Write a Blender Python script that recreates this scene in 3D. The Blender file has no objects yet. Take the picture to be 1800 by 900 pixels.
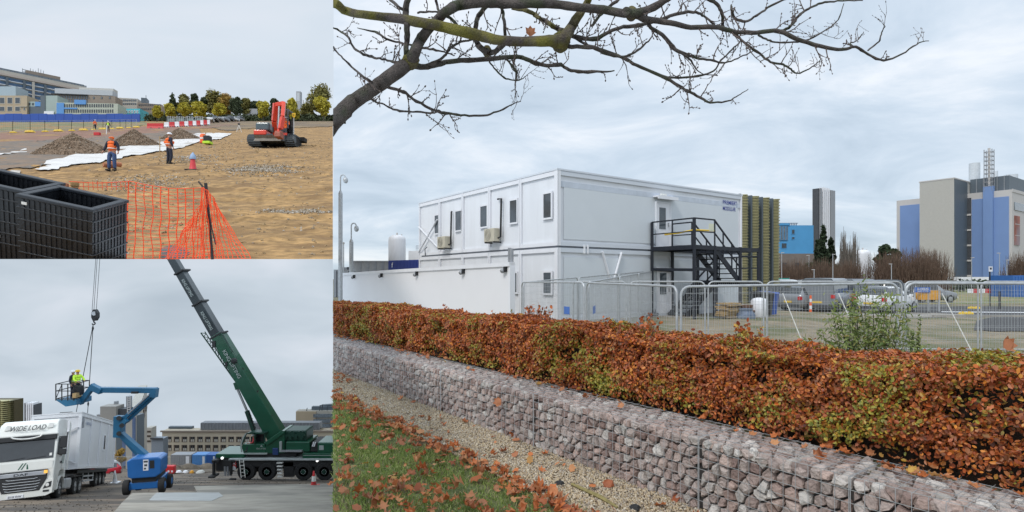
import bpy, bmesh, math, random
import numpy as np
from mathutils import Vector, Matrix, Euler, noise
random.seed(7); RNG = np.random.default_rng(7)
S = bpy.context.scene; COL = S.collection
F, CX, HY = 1000.0, 900.0, 490.0
UPZ = Vector((0, 0, 1))
def P(px, py, Y): return Vector(((px-CX)/F*Y, Y, (HY-py)/F*Y))
def R(a): return math.radians(a)
def lerp(a, b, t): return a+(b-a)*t
def sst(a, b, x):
    t = max(0., min(1., (x-a)/(b-a))); return t*t*(3-2*t)

# ------------------------------------------------------------------ camera, world, sun
cd = bpy.data.cameras.new('camera'); cam = bpy.data.objects.new('camera', cd); COL.objects.link(cam)
cam.location = (0, 0, 0); cam.rotation_euler = (R(90), 0, 0)
cd.sensor_width = 36; cd.lens = 20; cd.shift_y = 40/1800; cd.clip_start = .05; cd.clip_end = 6000
S.camera = cam
S.view_settings.view_transform = 'Standard'; S.view_settings.look = 'None'; S.view_settings.exposure = 0.17; S.view_settings.gamma = 1
S.render.resolution_x = 1024; S.render.resolution_y = 512
S.cycles.max_bounces = 6; S.cycles.diffuse_bounces = 3; S.cycles.glossy_bounces = 3; S.cycles.transparent_max_bounces = 12
S.cycles.use_denoising = True

W = bpy.data.worlds.new('World'); S.world = W; W.use_nodes = True
def N(nt, t, **k):
    n = nt.nodes.new(t)
    for a, b in k.items(): setattr(n, a, b)
    return n
def ramp(nt, stops, fac, interp='LINEAR'):
    r = N(nt, 'ShaderNodeValToRGB'); r.color_ramp.interpolation = interp
    el = r.color_ramp.elements
    while len(el) < len(stops): el.new(.5)
    for e, (p, c) in zip(el, stops): e.position = p; e.color = (*c, 1) if len(c) == 3 else c
    nt.links.new(fac, r.inputs['Fac']); return r.outputs['Color']
def math_(nt, op, a, b=None):
    n = N(nt, 'ShaderNodeMath', operation=op)
    for i, v in enumerate((a, b)):
        if v is None: continue
        if isinstance(v, (int, float)): n.inputs[i].default_value = v
        else: nt.links.new(v, n.inputs[i])
    return n.outputs[0]
def mixc(nt, fac, a, b, mode='MIX'):
    n = N(nt, 'ShaderNodeMix', data_type='RGBA', blend_type=mode); n.clamp_factor = True
    for s, v in ((n.inputs[0], fac), (n.inputs[6], a), (n.inputs[7], b)):
        if isinstance(v, (int, float)): s.default_value = v
        elif isinstance(v, tuple): s.default_value = (*v[:3], 1)
        else: nt.links.new(v, s)
    return n.outputs[2]
SUN = Vector((-.38, -.52, .72)).normalized()
def build_world():
    nt = W.node_tree; nt.nodes.clear()
    out = N(nt, 'ShaderNodeOutputWorld'); bg = N(nt, 'ShaderNodeBackground'); bg.inputs[1].default_value = .1
    sky = N(nt, 'ShaderNodeTexSky', sky_type='NISHITA', sun_disc=False)
    sky.sun_elevation = math.asin(SUN.z); sky.sun_rotation = math.atan2(SUN.x, SUN.y)
    tc = N(nt, 'ShaderNodeTexCoord'); sp = N(nt, 'ShaderNodeSeparateXYZ'); nt.links.new(tc.outputs['Generated'], sp.inputs[0])
    z = math_(nt, 'MAXIMUM', sp.outputs[2], 0.0); zz = math_(nt, 'ADD', z, .22)
    cb = N(nt, 'ShaderNodeCombineXYZ')
    nt.links.new(math_(nt, 'DIVIDE', sp.outputs[0], zz), cb.inputs[0]); nt.links.new(math_(nt, 'DIVIDE', sp.outputs[1], zz), cb.inputs[1])
    mp = N(nt, 'ShaderNodeMapping'); mp.inputs['Rotation'].default_value = (0, 0, R(28)); mp.inputs['Scale'].default_value = (.9, 1.2, 1)
    mp.inputs['Location'].default_value = (3.1, 1.7, 0)
    nt.links.new(cb.outputs[0], mp.inputs[0])
    n1 = N(nt, 'ShaderNodeTexNoise'); n1.inputs['Scale'].default_value = 1.5; n1.inputs['Detail'].default_value = 8; n1.inputs['Roughness'].default_value = .6; n1.inputs['Distortion'].default_value = .5
    nt.links.new(mp.outputs[0], n1.inputs['Vector'])
    c = ramp(nt, [(.32, (4.9, 5.9, 6.9)), (.44, (5.7, 6.7, 7.7)), (.53, (6.5, 7.4, 8.3)), (.66, (8.2, 8.7, 9.2))], n1.outputs['Fac'])
    g = ramp(nt, [(0, (1.0, 1.0, .98)), (.08, (.98, .98, .99)), (.45, (1.06, 1.05, 1.06)), (1, (1.7, 1.65, 1.6))], z)
    c = mixc(nt, 1.0, c, g, 'MULTIPLY')
    nt.links.new(mixc(nt, .92, sky.outputs[0], c), bg.inputs[0]); nt.links.new(bg.outputs[0], out.inputs[0])
build_world()
sl = bpy.data.lights.new('sun', 'SUN'); sl.energy = 1.5; sl.angle = R(14); sl.color = (1, .96, .9)
so = bpy.data.objects.new('sun', sl); COL.objects.link(so); so.rotation_euler = SUN.to_track_quat('Z', 'Y').to_euler()

# ------------------------------------------------------------------ materials
MT = {}
def mat(name, col, rough=.6, metal=0, var=.12, scale=3., bump=0., bscale=None, island=0, spec=.5, alpha=1, col2=None, detail=5, stretch=None, stops=None, emit=0, trans=0, c2r=(.45, .6), coat=0):
    if name in MT: return MT[name]
    m = bpy.data.materials.new(name); m.use_nodes = True; nt = m.node_tree; MT[name] = m
    b = nt.nodes['Principled BSDF']; L = nt.links.new
    tc = N(nt, 'ShaderNodeTexCoord'); vec = tc.outputs['Object']
    if stretch:
        mp = N(nt, 'ShaderNodeMapping'); mp.inputs['Scale'].default_value = stretch; L(vec, mp.inputs[0]); vec = mp.outputs[0]
    nz = N(nt, 'ShaderNodeTexNoise'); nz.inputs['Scale'].default_value = scale; nz.inputs['Detail'].default_value = detail; nz.inputs['Roughness'].default_value = .6
    L(vec, nz.inputs['Vector'])
    c = ramp(nt, [(.25, tuple(x*(1-var) for x in col)), (.75, tuple(min(1, x*(1+var)) for x in col))], nz.outputs['Fac'])
    if col2:
        n2 = N(nt, 'ShaderNodeTexNoise'); n2.inputs['Scale'].default_value = scale*.31; n2.inputs['Detail'].default_value = 6
        L(vec, n2.inputs['Vector'])
        f = ramp(nt, [(c2r[0], (0, 0, 0)), (c2r[1], (1, 1, 1))], n2.outputs['Fac'])
        c = mixc(nt, f, c, col2)
    if stops:
        g = N(nt, 'ShaderNodeNewGeometry'); c = ramp(nt, stops, g.outputs['Random Per Island'])
        c = mixc(nt, .5, c, ramp(nt, [(.3, (.75, .75, .75)), (.7, (1.2, 1.2, 1.2))], nz.outputs['Fac']), 'MULTIPLY')
    elif island:
        g = N(nt, 'ShaderNodeNewGeometry')
        c = mixc(nt, 1., c, ramp(nt, [(0, (1-island,)*3), (1, (1+island,)*3)], g.outputs['Random Per Island']), 'MULTIPLY')
    L(c, b.inputs['Base Color']); b.inputs['Roughness'].default_value = rough; b.inputs['Metallic'].default_value = metal
    b.inputs['Specular IOR Level'].default_value = spec
    if coat: b.inputs['Coat Weight'].default_value = coat
    if emit: L(c, b.inputs['Emission Color']); b.inputs['Emission Strength'].default_value = emit
    if trans:
        t = N(nt, 'ShaderNodeBsdfTranslucent'); L(c, t.inputs[0]); mx = N(nt, 'ShaderNodeMixShader'); mx.inputs[0].default_value = trans
        L(b.outputs[0], mx.inputs[1]); L(t.outputs[0], mx.inputs[2]); L(mx.outputs[0], nt.nodes['Material Output'].inputs[0])
    if bump:
        nb = N(nt, 'ShaderNodeTexNoise'); nb.inputs['Scale'].default_value = bscale or scale*4; nb.inputs['Detail'].default_value = 6
        L(vec, nb.inputs['Vector']); bp = N(nt, 'ShaderNodeBump'); bp.inputs['Strength'].default_value = min(1, bump); bp.inputs['Distance'].default_value = .02 if bump <= 1 else .02*bump
        L(nb.outputs['Fac'], bp.inputs['Height']); L(bp.outputs[0], b.inputs['Normal'])
    return m
def skymat(name, c1, c2, c3, scale, strength=1., seedloc=0, stretch=(1, 1, 3)):
    m = bpy.data.materials.new(name); m.use_nodes = True; nt = m.node_tree; nt.nodes.clear(); L = nt.links.new
    o = N(nt, 'ShaderNodeOutputMaterial'); e = N(nt, 'ShaderNodeEmission'); e.inputs[1].default_value = strength
    tc = N(nt, 'ShaderNodeTexCoord'); mp = N(nt, 'ShaderNodeMapping'); mp.inputs['Scale'].default_value = stretch; mp.inputs['Location'].default_value = (seedloc, 0, 0)
    L(tc.outputs['Object'], mp.inputs[0])
    nz = N(nt, 'ShaderNodeTexNoise'); nz.inputs['Scale'].default_value = scale; nz.inputs['Detail'].default_value = 4; nz.inputs['Distortion'].default_value = .4
    L(mp.outputs[0], nz.inputs['Vector'])
    L(ramp(nt, [(.3, c1), (.52, c2), (.72, c3)], nz.outputs['Fac']), e.inputs[0]); L(e.outputs[0], o.inputs[0]); return m

# ------------------------------------------------------------------ mesh builder
class MB:
    def __init__(s): s.v = []; s.f = []
    def add(s, vs, fs):
        k = len(s.v); s.v += [tuple(v) for v in vs]; s.f += [tuple(i+k for i in f) for f in fs]; return s
    def hexa(s, p): return s.add(p, [(0, 3, 2, 1), (4, 5, 6, 7), (0, 1, 5, 4), (1, 2, 6, 5), (2, 3, 7, 6), (3, 0, 4, 7)])
    def obox(s, o, a, b, c):
        o, a, b, c = map(Vector, (o, a, b, c)); return s.hexa([o, o+a, o+a+b, o+b, o+c, o+a+c, o+a+b+c, o+b+c])
    def box(s, c, d, rz=0):
        c = Vector(c); m = Matrix.Rotation(rz, 3, 'Z'); a, b, e = m@Vector((d[0], 0, 0)), m@Vector((0, d[1], 0)), Vector((0, 0, d[2]))
        return s.obox(c-a/2-b/2-e/2, a, b, e)
    def b2(s, x0, x1, y0, y1, z0, z1): return s.obox((x0, y0, z0), (x1-x0, 0, 0), (0, y1-y0, 0), (0, 0, z1-z0))
    def bar(s, p, q, w, h=None, up=UPZ):
        p, q = Vector(p), Vector(q); h = h or w; d = (q-p).normalized(); a = d.cross(up)
        if a.length < 1e-4: a = d.cross(Vector((1, 0, 0)))
        a = a.normalized()*w; b = a.cross(d).normalized()*h; return s.obox(p-a/2-b/2, a, b, q-p)
    def tube(s, pts, r, n=6, cap=True):
        pts = [Vector(p) for p in pts]; k0 = len(s.v); K = len(pts)
        rs = r if isinstance(r, (list, tuple)) else [r]*K
        d0 = (pts[1]-pts[0]).normalized(); a = d0.cross(UPZ)
        if a.length < 1e-3: a = d0.cross(Vector((1, 0, 0)))
        a.normalize()
        for i, p in enumerate(pts):
            d = (pts[min(i+1, K-1)]-pts[max(i-1, 0)])
            d = d.normalized() if d.length > 1e-9 else d0
            a = (a-d*a.dot(d)); a = a.normalized() if a.length > 1e-6 else d.orthogonal().normalized()
            b = d.cross(a)
            for j in range(n):
                t = 2*math.pi*j/n; s.v.append(tuple(p+(a*math.cos(t)+b*math.sin(t))*rs[i]))
        for i in range(K-1):
            for j in range(n):
                j2 = (j+1) % n; s.f.append((k0+i*n+j, k0+i*n+j2, k0+(i+1)*n+j2, k0+(i+1)*n+j))
        if cap: s.f.append(tuple(k0+j for j in reversed(range(n)))); s.f.append(tuple(k0+(K-1)*n+j for j in range(n)))
        return s
    def cyl(s, p, q, r, r2=None, n=16): return s.tube([p, q], [r, r if r2 is None else r2], n)
    def lathe(s, prof, c, n=16, ax=None):
        c = Vector(c); k0 = len(s.v)
        M3 = Matrix.Identity(3) if ax is None else Vector(ax).to_track_quat('Z', 'Y').to_matrix()
        for r, z in prof:
            for j in range(n):
                t = 2*math.pi*j/n; s.v.append(tuple(c+M3@Vector((r*math.cos(t), r*math.sin(t), z))))
        for i in range(len(prof)-1):
            for j in range(n):
                j2 = (j+1) % n; s.f.append((k0+i*n+j, k0+i*n+j2, k0+(i+1)*n+j2, k0+(i+1)*n+j))
        s.f.append(tuple(k0+j for j in reversed(range(n)))); s.f.append(tuple(k0+(len(prof)-1)*n+j for j in range(n))); return s
    def prism(s, poly, ext):
        poly = [Vector(p) for p in poly]; e = Vector(ext); n = len(poly)
        return s.add(poly+[p+e for p in poly], [tuple(reversed(range(n))), tuple(range(n, 2*n))]+[(i, (i+1) % n, n+(i+1) % n, n+i) for i in range(n)])
    def build(s, name, m, parent=None, smooth=False, bevel=0, fix=True):
        off = Vector((0, 0, 0)); r = parent
        while r is not None: off += r.location; r = r.parent
        me = bpy.data.meshes.new(name); me.from_pydata([tuple(Vector(v)-off) for v in s.v], [], s.f)
        if fix:
            bm = bmesh.new(); bm.from_mesh(me); lv = [v for v in bm.verts if not v.link_faces]; bmesh.ops.delete(bm, geom=lv, context='VERTS'); bmesh.ops.recalc_face_normals(bm, faces=bm.faces); bm.to_mesh(me); bm.free()
        me.materials.append(m); me.polygons.foreach_set('use_smooth', [smooth]*len(me.polygons))
        o = bpy.data.objects.new(name, me); COL.objects.link(o); o.parent = parent
        if bevel:
            md = o.modifiers.new('bevel', 'BEVEL'); md.width = bevel; md.segments = 2; md.limit_method = 'ANGLE'
        if smooth:
            try: me.set_sharp_from_angle(angle=R(45))
            except Exception: pass
        return o
def tag(o, label=None, cat=None, group=None, kind=None):
    if label: o['label'] = label
    if cat: o['category'] = cat
    if group: o['group'] = group
    if kind: o['kind'] = kind
    return o
def thing(name, label, cat, loc=(0, 0, 0), group=None):
    o = bpy.data.objects.new(name, None); COL.objects.link(o); o.location = loc; o.empty_display_size = .2
    return tag(o, label, cat, group)
def dup(o, label=None, loc=None, rot=None, scale=None, parent=None, group=None):
    c = o.copy(); COL.objects.link(c); c.parent = parent
    for ch in list(o.children): dup(ch, parent=c)
    if label: c['label'] = label
    if group: c['group'] = group
    if loc is not None: c.location = loc
    if rot is not None: c.rotation_euler = rot
    if scale is not None: c.scale = (scale,)*3 if isinstance(scale, (int, float)) else scale
    return c
def struct(o): o['kind'] = 'structure'; return o
def bulk(name, v, f, m, parent=None, smooth=False):
    """v (n,3) array, f (k,c) array of equal-size faces"""
    off = np.zeros(3); r = parent
    while r is not None: off += np.array(r.location); r = r.parent
    v = np.asarray(v, float)-off; f = np.asarray(f, np.int32); k, c = f.shape
    me = bpy.data.meshes.new(name); me.vertices.add(len(v)); me.vertices.foreach_set('co', v.astype(np.float32).ravel())
    me.loops.add(k*c); me.loops.foreach_set('vertex_index', f.ravel()); me.polygons.add(k)
    me.polygons.foreach_set('loop_start', np.arange(0, k*c, c, dtype=np.int32)); me.polygons.foreach_set('loop_total', np.full(k, c, np.int32))
    me.update(calc_edges=True); me.materials.append(m); me.polygons.foreach_set('use_smooth', np.full(k, smooth))
    o = bpy.data.objects.new(name, me); COL.objects.link(o); o.parent = parent; return o
def rotmats(nrm, rng=RNG):
    n = len(nrm); nrm = nrm/np.maximum(np.linalg.norm(nrm, axis=1, keepdims=True), 1e-9)
    a = rng.normal(size=(n, 3)); a -= nrm*(a*nrm).sum(1, keepdims=True); a /= np.linalg.norm(a, axis=1, keepdims=True)
    b = np.cross(nrm, a); return np.stack([a, b, nrm], axis=2)
def scatter(name, tv, tf, pos, Rm, sc, m, parent=None, smooth=False):
    tv = np.asarray(tv, float); tf = np.asarray(tf); n = len(pos); sc = np.asarray(sc, float)
    if sc.ndim == 1: sc = np.repeat(sc[:, None], 3, 1)
    v = np.einsum('nij,nkj->nki', Rm, tv[None]*sc[:, None, :])+pos[:, None, :]
    f = tf[None]+(np.arange(n)*len(tv))[:, None, None]
    return bulk(name, v.reshape(-1, 3), f.reshape(-1, tf.shape[1]), m, parent, smooth)
LEAF_V = [(-1, 0, 0), (-.35, .55, .12), (.45, .5, .12), (1, 0, .0), (.45, -.5, .12), (-.35, -.55, .12)]
LEAF_F = [(0, 1, 2, 3), (0, 3, 4, 5)]
QUAD_V = [(-1, -.6, 0), (1, -.6, 0), (1, .6, 0), (-1, .6, 0)]; QUAD_F = [(0, 1, 2, 3)]
OCT_V = [(1, 0, 0), (0, 1, 0), (-1, 0, 0), (0, -1, 0), (0, 0, .7), (0, 0, -.7)]
OCT_F = [(0, 1, 4), (1, 2, 4), (2, 3, 4), (3, 0, 4), (1, 0, 5), (2, 1, 5), (3, 2, 5), (0, 3, 5)]
def cut(o, no, co=(0, 0, 0), fill=True):
    """trim a mesh on the side the normal points to (world coordinates)"""
    off = Vector((0, 0, 0)); r = o.parent
    while r is not None: off += r.location; r = r.parent
    bm = bmesh.new(); bm.from_mesh(o.data)
    g = bm.verts[:]+bm.edges[:]+bm.faces[:]
    res = bmesh.ops.bisect_plane(bm, geom=g, plane_co=Vector(co)-off, plane_no=Vector(no), clear_outer=True)
    if fill:
        ed = [e for e in res['geom_cut'] if isinstance(e, bmesh.types.BMEdge)]
        try: bmesh.ops.holes_fill(bm, edges=ed, sides=0)
        except Exception: pass
    bm.to_mesh(o.data); bm.free()
SEAM = Vector((-1, -.3145, 0))          # ground of the hedge plot ends on this line
def text(parent, s, pos, right, up, h, m, width=None, ext=.004, name='lettering', center=True, shear=0):
    cu = bpy.data.curves.new(name, 'FONT'); cu.body = s; cu.extrude = 0; cu.size = 1; cu.shear = shear
    cu.offset = .012
    t = bpy.data.objects.new('tmp', cu); COL.objects.link(t)
    dg = bpy.context.evaluated_depsgraph_get(); me = bpy.data.meshes.new_from_object(t.evaluated_get(dg)); bpy.data.objects.remove(t)
    n = len(me.vertices); co = np.empty(n*3); me.vertices.foreach_get('co', co); co = co.reshape(-1, 3)
    mn, mx = co.min(0), co.max(0); k = h/(mx[1]-mn[1]); kx = k if not width else width/(mx[0]-mn[0])
    right = Vector(right).normalized(); up = Vector(up).normalized(); nrm = right.cross(up)
    off = Vector((0, 0, 0)); r = parent
    while r is not None: off += r.location; r = r.parent
    cxx = (mn[0]+mx[0])/2 if center else mn[0]; cyy = (mn[1]+mx[1])/2
    for v in me.vertices: v.co = Vector(pos)-off+right*((v.co.x-cxx)*kx)+up*((v.co.y-cyy)*k)+nrm*ext
    me.materials.clear(); me.materials.append(m); o = bpy.data.objects.new(name, me); COL.objects.link(o); o.parent = parent; return o
class Fc:
    """a vertical facade between two plan points; u runs along it, o is outward"""
    def __init__(s, a, b, flip=False):
        s.a = Vector((a[0], a[1], 0)); s.b = Vector((b[0], b[1], 0)); d = s.b-s.a; s.L = d.length; s.u = d.normalized()
        s.n = s.u.cross(UPZ)
        if s.n.dot(s.a+d*.5) > 0: s.n = -s.n
    def pt(s, u, z, o=0): return s.a+s.u*u+s.n*o+UPZ*z
    def upx(s, px):
        k = (px-CX)/F; return (k*s.a.y-s.a.x)/(s.u.x-k*s.u.y)
    def z(s, u, py): return (HY-py)/F*(s.a.y+s.u.y*u)
    def box(s, mb, u0, u1, z0, z1, o0, o1):
        p = s.pt(u0, z0, o0); return mb.obox(p, s.u*(u1-u0), s.n*(o1-o0), UPZ*(z1-z0))
    def pbox(s, mb, x0, x1, y0, y1, o0, o1):
        u0, u1 = s.upx(x0), s.upx(x1); um = (u0+u1)/2; return s.box(mb, u0, u1, s.z(um, y1), s.z(um, y0), o0, o1)
    def win(s, parent, u0, u1, z0, z1, fm, pm, t=.06, o=.03, bars=0, name='window'):
        m = MB(); s.box(m, u0, u1, z0, z0+t, 0, o+.02); s.box(m, u0, u1, z1-t, z1, 0, o+.02)
        s.box(m, u0, u0+t, z0+t, z1-t, 0, o+.02); s.box(m, u1-t, u1, z0+t, z1-t, 0, o+.02)
        for i in range(bars):
            uu = lerp(u0, u1, (i+1)/(bars+1)); s.box(m, uu-t/2.5, uu+t/2.5, z0+t, z1-t, 0, o+.015)
        w = m.build(name, fm, parent); g = MB(); s.box(g, u0+t, u1-t, z0+t, z1-t, .002, o); g.build('pane', pm, w); return w
def fpx(x0, Y0, x1, Y1): return Fc((P(x0, 0, Y0).x, Y0), (P(x1, 0, Y1).x, Y1))
def body_of(f, mb, depth, z0, z1, u0=0, u1=None): return f.box(mb, u0, f.L if u1 is None else u1, z0, z1, -depth, 0)
def catmull(pts, sub=4):
    out = []; n = len(pts)
    for i in range(n-1):
        p0, p1, p2, p3 = pts[max(i-1, 0)], pts[i], pts[i+1], pts[min(i+2, n-1)]
        for k in range(sub):
            t = k/sub; out.append(.5*((2*p1)+(p2-p0)*t+(2*p0-5*p1+4*p2-p3)*t*t+(-p0+3*p1-3*p2+p3)*t**3))
    out.append(pts[-1]); return out

# common materials
M_white = mat('white_paint', (.77, .78, .82), .45, var=.05, scale=2.2, stretch=(1, 1, .2))
M_whitep = mat('white_panel', (.75, .77, .81), .45, var=.07, scale=1.6, stretch=(1, 1, .12), col2=(.69, .71, .75), c2r=(.5, .75))
M_glass = mat('window_glass', (.06, .075, .09), .08, var=.4, scale=1.5, spec=.8)
M_glassl = mat('pale_window_glass', (.16, .19, .22), .1, var=.5, scale=2, spec=.8)
M_black = mat('black_paint', (.012, .013, .016), .45, var=.3)
M_rub = mat('rubber', (.018, .018, .019), .8, var=.3, scale=8)
M_galv = mat('galvanised_steel', (.44, .46, .48), .45, .3, var=.2, scale=9)
M_grey = mat('grey_metal', (.30, .31, .33), .5, .2, var=.12)
M_dgrey = mat('dark_grey_metal', (.07, .075, .085), .5, .2, var=.2)
M_rim = mat('wheel_rim', (.45, .46, .48), .35, .7, var=.2)
M_lamp = mat('lamp_glass', (.75, .75, .72), .2)
M_red = mat('red_plastic', (.55, .025, .03), .45, var=.12)
M_orange = mat('orange_plastic', (.85, .13, .02), .55, var=.15, scale=8)
M_yellow = mat('yellow_plastic', (.75, .5, .03), .5, var=.15)
M_tail = mat('tail_lamp', (.5, .02, .02), .25)
M_hiv = mat('hi_vis_orange', (.95, .17, .03), .75, var=.1, scale=14)
M_hivy = mat('hi_vis_yellow', (.55, .85, .06), .75, var=.1, scale=14)
M_skin = mat('skin', (.45, .25, .17), .6, var=.08)
M_navy = mat('navy_cloth', (.02, .024, .045), .85, var=.2, scale=14)
M_denim = mat('denim', (.045, .085, .2), .85, var=.2, scale=14)
M_concrete = mat('concrete', (.33, .31, .28), .85, var=.2, scale=1.3, bump=.4, bscale=30)
M_timber = mat('timber', (.42, .29, .14), .8, var=.25, scale=6)
M_bark = mat('bark', (.075, .062, .055), .9, var=.5, scale=14, bump=1, bscale=60, col2=(.05, .055, .03), c2r=(.5, .62))
M_moss = mat('mossy_bark', (.085, .068, .06), .95, var=.5, scale=14, bump=1, bscale=70, col2=(.155, .14, .025), c2r=(.40, .58))
# =================================================================== MAIN PLOT (white modular building, hedge, gabions)
GO = Vector((.528, 5.28, 0)); GU = Vector((-.592, .806, 0)); GN = Vector((.806, .592, 0))
def gp(u, n, z=0): p = GO+GU*u+GN*n; return Vector((p.x, p.y, z))
MC = Vector((1.75, 21.9, 0)); MX = Vector((.82, .573, 0)); MY = Vector((-.573, .82, 0)); MZ0 = -1.64
def g0(x, y):
    n = (x-GO.x)*GN.x+(y-GO.y)*GN.y
    if n < .25: return -1.7
    if n < 1.35: return lerp(-1.7, -1.2, sst(.25, .35, n))
    d = Vector((x, y, 0))-MC; a, b = d.dot(MX), d.dot(MY)
    ex = max(-a, a-12.5, 0); ey = max(-2.4-b, b-12, 0); w = sst(1, 7, math.hypot(ex, ey))
    return lerp(lerp(-1.64, -1.95, w), -1.2, 1-sst(1.35, 2.5, n))
def spaced(a, b, first, g):
    out = [0.]; s = first
    while out[-1] < b: out.append(out[-1]+s); s *= g
    neg = [0.]; s = first
    while neg[-1] > a: neg.append(neg[-1]-s); s *= g
    return sorted(set(neg[1:]+out))
def ground_sheet():
    us = spaced(-2500, 2500, .5, 1.07); ns = [-7, -5, -3.5, -2.5, -1.5, -.66, 0, .25, .35, .8, 1.35, 1.7, 2.1, 2.5]+[2.5+v for v in spaced(0, 2600, .4, 1.07)[1:]]
    vs = [];
    for n in ns:
        for u in us:
            p = gp(u, n); vs.append((p.x, p.y, g0(p.x, p.y)))
    k = len(us); fs = [(i*k+j, i*k+j+1, (i+1)*k+j+1, (i+1)*k+j) for i in range(len(ns)-1) for j in range(k-1)]
    mb = MB(); mb.add(vs, fs)
    m = mat('rough_ground', (.25, .205, .14), .95, var=.35, scale=1.7, bump=1, bscale=14, col2=(.12, .125, .055), c2r=(.45, .6))
    o = mb.build('ground', m, fix=False); cut(o, SEAM, fill=False); cut(o, (0, -1, 0), (0, 1.5, 0), fill=False); struct(o)
ground_sheet()
def flatpatch(name, pix, z, m, jit=0., seed=1):
    r = random.Random(seed); pts = []
    k = len(pix)
    for i in range(k):
        a, b = pix[i], pix[(i+1) % k]; n = max(1, int(math.hypot(b[0]-a[0], b[1]-a[1])/14)) if jit else 1
        for q in range(n):
            t = q/n; pts.append((lerp(a[0], b[0], t)+(r.uniform(-jit, jit)*2 if q else 0), lerp(a[1], b[1], t)+(r.uniform(-jit, jit)*.5 if q else 0)))
    mb = MB(); v = [P(px, py, -z/((py-HY)/F)) for px, py in pts]; mb.add(v, [tuple(range(len(v)))])
    o = mb.build(name, m, fix=False)
    for p in o.data.polygons:
        if p.normal.z < 0: p.flip()
    return struct(o)
M_asph = mat('asphalt', (.055, .056, .06), .9, var=.3, scale=2.5, bump=.5, bscale=60)
M_asph2 = mat('worn_asphalt', (.12, .12, .12), .9, var=.25, scale=1.5, bump=.3, bscale=50)
M_pave = mat('pale_paving', (.34, .32, .29), .9, var=.2, scale=1.1, bump=.3, bscale=40, col2=(.22, .2, .17))
flatpatch('car_park', [(1335, 503), (1900, 503), (1960, 512), (1960, 520), (1700, 526), (1640, 546), (1335, 548)], -1.94, M_asph2)
flatpatch('verge', [(1600, 506), (1960, 506), (1960, 533), (1600, 535)], -1.93, mat('dry_grass', (.27, .23, .12), .95, var=.35, scale=.9, col2=(.13, .17, .05), bump=1))
flatpatch('pavement', [(1130, 574), (1240, 578), (1380, 573), (1430, 567), (1550, 561), (1665, 557), (1700, 552), (1500, 547), (1300, 556), (1150, 560)], -1.925, M_pave, 1.2)
flatpatch('road', [(1560, 541), (1700, 538), (2050, 540), (2050, 557), (1690, 556), (1600, 552)], -1.93, M_asph)
flatpatch('road_patch', [(1716, 564), (1745, 557), (2050, 558), (2050, 590), (1850, 584), (1712, 580)], -1.92, M_asph, 1.5, 3)
flatpatch('road_line', [(1655, 547.4), (2050, 550.5), (2050, 552), (1655, 548.6)], -1.918, M_white)
kb = MB(); kb.bar(P(1640, 557, 1.93/.067)+Vector((0, 0, .04)), P(2050, 557.5, 1.93/.0675)+Vector((0, 0, .04)), .14, .12); struct(kb.build('kerb', M_concrete))
kb = MB(); kb.bar(P(1350, 583, 20.7), P(1560, 563.5, 26.3), .1, .1); struct(kb.build('kerb', M_concrete))
# front strip: lawn, gravel
def strip(name, n0, n1, z, m, u0=-6, u1=10):
    mb = MB(); ws = [];
    for i in range(81):
        u = lerp(u0, u1, i/80); j = .05*math.sin(u*3.1)+.03*math.sin(u*7.7)
        ws.append((gp(u, n0+(j if n0 > -3 else 0), z), gp(u, n1+(j if n1 < -.1 else 0), z)))
    v = [p for w in ws for p in w]; mb.add(v, [(2*i, 2*i+1, 2*i+3, 2*i+2) for i in range(80)])
    o = mb.build(name, m, fix=False); cut(o, SEAM, fill=False); cut(o, (0, -1, 0), (0, 1.5, 0), fill=False)
    for p in o.data.polygons:
        if p.normal.z < 0: p.flip()
    return struct(o)
strip('lawn', -7, -.66, -1.696, mat('lawn_soil', (.13, .15, .055), .95, var=.4, scale=6, bump=1, col2=(.13, .10, .05)))
strip('gravel_bed', -.66, .06, -1.692, mat('gravel_bed', (.22, .17, .11), .95, var=.5, scale=40, bump=1, bscale=90))
def vis(p, lo=585.5, hi=1815):
    px = CX+F*p[:, 0]/p[:, 1]; py = HY-F*p[:, 2]/p[:, 1]; return (px > lo) & (px < hi) & (py < 930) & (p[:, 1] > 2.5)
def strip_pts(n, u0, u1, n0, n1, z, rng=RNG):
    u = rng.uniform(u0, u1, n); w = rng.uniform(n0, n1, n)
    p = np.array(GO)[None]+u[:, None]*np.array(GU)+w[:, None]*np.array(GN); p[:, 2] = z; return p, u, w
# pebbles
p, u, w = strip_pts(70000, -4, 8.5, -.78, .02, -1.69)
p = p[vis(p)]; n = len(p); p[:, 2] += RNG.uniform(0, .012, n)
s = RNG.uniform(.007, .015, n)[:, None]*RNG.uniform(.6, 1.25, (n, 3))
M_peb = mat('gravel_pebble', (.4, .3, .2), .75, stops=[(0, (.30, .21, .12)), (.2, (.52, .42, .28)), (.45, (.40, .30, .19)), (.65, (.60, .53, .42)), (.8, (.22, .16, .11)), (1, (.45, .40, .34))], var=.1)
o = scatter('gravel', OCT_V, OCT_F, p, rotmats(RNG.normal(size=(n, 3))), s, M_peb, smooth=True); tag(o, kind='stuff', label='fine tan gravel filling the strip in front of the gabions')
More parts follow.
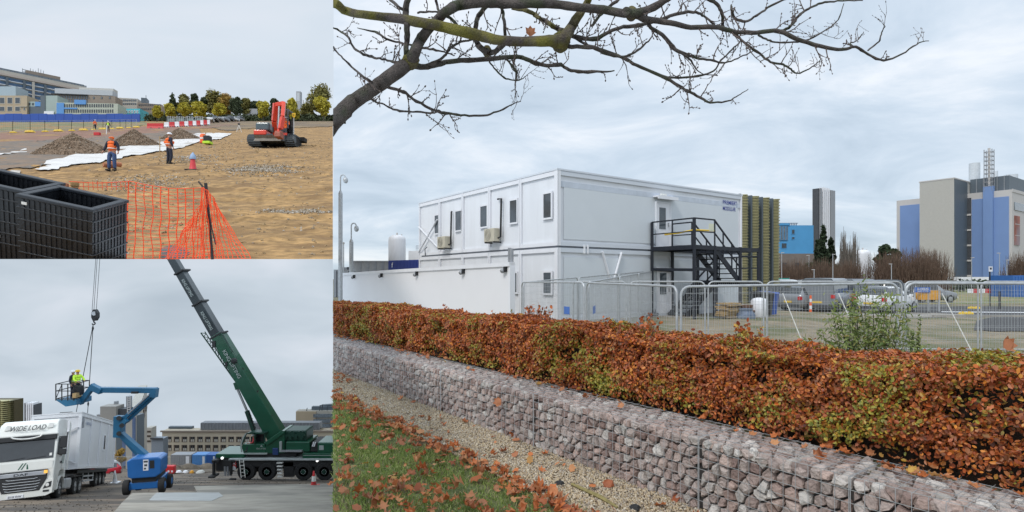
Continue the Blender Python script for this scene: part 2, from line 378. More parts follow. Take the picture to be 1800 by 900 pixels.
# grass
p, u, w = strip_pts(150000, -4, 7.5, -3.4, -.62, -1.697)
dens = np.array([noise.noise(Vector((a*2.3, b*2.3, 0))) for a, b in zip(p[:, 0], p[:, 1])])
keep = vis(p) & (RNG.uniform(size=len(p)) < .78+dens*1.1-np.clip((w+1.15)*1.2, 0, .75)); p = p[keep]; n = len(p)
tilt = RNG.normal(size=(n, 3))*.42+[0, 0, 1]; Rm = rotmats(tilt)
sc = np.stack([RNG.uniform(.7, 1.4, n)*.0035, RNG.uniform(.7, 1.4, n)*.02, RNG.uniform(.025, .065, n)], 1)
M_grass = mat('grass_blade', (.06, .12, .02), .6, stops=[(0, (.13, .20, .04)), (.35, (.25, .34, .075)), (.7, (.38, .46, .13)), (.9, (.50, .49, .21)), (1, (.6, .5, .28))], trans=.3)
o = scatter('grass', [(-1, 0, 0), (1, 0, 0), (.6, .25, .6), (0, 1, 1), (-.6, .25, .6)], [(0, 1, 2, 4)], p, Rm, sc, M_grass)
o2 = scatter('grass', [(-.8, .2, .5), (.8, .2, .5), (0, 1, 1)], [(0, 1, 2)], p[::2], Rm[::2], sc[::2], M_grass)
tag(o, kind='stuff', label='short green lawn grass between the fallen leaves'); tag(o2, kind='stuff', label='short green lawn grass between the fallen leaves')
# fallen leaves
FL_V = [(.05, -.9, .25), (.35, -.6, .05), (.8, -.5, .3), (.72, -.05, .05), (.95, .35, .38), (.55, .5, .05), (.05, .95, .3), (-.5, .62, -.05), (-.85, .5, .3), (-.7, 0, .1), (-.8, -.4, .35), (-.3, -.55, -.05)]
FL_F = [(0, 1, 11), (1, 2, 3), (3, 4, 5), (5, 6, 7), (7, 8, 9), (9, 10, 11), (1, 3, 9), (1, 9, 11), (3, 5, 9), (5, 7, 9)]
M_leafl = mat('fallen_leaf', (.4, .13, .04), .65, stops=[(0, (.38, .10, .025)), (.25, (.55, .17, .05)), (.5, (.46, .20, .09)), (.7, (.30, .075, .025)), (.85, (.62, .30, .13)), (.95, (.22, .075, .035)), (1, (.62, .38, .08))], trans=.15, scale=20)
pos = []
def addl(n, u0, u1, n0, n1, z, f=None):
    p, u, w = strip_pts(n, u0, u1, n0, n1, z)
    k = vis(p)
    if f is not None: k &= RNG.uniform(size=n) < f(u, w)
    pos.append(p[k])
addl(1500, -4, 7, -1.02, -.6, -1.675, lambda u, w: np.exp(-((w+.76)/.13)**2)*.9)
addl(1700, -4, 7.5, -2.0, -.8, -1.66, lambda u, w: .62+.3*np.sin(u*2.2+w*3))
addl(1500, -4, 7.5, -3.3, -1.6, -1.66, lambda u, w: .27+.22*np.sin(u*3.1+w*2))
addl(75, -4, 7.5, -.62, 0, -1.67)
addl(500, 5, 9, -.7, -.05, -1.67, lambda u, w: .35+0*u)
lp = np.concatenate(pos); n = len(lp); lp[:, 2] += RNG.uniform(0, .03, n)
s = RNG.uniform(.022, .062, n)[:, None]*RNG.uniform(.7, 1.15, (n, 3)); s[:, 2] *= RNG.uniform(-1.2, 2.6, n)
ST_V = [(0, -1, .3), (.25, -.35, 0), (.85, -.45, .35), (.5, 0, .02), (1, .45, .42), (.42, .4, .0), (0, 1, .35), (-.42, .4, -.05), (-1, .45, .4), (-.5, 0, 0), (-.85, -.45, .3), (-.25, -.35, .02)]
CU_V = [(0, -1, .5), (.3, -.7, .1), (.7, -.5, .55), (.6, -.05, .3), (.75, .3, .7), (.4, .55, .2), (.05, .9, .55), (-.35, .6, .0), (-.55, .45, .5), (-.5, 0, .35), (-.6, -.4, .65), (-.3, -.6, .1)]
Rl = rotmats(RNG.normal(size=(n, 3))*.42+[0, 0, 1]); pick = RNG.integers(0, 4, n)
for kk_, (tv_, lb_) in enumerate(((ST_V, 'pointed'), (FL_V, 'broad'), (CU_V, 'curled'))):
    q_ = (pick == kk_) if kk_ < 2 else (pick >= 2)
    o = scatter('leaf_litter', tv_, FL_F, lp[q_], Rl[q_], s[q_], M_leafl); tag(o, kind='stuff', label='orange brown %s fallen leaves strewn over grass and gravel' % lb_)
mb = MB(); mb.tube([gp(-1.05, -.47, -1.67), gp(-.85, -.44, -1.665), gp(-.5, -.42, -1.67)], [.008, .018, .012], 6); ob = mb.build('stick', mat('mossy_stick', (.22, .18, .07), .9, var=.4, scale=20), smooth=True); tag(ob, 'short pale stick lying in the gravel near the gabion foot', 'stick')
for i, (a, b) in enumerate(((-.42, -.48), (-1.12, -.36))):
    mb = MB(); mb.lathe([(.001, 0), (.045, .005), (.03, .025), (.001, .02)], gp(a, b, -1.683), 5); o = mb.build('dark_rag', M_rub, smooth=True)
    tag(o, ('scrap of black fabric beyond the end of the stick in the gravel', 'scrap of black fabric close to the stone wall foot')[i], 'rag'); o.scale = (1, 1, 1)

# ---- gabions
M_stone = mat('gabion_stone', (.34, .28, .27), .85, var=.28, scale=22, bump=1, bscale=55, stops=[(0, (.30, .225, .20)), (.2, (.47, .39, .355)), (.4, (.36, .265, .235)), (.55, (.60, .56, .52)), (.7, (.23, .155, .135)), (.85, (.50, .37, .32)), (1, (.42, .395, .365))])
M_wire = mat('gabion_wire', (.45, .46, .47), .45, .4)
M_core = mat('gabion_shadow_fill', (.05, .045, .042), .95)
def clip(poly, a, b):
    mid = (a+b)/2; d = b-a; out = []
    for i in range(len(poly)):
        p, q = poly[i], poly[(i+1) % len(poly)]; sp, sq = (p-mid).dot(d), (q-mid).dot(d)
        if sp <= 0: out.append(p)
        if (sp < 0) != (sq < 0) and abs(sp-sq) > 1e-12: out.append(p+(q-p)*(sp/(sp-sq)))
    return out
def stones(mb, u0, u1, h, fn, du=.082, dv=.074, seed=0, depth=.05, gap=.0078):
    """fn(u, v, out) -> world point"""
    r = random.Random(seed); nu = max(2, round((u1-u0)/du)); nv = max(2, round(h/dv)); du = (u1-u0)/nu; dv = h/nv
    st = {}
    for i in range(-1, nu+1):
        for j in range(-1, nv+1):
            st[i, j] = Vector((u0+(i+.5+(.5 if j % 2 else 0)*.8+r.uniform(-.42, .42))*du, (j+.5+r.uniform(-.4, .4))*dv))
    for i in range(nu):
        for j in range(nv):
            c = st[i, j]; poly = [Vector((u0, 0)), Vector((u1, 0)), Vector((u1, h)), Vector((u0, h))]
            for a in range(-3, 4):
                for b in range(-3, 4):
                    if (a or b) and (i+a, j+b) in st and poly: poly = clip(poly, c, st[i+a, j+b])
            if len(poly) < 3: continue
            cc = sum(poly, Vector((0, 0)))/len(poly)
            if min((p-cc).length for p in poly) < .012: continue
            k = len(poly); tu, tv = r.uniform(-.22, .22), r.uniform(-.22, .22); bul = r.uniform(-.016, .02); base = len(mb.v)
            def rr(s, out):
                return [fn(*(cc+(p-cc)*s*(1-gap/max(.02, (p-cc).length))), out+((p-cc).x*tu+(p-cc).y*tv)*s+(r.uniform(-.004, .004))) for p in poly]
            vs = rr(1.0, -depth)+rr(.99, -.016)+rr(.84, bul*.55+.003)+rr(.45, bul+.006)+[fn(cc.x, cc.y, bul+.009)]
            fs = []
            for q in range(3):
                for m_ in range(k): fs.append((q*k+m_, q*k+(m_+1) % k, (q+1)*k+(m_+1) % k, (q+1)*k+m_))
            fs += [(3*k+m_, 3*k+(m_+1) % k, 4*k) for m_ in range(k)]
            mb.add(vs, fs)
GT, GB, GW = -1.162, -1.7, .5
seams = [-4.6, -2.44, -1.415, .51, 2.4, 4.3, 6.2, 8.3]
glabels = ['nearest gabion basket, cut off by the bottom right corner', 'second nearest gabion basket with large pinkish stones', 'gabion basket in the middle of the wall, at the bottom edge', 'gabion basket below the greenest part of the hedge centre', 'gabion basket beside the widest leaf drift on the lawn', 'far gabion basket of small looking grey stones', 'farthest gabion basket, at the left end of the stone wall']
for i in range(len(seams)-1):
    a, b = seams[i], seams[i+1]
    g = thing('gabion_basket', glabels[i], 'gabion', gp((a+b)/2, 0, GB), 'gabion baskets in a row below the hedge')
    mb = MB(); e = .005
    stones(mb, a+e, b-e, GT-GB-.005, lambda u, v, o: gp(u, -o+.012, GB+v), seed=i*7+1)
    stones(mb, a+e, b-e, GW-.02, lambda u, v, o: gp(u, v+.015, GT+o-.01), seed=i*7+2, dv=.08, gap=.006)
    st = mb.build('stone_fill', M_stone, g, fix=True)
    mb = MB(); mb.obox(gp(a, .05, GB), GU*(b-a), GN*(GW-.06), Vector((0, 0, GT-GB-.06))); co = mb.build('inner_shadow_fill', M_core, g)  # near-black box, shade between the stones put into its colour
    mb = MB(); r = .0021
    k = int((b-a)/.076)
    for q in range(k+1):
        u = lerp(a+.004, b-.004, q/k); mb.tube([gp(u, -.016, GB), gp(u, -.016, GT+.012), gp(u, GW, GT+.014)], r if 0 < q < k else .0032, 3, False)
    for v in np.arange(.02, GT-GB, .076): mb.tube([gp(a, -.018, GB+v), gp(b, -.018, GB+v)], r, 3, False)
    for v in np.arange(0, GW, .076): mb.tube([gp(a, v-.012, GT+.016), gp(b, v-.012, GT+.016)], r, 3, False)
    wi = mb.build('wire_cage', M_wire, g, fix=False)
    if i == len(seams)-2: cut(st, SEAM); cut(co, SEAM); cut(wi, SEAM)

# ---- beech hedge
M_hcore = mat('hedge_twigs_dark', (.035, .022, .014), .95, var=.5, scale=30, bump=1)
def hedge_mat():
    m = mat('hedge_leaf', (.3, .1, .03), .5, stops=[(0, (.50, .11, .018)), (.18, (.22, .045, .014)), (.36, (.66, .17, .03)), (.5, (.10, .028, .014)), (.64, (.50, .19, .065)), (.76, (.30, .06, .018)), (.9, (.80, .29, .04)), (1, (.15, .05, .025))], trans=.22, scale=25, spec=.6)
    nt = m.node_tree; L = nt.links.new; b = nt.nodes['Principled BSDF']; src = b.inputs['Base Color'].links[0].from_socket
    g = N(nt, 'ShaderNodeNewGeometry'); tc = N(nt, 'ShaderNodeTexCoord')
    nz = N(nt, 'ShaderNodeTexNoise'); nz.inputs['Scale'].default_value = 1.9; nz.inputs['Detail'].default_value = 3; L(tc.outputs['Object'], nz.inputs['Vector'])
    f = math_(nt, 'ADD', nz.outputs['Fac'], math_(nt, 'MULTIPLY', math_(nt, 'SUBTRACT', g.outputs['Random Per Island'], .5), .26))
    fac = ramp(nt, [(.535, (0, 0, 0)), (.65, (1, 1, 1))], f)
    nz2 = N(nt, 'ShaderNodeTexNoise'); nz2.inputs['Scale'].default_value = 40; L(tc.outputs['Object'], nz2.inputs['Vector'])
    green = ramp(nt, [(.3, (.11, .14, .025)), (.45, (.26, .27, .04)), (.6, (.50, .38, .04)), (.75, (.45, .16, .025))], nz2.outputs['Fac'])
    c = mixc(nt, fac, src, green); L(c, b.inputs['Base Color'])
    for n_ in nt.nodes:
        if n_.bl_idname == 'ShaderNodeBsdfTranslucent': L(c, n_.inputs[0])
    return m
M_hleaf = hedge_mat()
HT, HB, HN0, HN1 = -.535, -1.14, .5, 1.16
hg = thing('beech_hedge', 'long copper and yellow-green beech hedge growing behind the gabion wall', 'hedge', gp(1.5, .8, GT))
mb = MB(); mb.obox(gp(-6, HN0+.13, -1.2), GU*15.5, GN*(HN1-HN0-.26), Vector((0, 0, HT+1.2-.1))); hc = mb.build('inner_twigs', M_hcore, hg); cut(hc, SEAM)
def hedge_leaves():
    n = 215000; rng = RNG
    u = rng.uniform(-5.2, 9.2, n); kind = rng.uniform(size=n)
    depth = np.abs(rng.normal(0, .07, n))-.03
    v = rng.uniform(0, 1, n); nn = np.empty(n); z = np.empty(n); nrm = np.zeros((n, 3))
    top = kind < .42; frt = (kind >= .42) & (kind < .93); bk = kind >= .93
    def bump(a, b): return np.array([noise.noise(Vector((x*3.2, y*4.2, 1.5)))+.5*noise.noise(Vector((x*8, y*9, 4))) for x, y in zip(a, b)])
    bb = bump(u, np.where(top, v*.7, v*.7+3))
    th = HT+.025*np.sin(u*1.3)+.02*np.sin(u*3.7)
    nn[frt] = HN0+depth[frt]-bb[frt]*.10; z[frt] = HB+v[frt]**.95*(th[frt]-HB); nrm[frt] = -np.array(GN)+[0, 0, .25]
    nn[bk] = HN1-depth[bk]; z[bk] = HB+v[bk]*(th[bk]-HB); nrm[bk] = np.array(GN)
    nn[top] = HN0+v[top]*(HN1-HN0); z[top] = th[top]-depth[top]*.9+bb[top]*.05; nrm[top] = [0, 0, 1]
    # rounded shoulder, ragged foot, sparse hollows low on the near end
    z[top] -= .05*np.clip((.08-(nn[top]-HN0))/.08, 0, 1)
    keep = ~(frt & (v < .14) & (rng.uniform(size=n) < .65)) & ~(frt & (bb < -.37) & (rng.uniform(size=n) < .8))
    p = np.array(GO)[None]+u[:, None]*np.array(GU)+nn[:, None]*np.array(GN); p[:, 2] = z
    keep &= vis(p, 586, 1830); p = p[keep]; nrm = nrm[keep]; n = len(p)
    nrm = nrm+rng.normal(size=(n, 3))*.55
    s = rng.uniform(.011, .025, n)[:, None]*rng.uniform(.75, 1.2, (n, 3)); s[:, 2] *= rng.uniform(-1.5, 3.2, n); s *= (.8+.2*np.clip((np.hypot(p[:, 0], p[:, 1])-4)/3, 0, 1))[:, None]
    scatter('leaves', LEAF_V, LEAF_F, p, rotmats(nrm, rng), s, M_hleaf, hg)
    # sprigs that stick out of the top
    mb = MB(); P2 = []
    for px, hgt, k in ((930, .17, 9), (945, .2, 8), (960, .15, 7), (905, .09, 5), (780, .11, 4), (870, .08, 4), (1062, .13, 5), (1080, .1, 4), (1135, .17, 8), (1150, .12, 6), (1305, .13, 9), (1318, .12, 9), (1340, .07, 4), (650, .06, 3), (1230, .06, 4), (1420, .06, 5), (1640, .05, 5), (990, .07, 4), (715, .05, 3)):
        for q in range(k):
            uu = None; x = (px+rng.uniform(-9, 9)-CX)/F
            w = rng.uniform(HN0+.1, HN1-.1); b = GO+GN*w; uu = (x*b.y-b.x)/(GU.x-x*GU.y); p0 = b+GU*uu; p0.z = HT-.05
            if p0.x/p0.y < -.31: continue
            hh = hgt*rng.uniform(.6, 1.2)+.05; tip = p0+Vector((rng.normal()*.04, rng.normal()*.03, hh)); mid = p0.lerp(tip, .5)+Vector((rng.normal()*.015, 0, 0))
            mb.tube([p0, mid, tip], [.003, .0025, .0015], 4)
            for t in np.linspace(.25, 1, max(3, int(hh/.022))): P2.append(p0.lerp(tip, t)+Vector(tuple(rng.normal(size=3)*.014)))
    mb.build('shoots', M_bark, hg)
    P2 = np.array([tuple(v) for v in P2]); n = len(P2); s = rng.uniform(.016, .028, n)
    scatter('shoot_leaves', LEAF_V, LEAF_F, P2, rotmats(rng.normal(size=(n, 3)), rng), s, M_hleaf, hg)
hedge_leaves()
# litter on the gabion top and stuck leaves
p, u, w = strip_pts(1500, -4.5, 8, .18, .56, GT+.03); k = vis(p) & (RNG.uniform(size=len(p)) < np.clip((w-.2)*2.6, .02, .9)*(.55+.45*np.sin(u*2))); p = p[k]; n = len(p)
o = scatter('leaf_litter', FL_V, FL_F, p, rotmats(RNG.normal(size=(n, 3))*.35+[0, 0, 1]), RNG.uniform(.014, .042, n), M_leafl); tag(o, kind='stuff', label='brown leaves caught along the hedge foot on the gabion top')
def one_leaf(pos, nrm, sc, label, m=M_leafl):
    o = scatter('fallen_leaf', FL_V, FL_F, np.array([tuple(pos)]), rotmats(np.array([nrm])), np.array([sc]), m); return tag(o, label, 'leaf')
f = gp(0, -.03, 0)
one_leaf(P(876, 706, (.6/.216)*1.0+3.27), (-.5, -.8, .3), .06, 'orange leaf stuck on the front of the stone gabion wall')
one_leaf(P(1773, 606, 3.55), (.1, -.9, .3), .055, 'curled orange leaf standing above the right end of the hedge')
one_leaf(P(1440, 801, 3.72), (0, -.5, .8), .055, 'bright orange leaf lying on the gabion top')

# ---- modular building
def mp(a, o, z=0): p = MC+MX*a-MY*o; return Vector((p.x, p.y, MZ0+z))      # along the right facade, outward, up
FR = Fc(MC, MC+MX*12.0); FL_ = Fc(MC, MC+MY*12.05)
mbd = thing('modular_building', 'two-storey white modular site building with a blue name on its right wall', 'building', (MC.x, MC.y, MZ0))
Z1, Z2, TOP = MZ0+2.86, MZ0+2.95, MZ0+5.87
def mz(z): return MZ0+z
M_joint = mat('joint_grey', (.30, .32, .36), .7); M_band = mat('grey_white_band', (.62, .66, .72), .5, var=.04, scale=.7)
mb = MB(); mb.obox(Vector((MC.x, MC.y, mz(0)))+MX*.03+MY*.03, MX*11.94, MY*11.99, UPZ*2.84); mb.obox(Vector((MC.x, MC.y, mz(2.92)))+MX*.03+MY*.03, MX*11.94, MY*11.99, UPZ*2.9)
mb.build('wall', M_whitep, mbd)
mb = MB(); mb.obox(Vector((MC.x, MC.y, mz(2.84)))+MX*.08+MY*.08, MX*11.84, MY*11.89, UPZ*.08); mb.build('storey_joint', M_joint, mbd)
mb = MB(); mb.obox(Vector((MC.x, MC.y, mz(5.82)))-MX*.06-MY*.06, MX*12.12, MY*12.17, UPZ*.07); mb.build('roof_edge', M_band, mbd)
for f, LL, nb in ((FL_, 12.05, 5), (FR, 12.0, 1)):
    for lo in (0, 2.92):
        hi = lo+2.84 if lo == 0 else 5.81
        mb = MB(); f.box(mb, .1, LL-.1, mz(hi-.17), mz(hi), -.02, .045); f.box(mb, .1, LL-.1, mz(lo), mz(lo+.15), -.02, .045); mb.build('rail', M_white if f is FL_ else M_band, mbd)
        for k in range(nb+1):
            u = LL*k/nb; a, b = max(-.06, u-.09), min(LL+.0, u+.09)
            if k == 0: a, b = (-.06 if f is FL_ else .0), .12
            mb = MB(); f.box(mb, a, b, mz(lo), mz(hi), -.02, .06); mb.build('corner_post' if k in (0, nb) else 'post', M_white, mbd)
            if 0 < k < nb: mb = MB(); f.box(mb, u-.006, u+.006, mz(lo), mz(hi), .0, .063); mb.build('post_joint', M_joint, mbd)
# trims inside the big right wall panels
for lo, hi in ((.28, 2.5), (3.18, 5.2)):
    mb = MB(); FR.box(mb, .32, 11.7, mz(lo), mz(hi), -.02, .012); mb.build('wall_panel', mat('wall_panel_grey', (.63, .67, .71), .5, var=.03, scale=.8), mbd)
mb = MB(); FR.box(mb, .12, 11.9, mz(5.2), mz(5.42), -.02, .016); mb.build('fascia_band', mat('bluish_band', (.54, .59, .67), .5), mbd)
for (a, b) in ((.27, .88), (2.57, 3.22), (4.92, 5.62), (7.27, 7.98), (9.62, 10.22)):
    FL_.win(mbd, a, b, mz(3.97), mz(5.05), M_white, M_glass, .07, .04)
    FL_.win(mbd, a, b, mz(1.0), mz(1.95), M_white, M_glass, .07, .04)
for (a, z0, b, z1) in ((12.0, 4.55, 9.75, 3.3), (12.0, 3.1, 9.75, 4.75)):
    mb = MB(); mb.bar(FL_.pt(a, mz(z0), .1), FL_.pt(b, mz(z1), .1), .09, .03); mb.build('brace', M_white, mbd)
for (a, z0, b, z1) in ((2.3, 2.75, 2.75, 1.6), (3.4, 2.75, 2.95, 1.6)):
    mb = MB(); mb.bar(FR.pt(a, mz(z0), .08), FR.pt(b, mz(z1), .08), .10, .04); mb.build('brace', M_white, mbd)
mb = MB(); FR.box(mb, 1.3, 1.36, mz(2.64), mz(2.98), .04, .1); FR.box(mb, 1.48, 1.54, mz(2.64), mz(2.98), .04, .1); mb.build('joint_strap', M_white, mbd)
def door(f, u0, u1, z0, z1, lamp):
    d = MB(); f.box(d, u0, u1, z0, z1, 0, .05); d = d.build('door', M_white, mbd)
    for (a, b, c, e) in ((u0-.06, u0, z0, z1+.06), (u1, u1+.06, z0, z1+.06), (u0, u1, z1, z1+.06)):
        m = MB(); f.box(m, a, b, c, e, 0, .075); m.build('frame', M_whitep, d)
    g = MB(); f.box(g, u0+.16, u1-.3, z1-1.15, z1-.2, .05, .062); g.build('pane', M_glass, d)
    h = MB(); f.box(h, u1-.16, u1-.12, z0+.95, z0+1.12, .05, .1); h.build('handle', M_grey, d)
    if lamp:
        h = MB(); f.box(h, u0-.2, u1+.25, z1+.22, z1+.28, .0, .32); f.box(h, u0-.2, u1+.25, z1+.14, z1+.22, .27, .32); h.build('canopy', M_white, mbd)
        h = MB(); f.box(h, u0+.25, u0+.6, z1+.34, z1+.42, .0, .1); h.build('wall_lamp', M_lamp, mbd)
door(FR, 5.62, 6.5, mz(3.02), mz(5.0), 1); door(FR, 5.66, 6.55, mz(.1), mz(2.1), 0)
M_blue_t = mat('blue_lettering', (.03, .05, .30), .5)
text(mbd, 'PREMIER', FR.pt(10.98, mz(5.46-.06), .02), MX, UPZ, .19, M_blue_t, 1.05)
text(mbd, 'MODULAR', FR.pt(10.98, mz(5.10), .02), MX, UPZ, .19, M_blue_t, 1.05)
mb = MB(); FR.box(mb, 11.5, 11.62, mz(5.47), mz(5.5), .012, .02); FR.box(mb, 11.6, 11.62, mz(5.2), mz(5.47), .012, .02); mb.build('logo_bracket', M_blue_t, mbd)
mb = MB(); mb.tube([FL_.pt(11.2, mz(2.9), .08), FL_.pt(11.2, mz(3.25), .1), FL_.pt(10.9, mz(3.36), .12)], .025, 6); mb.build('vent_pipe', M_dgrey, mbd)
# air-conditioning units on the left facade
M_cream = mat('cream_casing', (.52, .48, .38), .5, var=.08)
def acunit(u, z, label, pz, du):
    t = thing('air_conditioning_unit', label, 'air conditioner', FL_.pt(u, mz(z), .2), 'air conditioning units on the white wall')
    m = MB(); FL_.box(m, u-.4, u+.4, mz(z), mz(z+.58), .1, .42); m.build('casing', M_cream, t, bevel=.02)
    m = MB(); n = FL_.n; c = FL_.pt(u+.08, mz(z+.3), .425)
    for r in (.24, .18, .12, .06): m.tube([c+(FL_.u*math.cos(a)+UPZ*math.sin(a))*r for a in np.linspace(0, 2*math.pi, 17)], .006, 4, False)
    m.build('fan_grille', M_dgrey, t)
    for e in (-.38, .34): m = MB(); FL_.box(m, u+e, u+e+.04, mz(z-.06), mz(z), 0, .4); m.build('bracket', M_black, t)
    m = MB(); m.tube([FL_.pt(u-.42, mz(z+.15), .2), FL_.pt(u-.52, mz(z+.2), .14), FL_.pt(u-.52, mz(pz), .1), FL_.pt(u-.52+du, mz(pz+.02), .05)], .045, 7); m.build('pipe', M_black, t, smooth=True)
acunit(4.25, 3.28, 'cream air conditioning unit on the white wall, second bay from the corner', 5.15, .35)
acunit(8.75, 3.2, 'cream air conditioning unit near the left end of the white building', 5.0, .05)
# annex wall in front
AW = Fc((-.06, 19.0), (-.06-.5735*17, 19.0+.819*17))
an = thing('white_panel_wall', 'low white windowless panel wall with small lamps, in front of the modular building', 'wall', (-.06, 19, MZ0-.1))
mb = MB(); n = AW.n
def awz(u): return .555-.0135*u
a, b = AW.a-Vector((0, 0, 1.8)), AW.b-Vector((0, 0, 1.8))
mb.hexa([a, b, b-n*.18, a-n*.18, a+UPZ*(1.8+awz(0)), b+UPZ*(1.8+awz(17)), b-n*.18+UPZ*(1.8+awz(17)), a-n*.18+UPZ*(1.8+awz(0))]); o = mb.build('panel', mat('annex_white', (.78, .78, .81), .45, var=.03, scale=.5), an); cut(o, SEAM)
mb = MB(); a, b = AW.a+UPZ*(awz(0)+.002), AW.b+UPZ*(awz(17)+.002); h = -UPZ*.14
mb.hexa([a+n*.05+h, b+n*.05+h, b-n*.2+h, a-n*.2+h, a+n*.05, b+n*.05, b-n*.2, a-n*.2]); o = mb.build('coping', M_white, an); cut(o, SEAM)
mb = MB(); AW.box(mb, -.02, .08, -1.8, awz(0)-.14, -.19, .02); mb.build('end_post', M_white, an)
for px in (623, 671, 733, 814.5, 888):
    u = AW.upx(px); z = awz(u)-.24
    l = MB(); l.lathe([(.02, 0), (.07, .02), (.085, .12), (.06, .16)], AW.pt(u, z, .02), 10, AW.n-UPZ*.5); l = l.build('bulkhead_lamp', M_grey, an, smooth=True)
    g = MB(); AW.box(g, u-.13, u-.06, z-.08, z+.1, 0, .12); g.build('lamp_housing', M_black, l)
mb = MB(); mb.tube([P(899, 437, 19.2), P(899, 472, 19.2), P(901, 520, 19.2)], .07, 8); mb.box(P(896, 455, 19.3), (.12, .12, .75)); o = mb.build('rain_pipe', M_grey, None, smooth=True); tag(o, 'grey upright pipe at the right end of the white panel wall', 'pipe')

# ---- black external stair
M_steel = mat('dark_painted_steel', (.012, .015, .024), .5, .1, var=.25)
stt = thing('external_stair', 'black steel fire-escape stair with landing against the white building', 'stair', mp(7.5, 1.2, 0))
def sbar(a, b, w=.1, h=None, name='beam', m=M_steel): mb = MB(); mb.bar(mp(*a), mp(*b), w, h); return mb.build(name, m, stt)
PZ, LZ = 3.02, 1.56
mb = MB(); mb.obox(mp(5.25, .05, PZ-.06), MX*1.35, -MY*2.25, UPZ*.06); mb.build('platform', M_steel, stt)
mb = MB(); mb.obox(mp(8.4, .05, LZ-.06), MX*1.4, -MY*2.25, UPZ*.06); mb.build('landing', M_steel, stt)
for a in ((5.25, .1), (5.25, 2.3), (6.6, 2.3), (8.4, 2.3), (9.8, 2.3), (9.8, .1), (8.4, .1), (6.6, .1)):
    top = {(5.25, 2.3): PZ+1.08, (5.25, .1): PZ+1.08}.get(a, PZ if a[0] < 7 else PZ)
    sbar((*a, 0), (*a, top), .11, name='column')
for z in (PZ-.1,):
    for a, b in (((5.25, .1), (5.25, 2.3)), ((5.25, 2.3), (9.8, 2.3)), ((9.8, 2.3), (9.8, .1)), ((5.25, .1), (9.8, .1)), ((6.6, .1), (6.6, 2.3)), ((8.4, .1), (8.4, 2.3))): sbar((*a, z), (*b, z), .08, .16)
for a, b in (((8.4, 2.3), (9.8, 2.3)), ((9.8, .1), (9.8, 2.3)), ((8.4, .1), (8.4, 2.3)), ((8.4, .1), (9.8, .1))): sbar((*a, LZ-.1), (*b, LZ-.1), .07, .14)
for a, b in (((5.25, .1), (5.25, 2.3)), ((5.25, 2.3), (6.6, 2.3)), ((5.25, .1), (6.6, .1))): sbar((*a, 2.05), (*b, 2.0), .07, .12)
def railing(a, b, z0, z1, posts):
    for h, w in ((1.08, .055), (.55, .045)): sbar((*a, z0+h), (*b, z1+h), w, name='handrail' if h > 1 else 'knee_rail')
    for t in posts:
        q = (lerp(a[0], b[0], t), lerp(a[1], b[1], t)); z = lerp(z0, z1, t); sbar((*q, z), (*q, z+1.08), .05, name='baluster')
railing((5.25, .1), (5.25, 2.3), PZ, PZ, (0, .5, 1)); railing((5.25, 2.3), (6.6, 2.3), PZ, PZ, (.0, 1)); railing((6.6, .1), (6.6, 1.15), PZ, PZ, (0, 1))
def flight(x0, z0, x1, z1, o0, o1, n):
    for o in (o0, o1): sbar((x0, o, z0-.06), (x1, o, z1-.06), .05, .24, 'stringer')
    for k in range(n):
        t = (k+.5)/n; x = lerp(x0, x1, t); z = lerp(z0, z1, t); mb = MB(); mb.obox(mp(x-.14, o0, z-.03), MX*.28, -MY*(o1-o0), UPZ*.04); mb.build('tread', M_steel, stt)
flight(6.6, PZ, 8.45, LZ, 1.25, 2.25, 7); flight(8.45, LZ, 6.3, 0.05, .15, 1.1, 8)
railing((6.6, 2.28), (8.45, 2.28), PZ, LZ, (.33, .66, 1)); railing((6.6, 1.22), (8.45, 1.22), PZ, LZ, (.5, 1)); railing((8.45, 1.12), (6.3, 1.12), LZ, .05, (.0, .33, .66, 1))
railing((8.45, 2.3), (9.8, 2.3), LZ, LZ, (1,)); railing((9.8, 2.3), (9.8, .1), LZ, LZ, (.5, 1))
mb = MB(); mb.tube([mp(5.25, .8, PZ+.5), mp(5.26, 1.5, PZ+.52), mp(5.25, 2.3, PZ+.6), mp(6.5, 2.32, PZ+.62)], .035, 5); o = mb.build('warning_tape', M_yellow); tag(o, 'yellow warning tape tied round the upper stair rail', 'tape')
mb = MB(); mb.box(mp(6.3, 2.35, PZ+.75), (.26, .03, .3), .5); o = mb.build('notice_board', mat('notice_cream', (.62, .64, .5), .6)); tag(o, 'small pale notice hanging on the upper stair railing', 'sign')
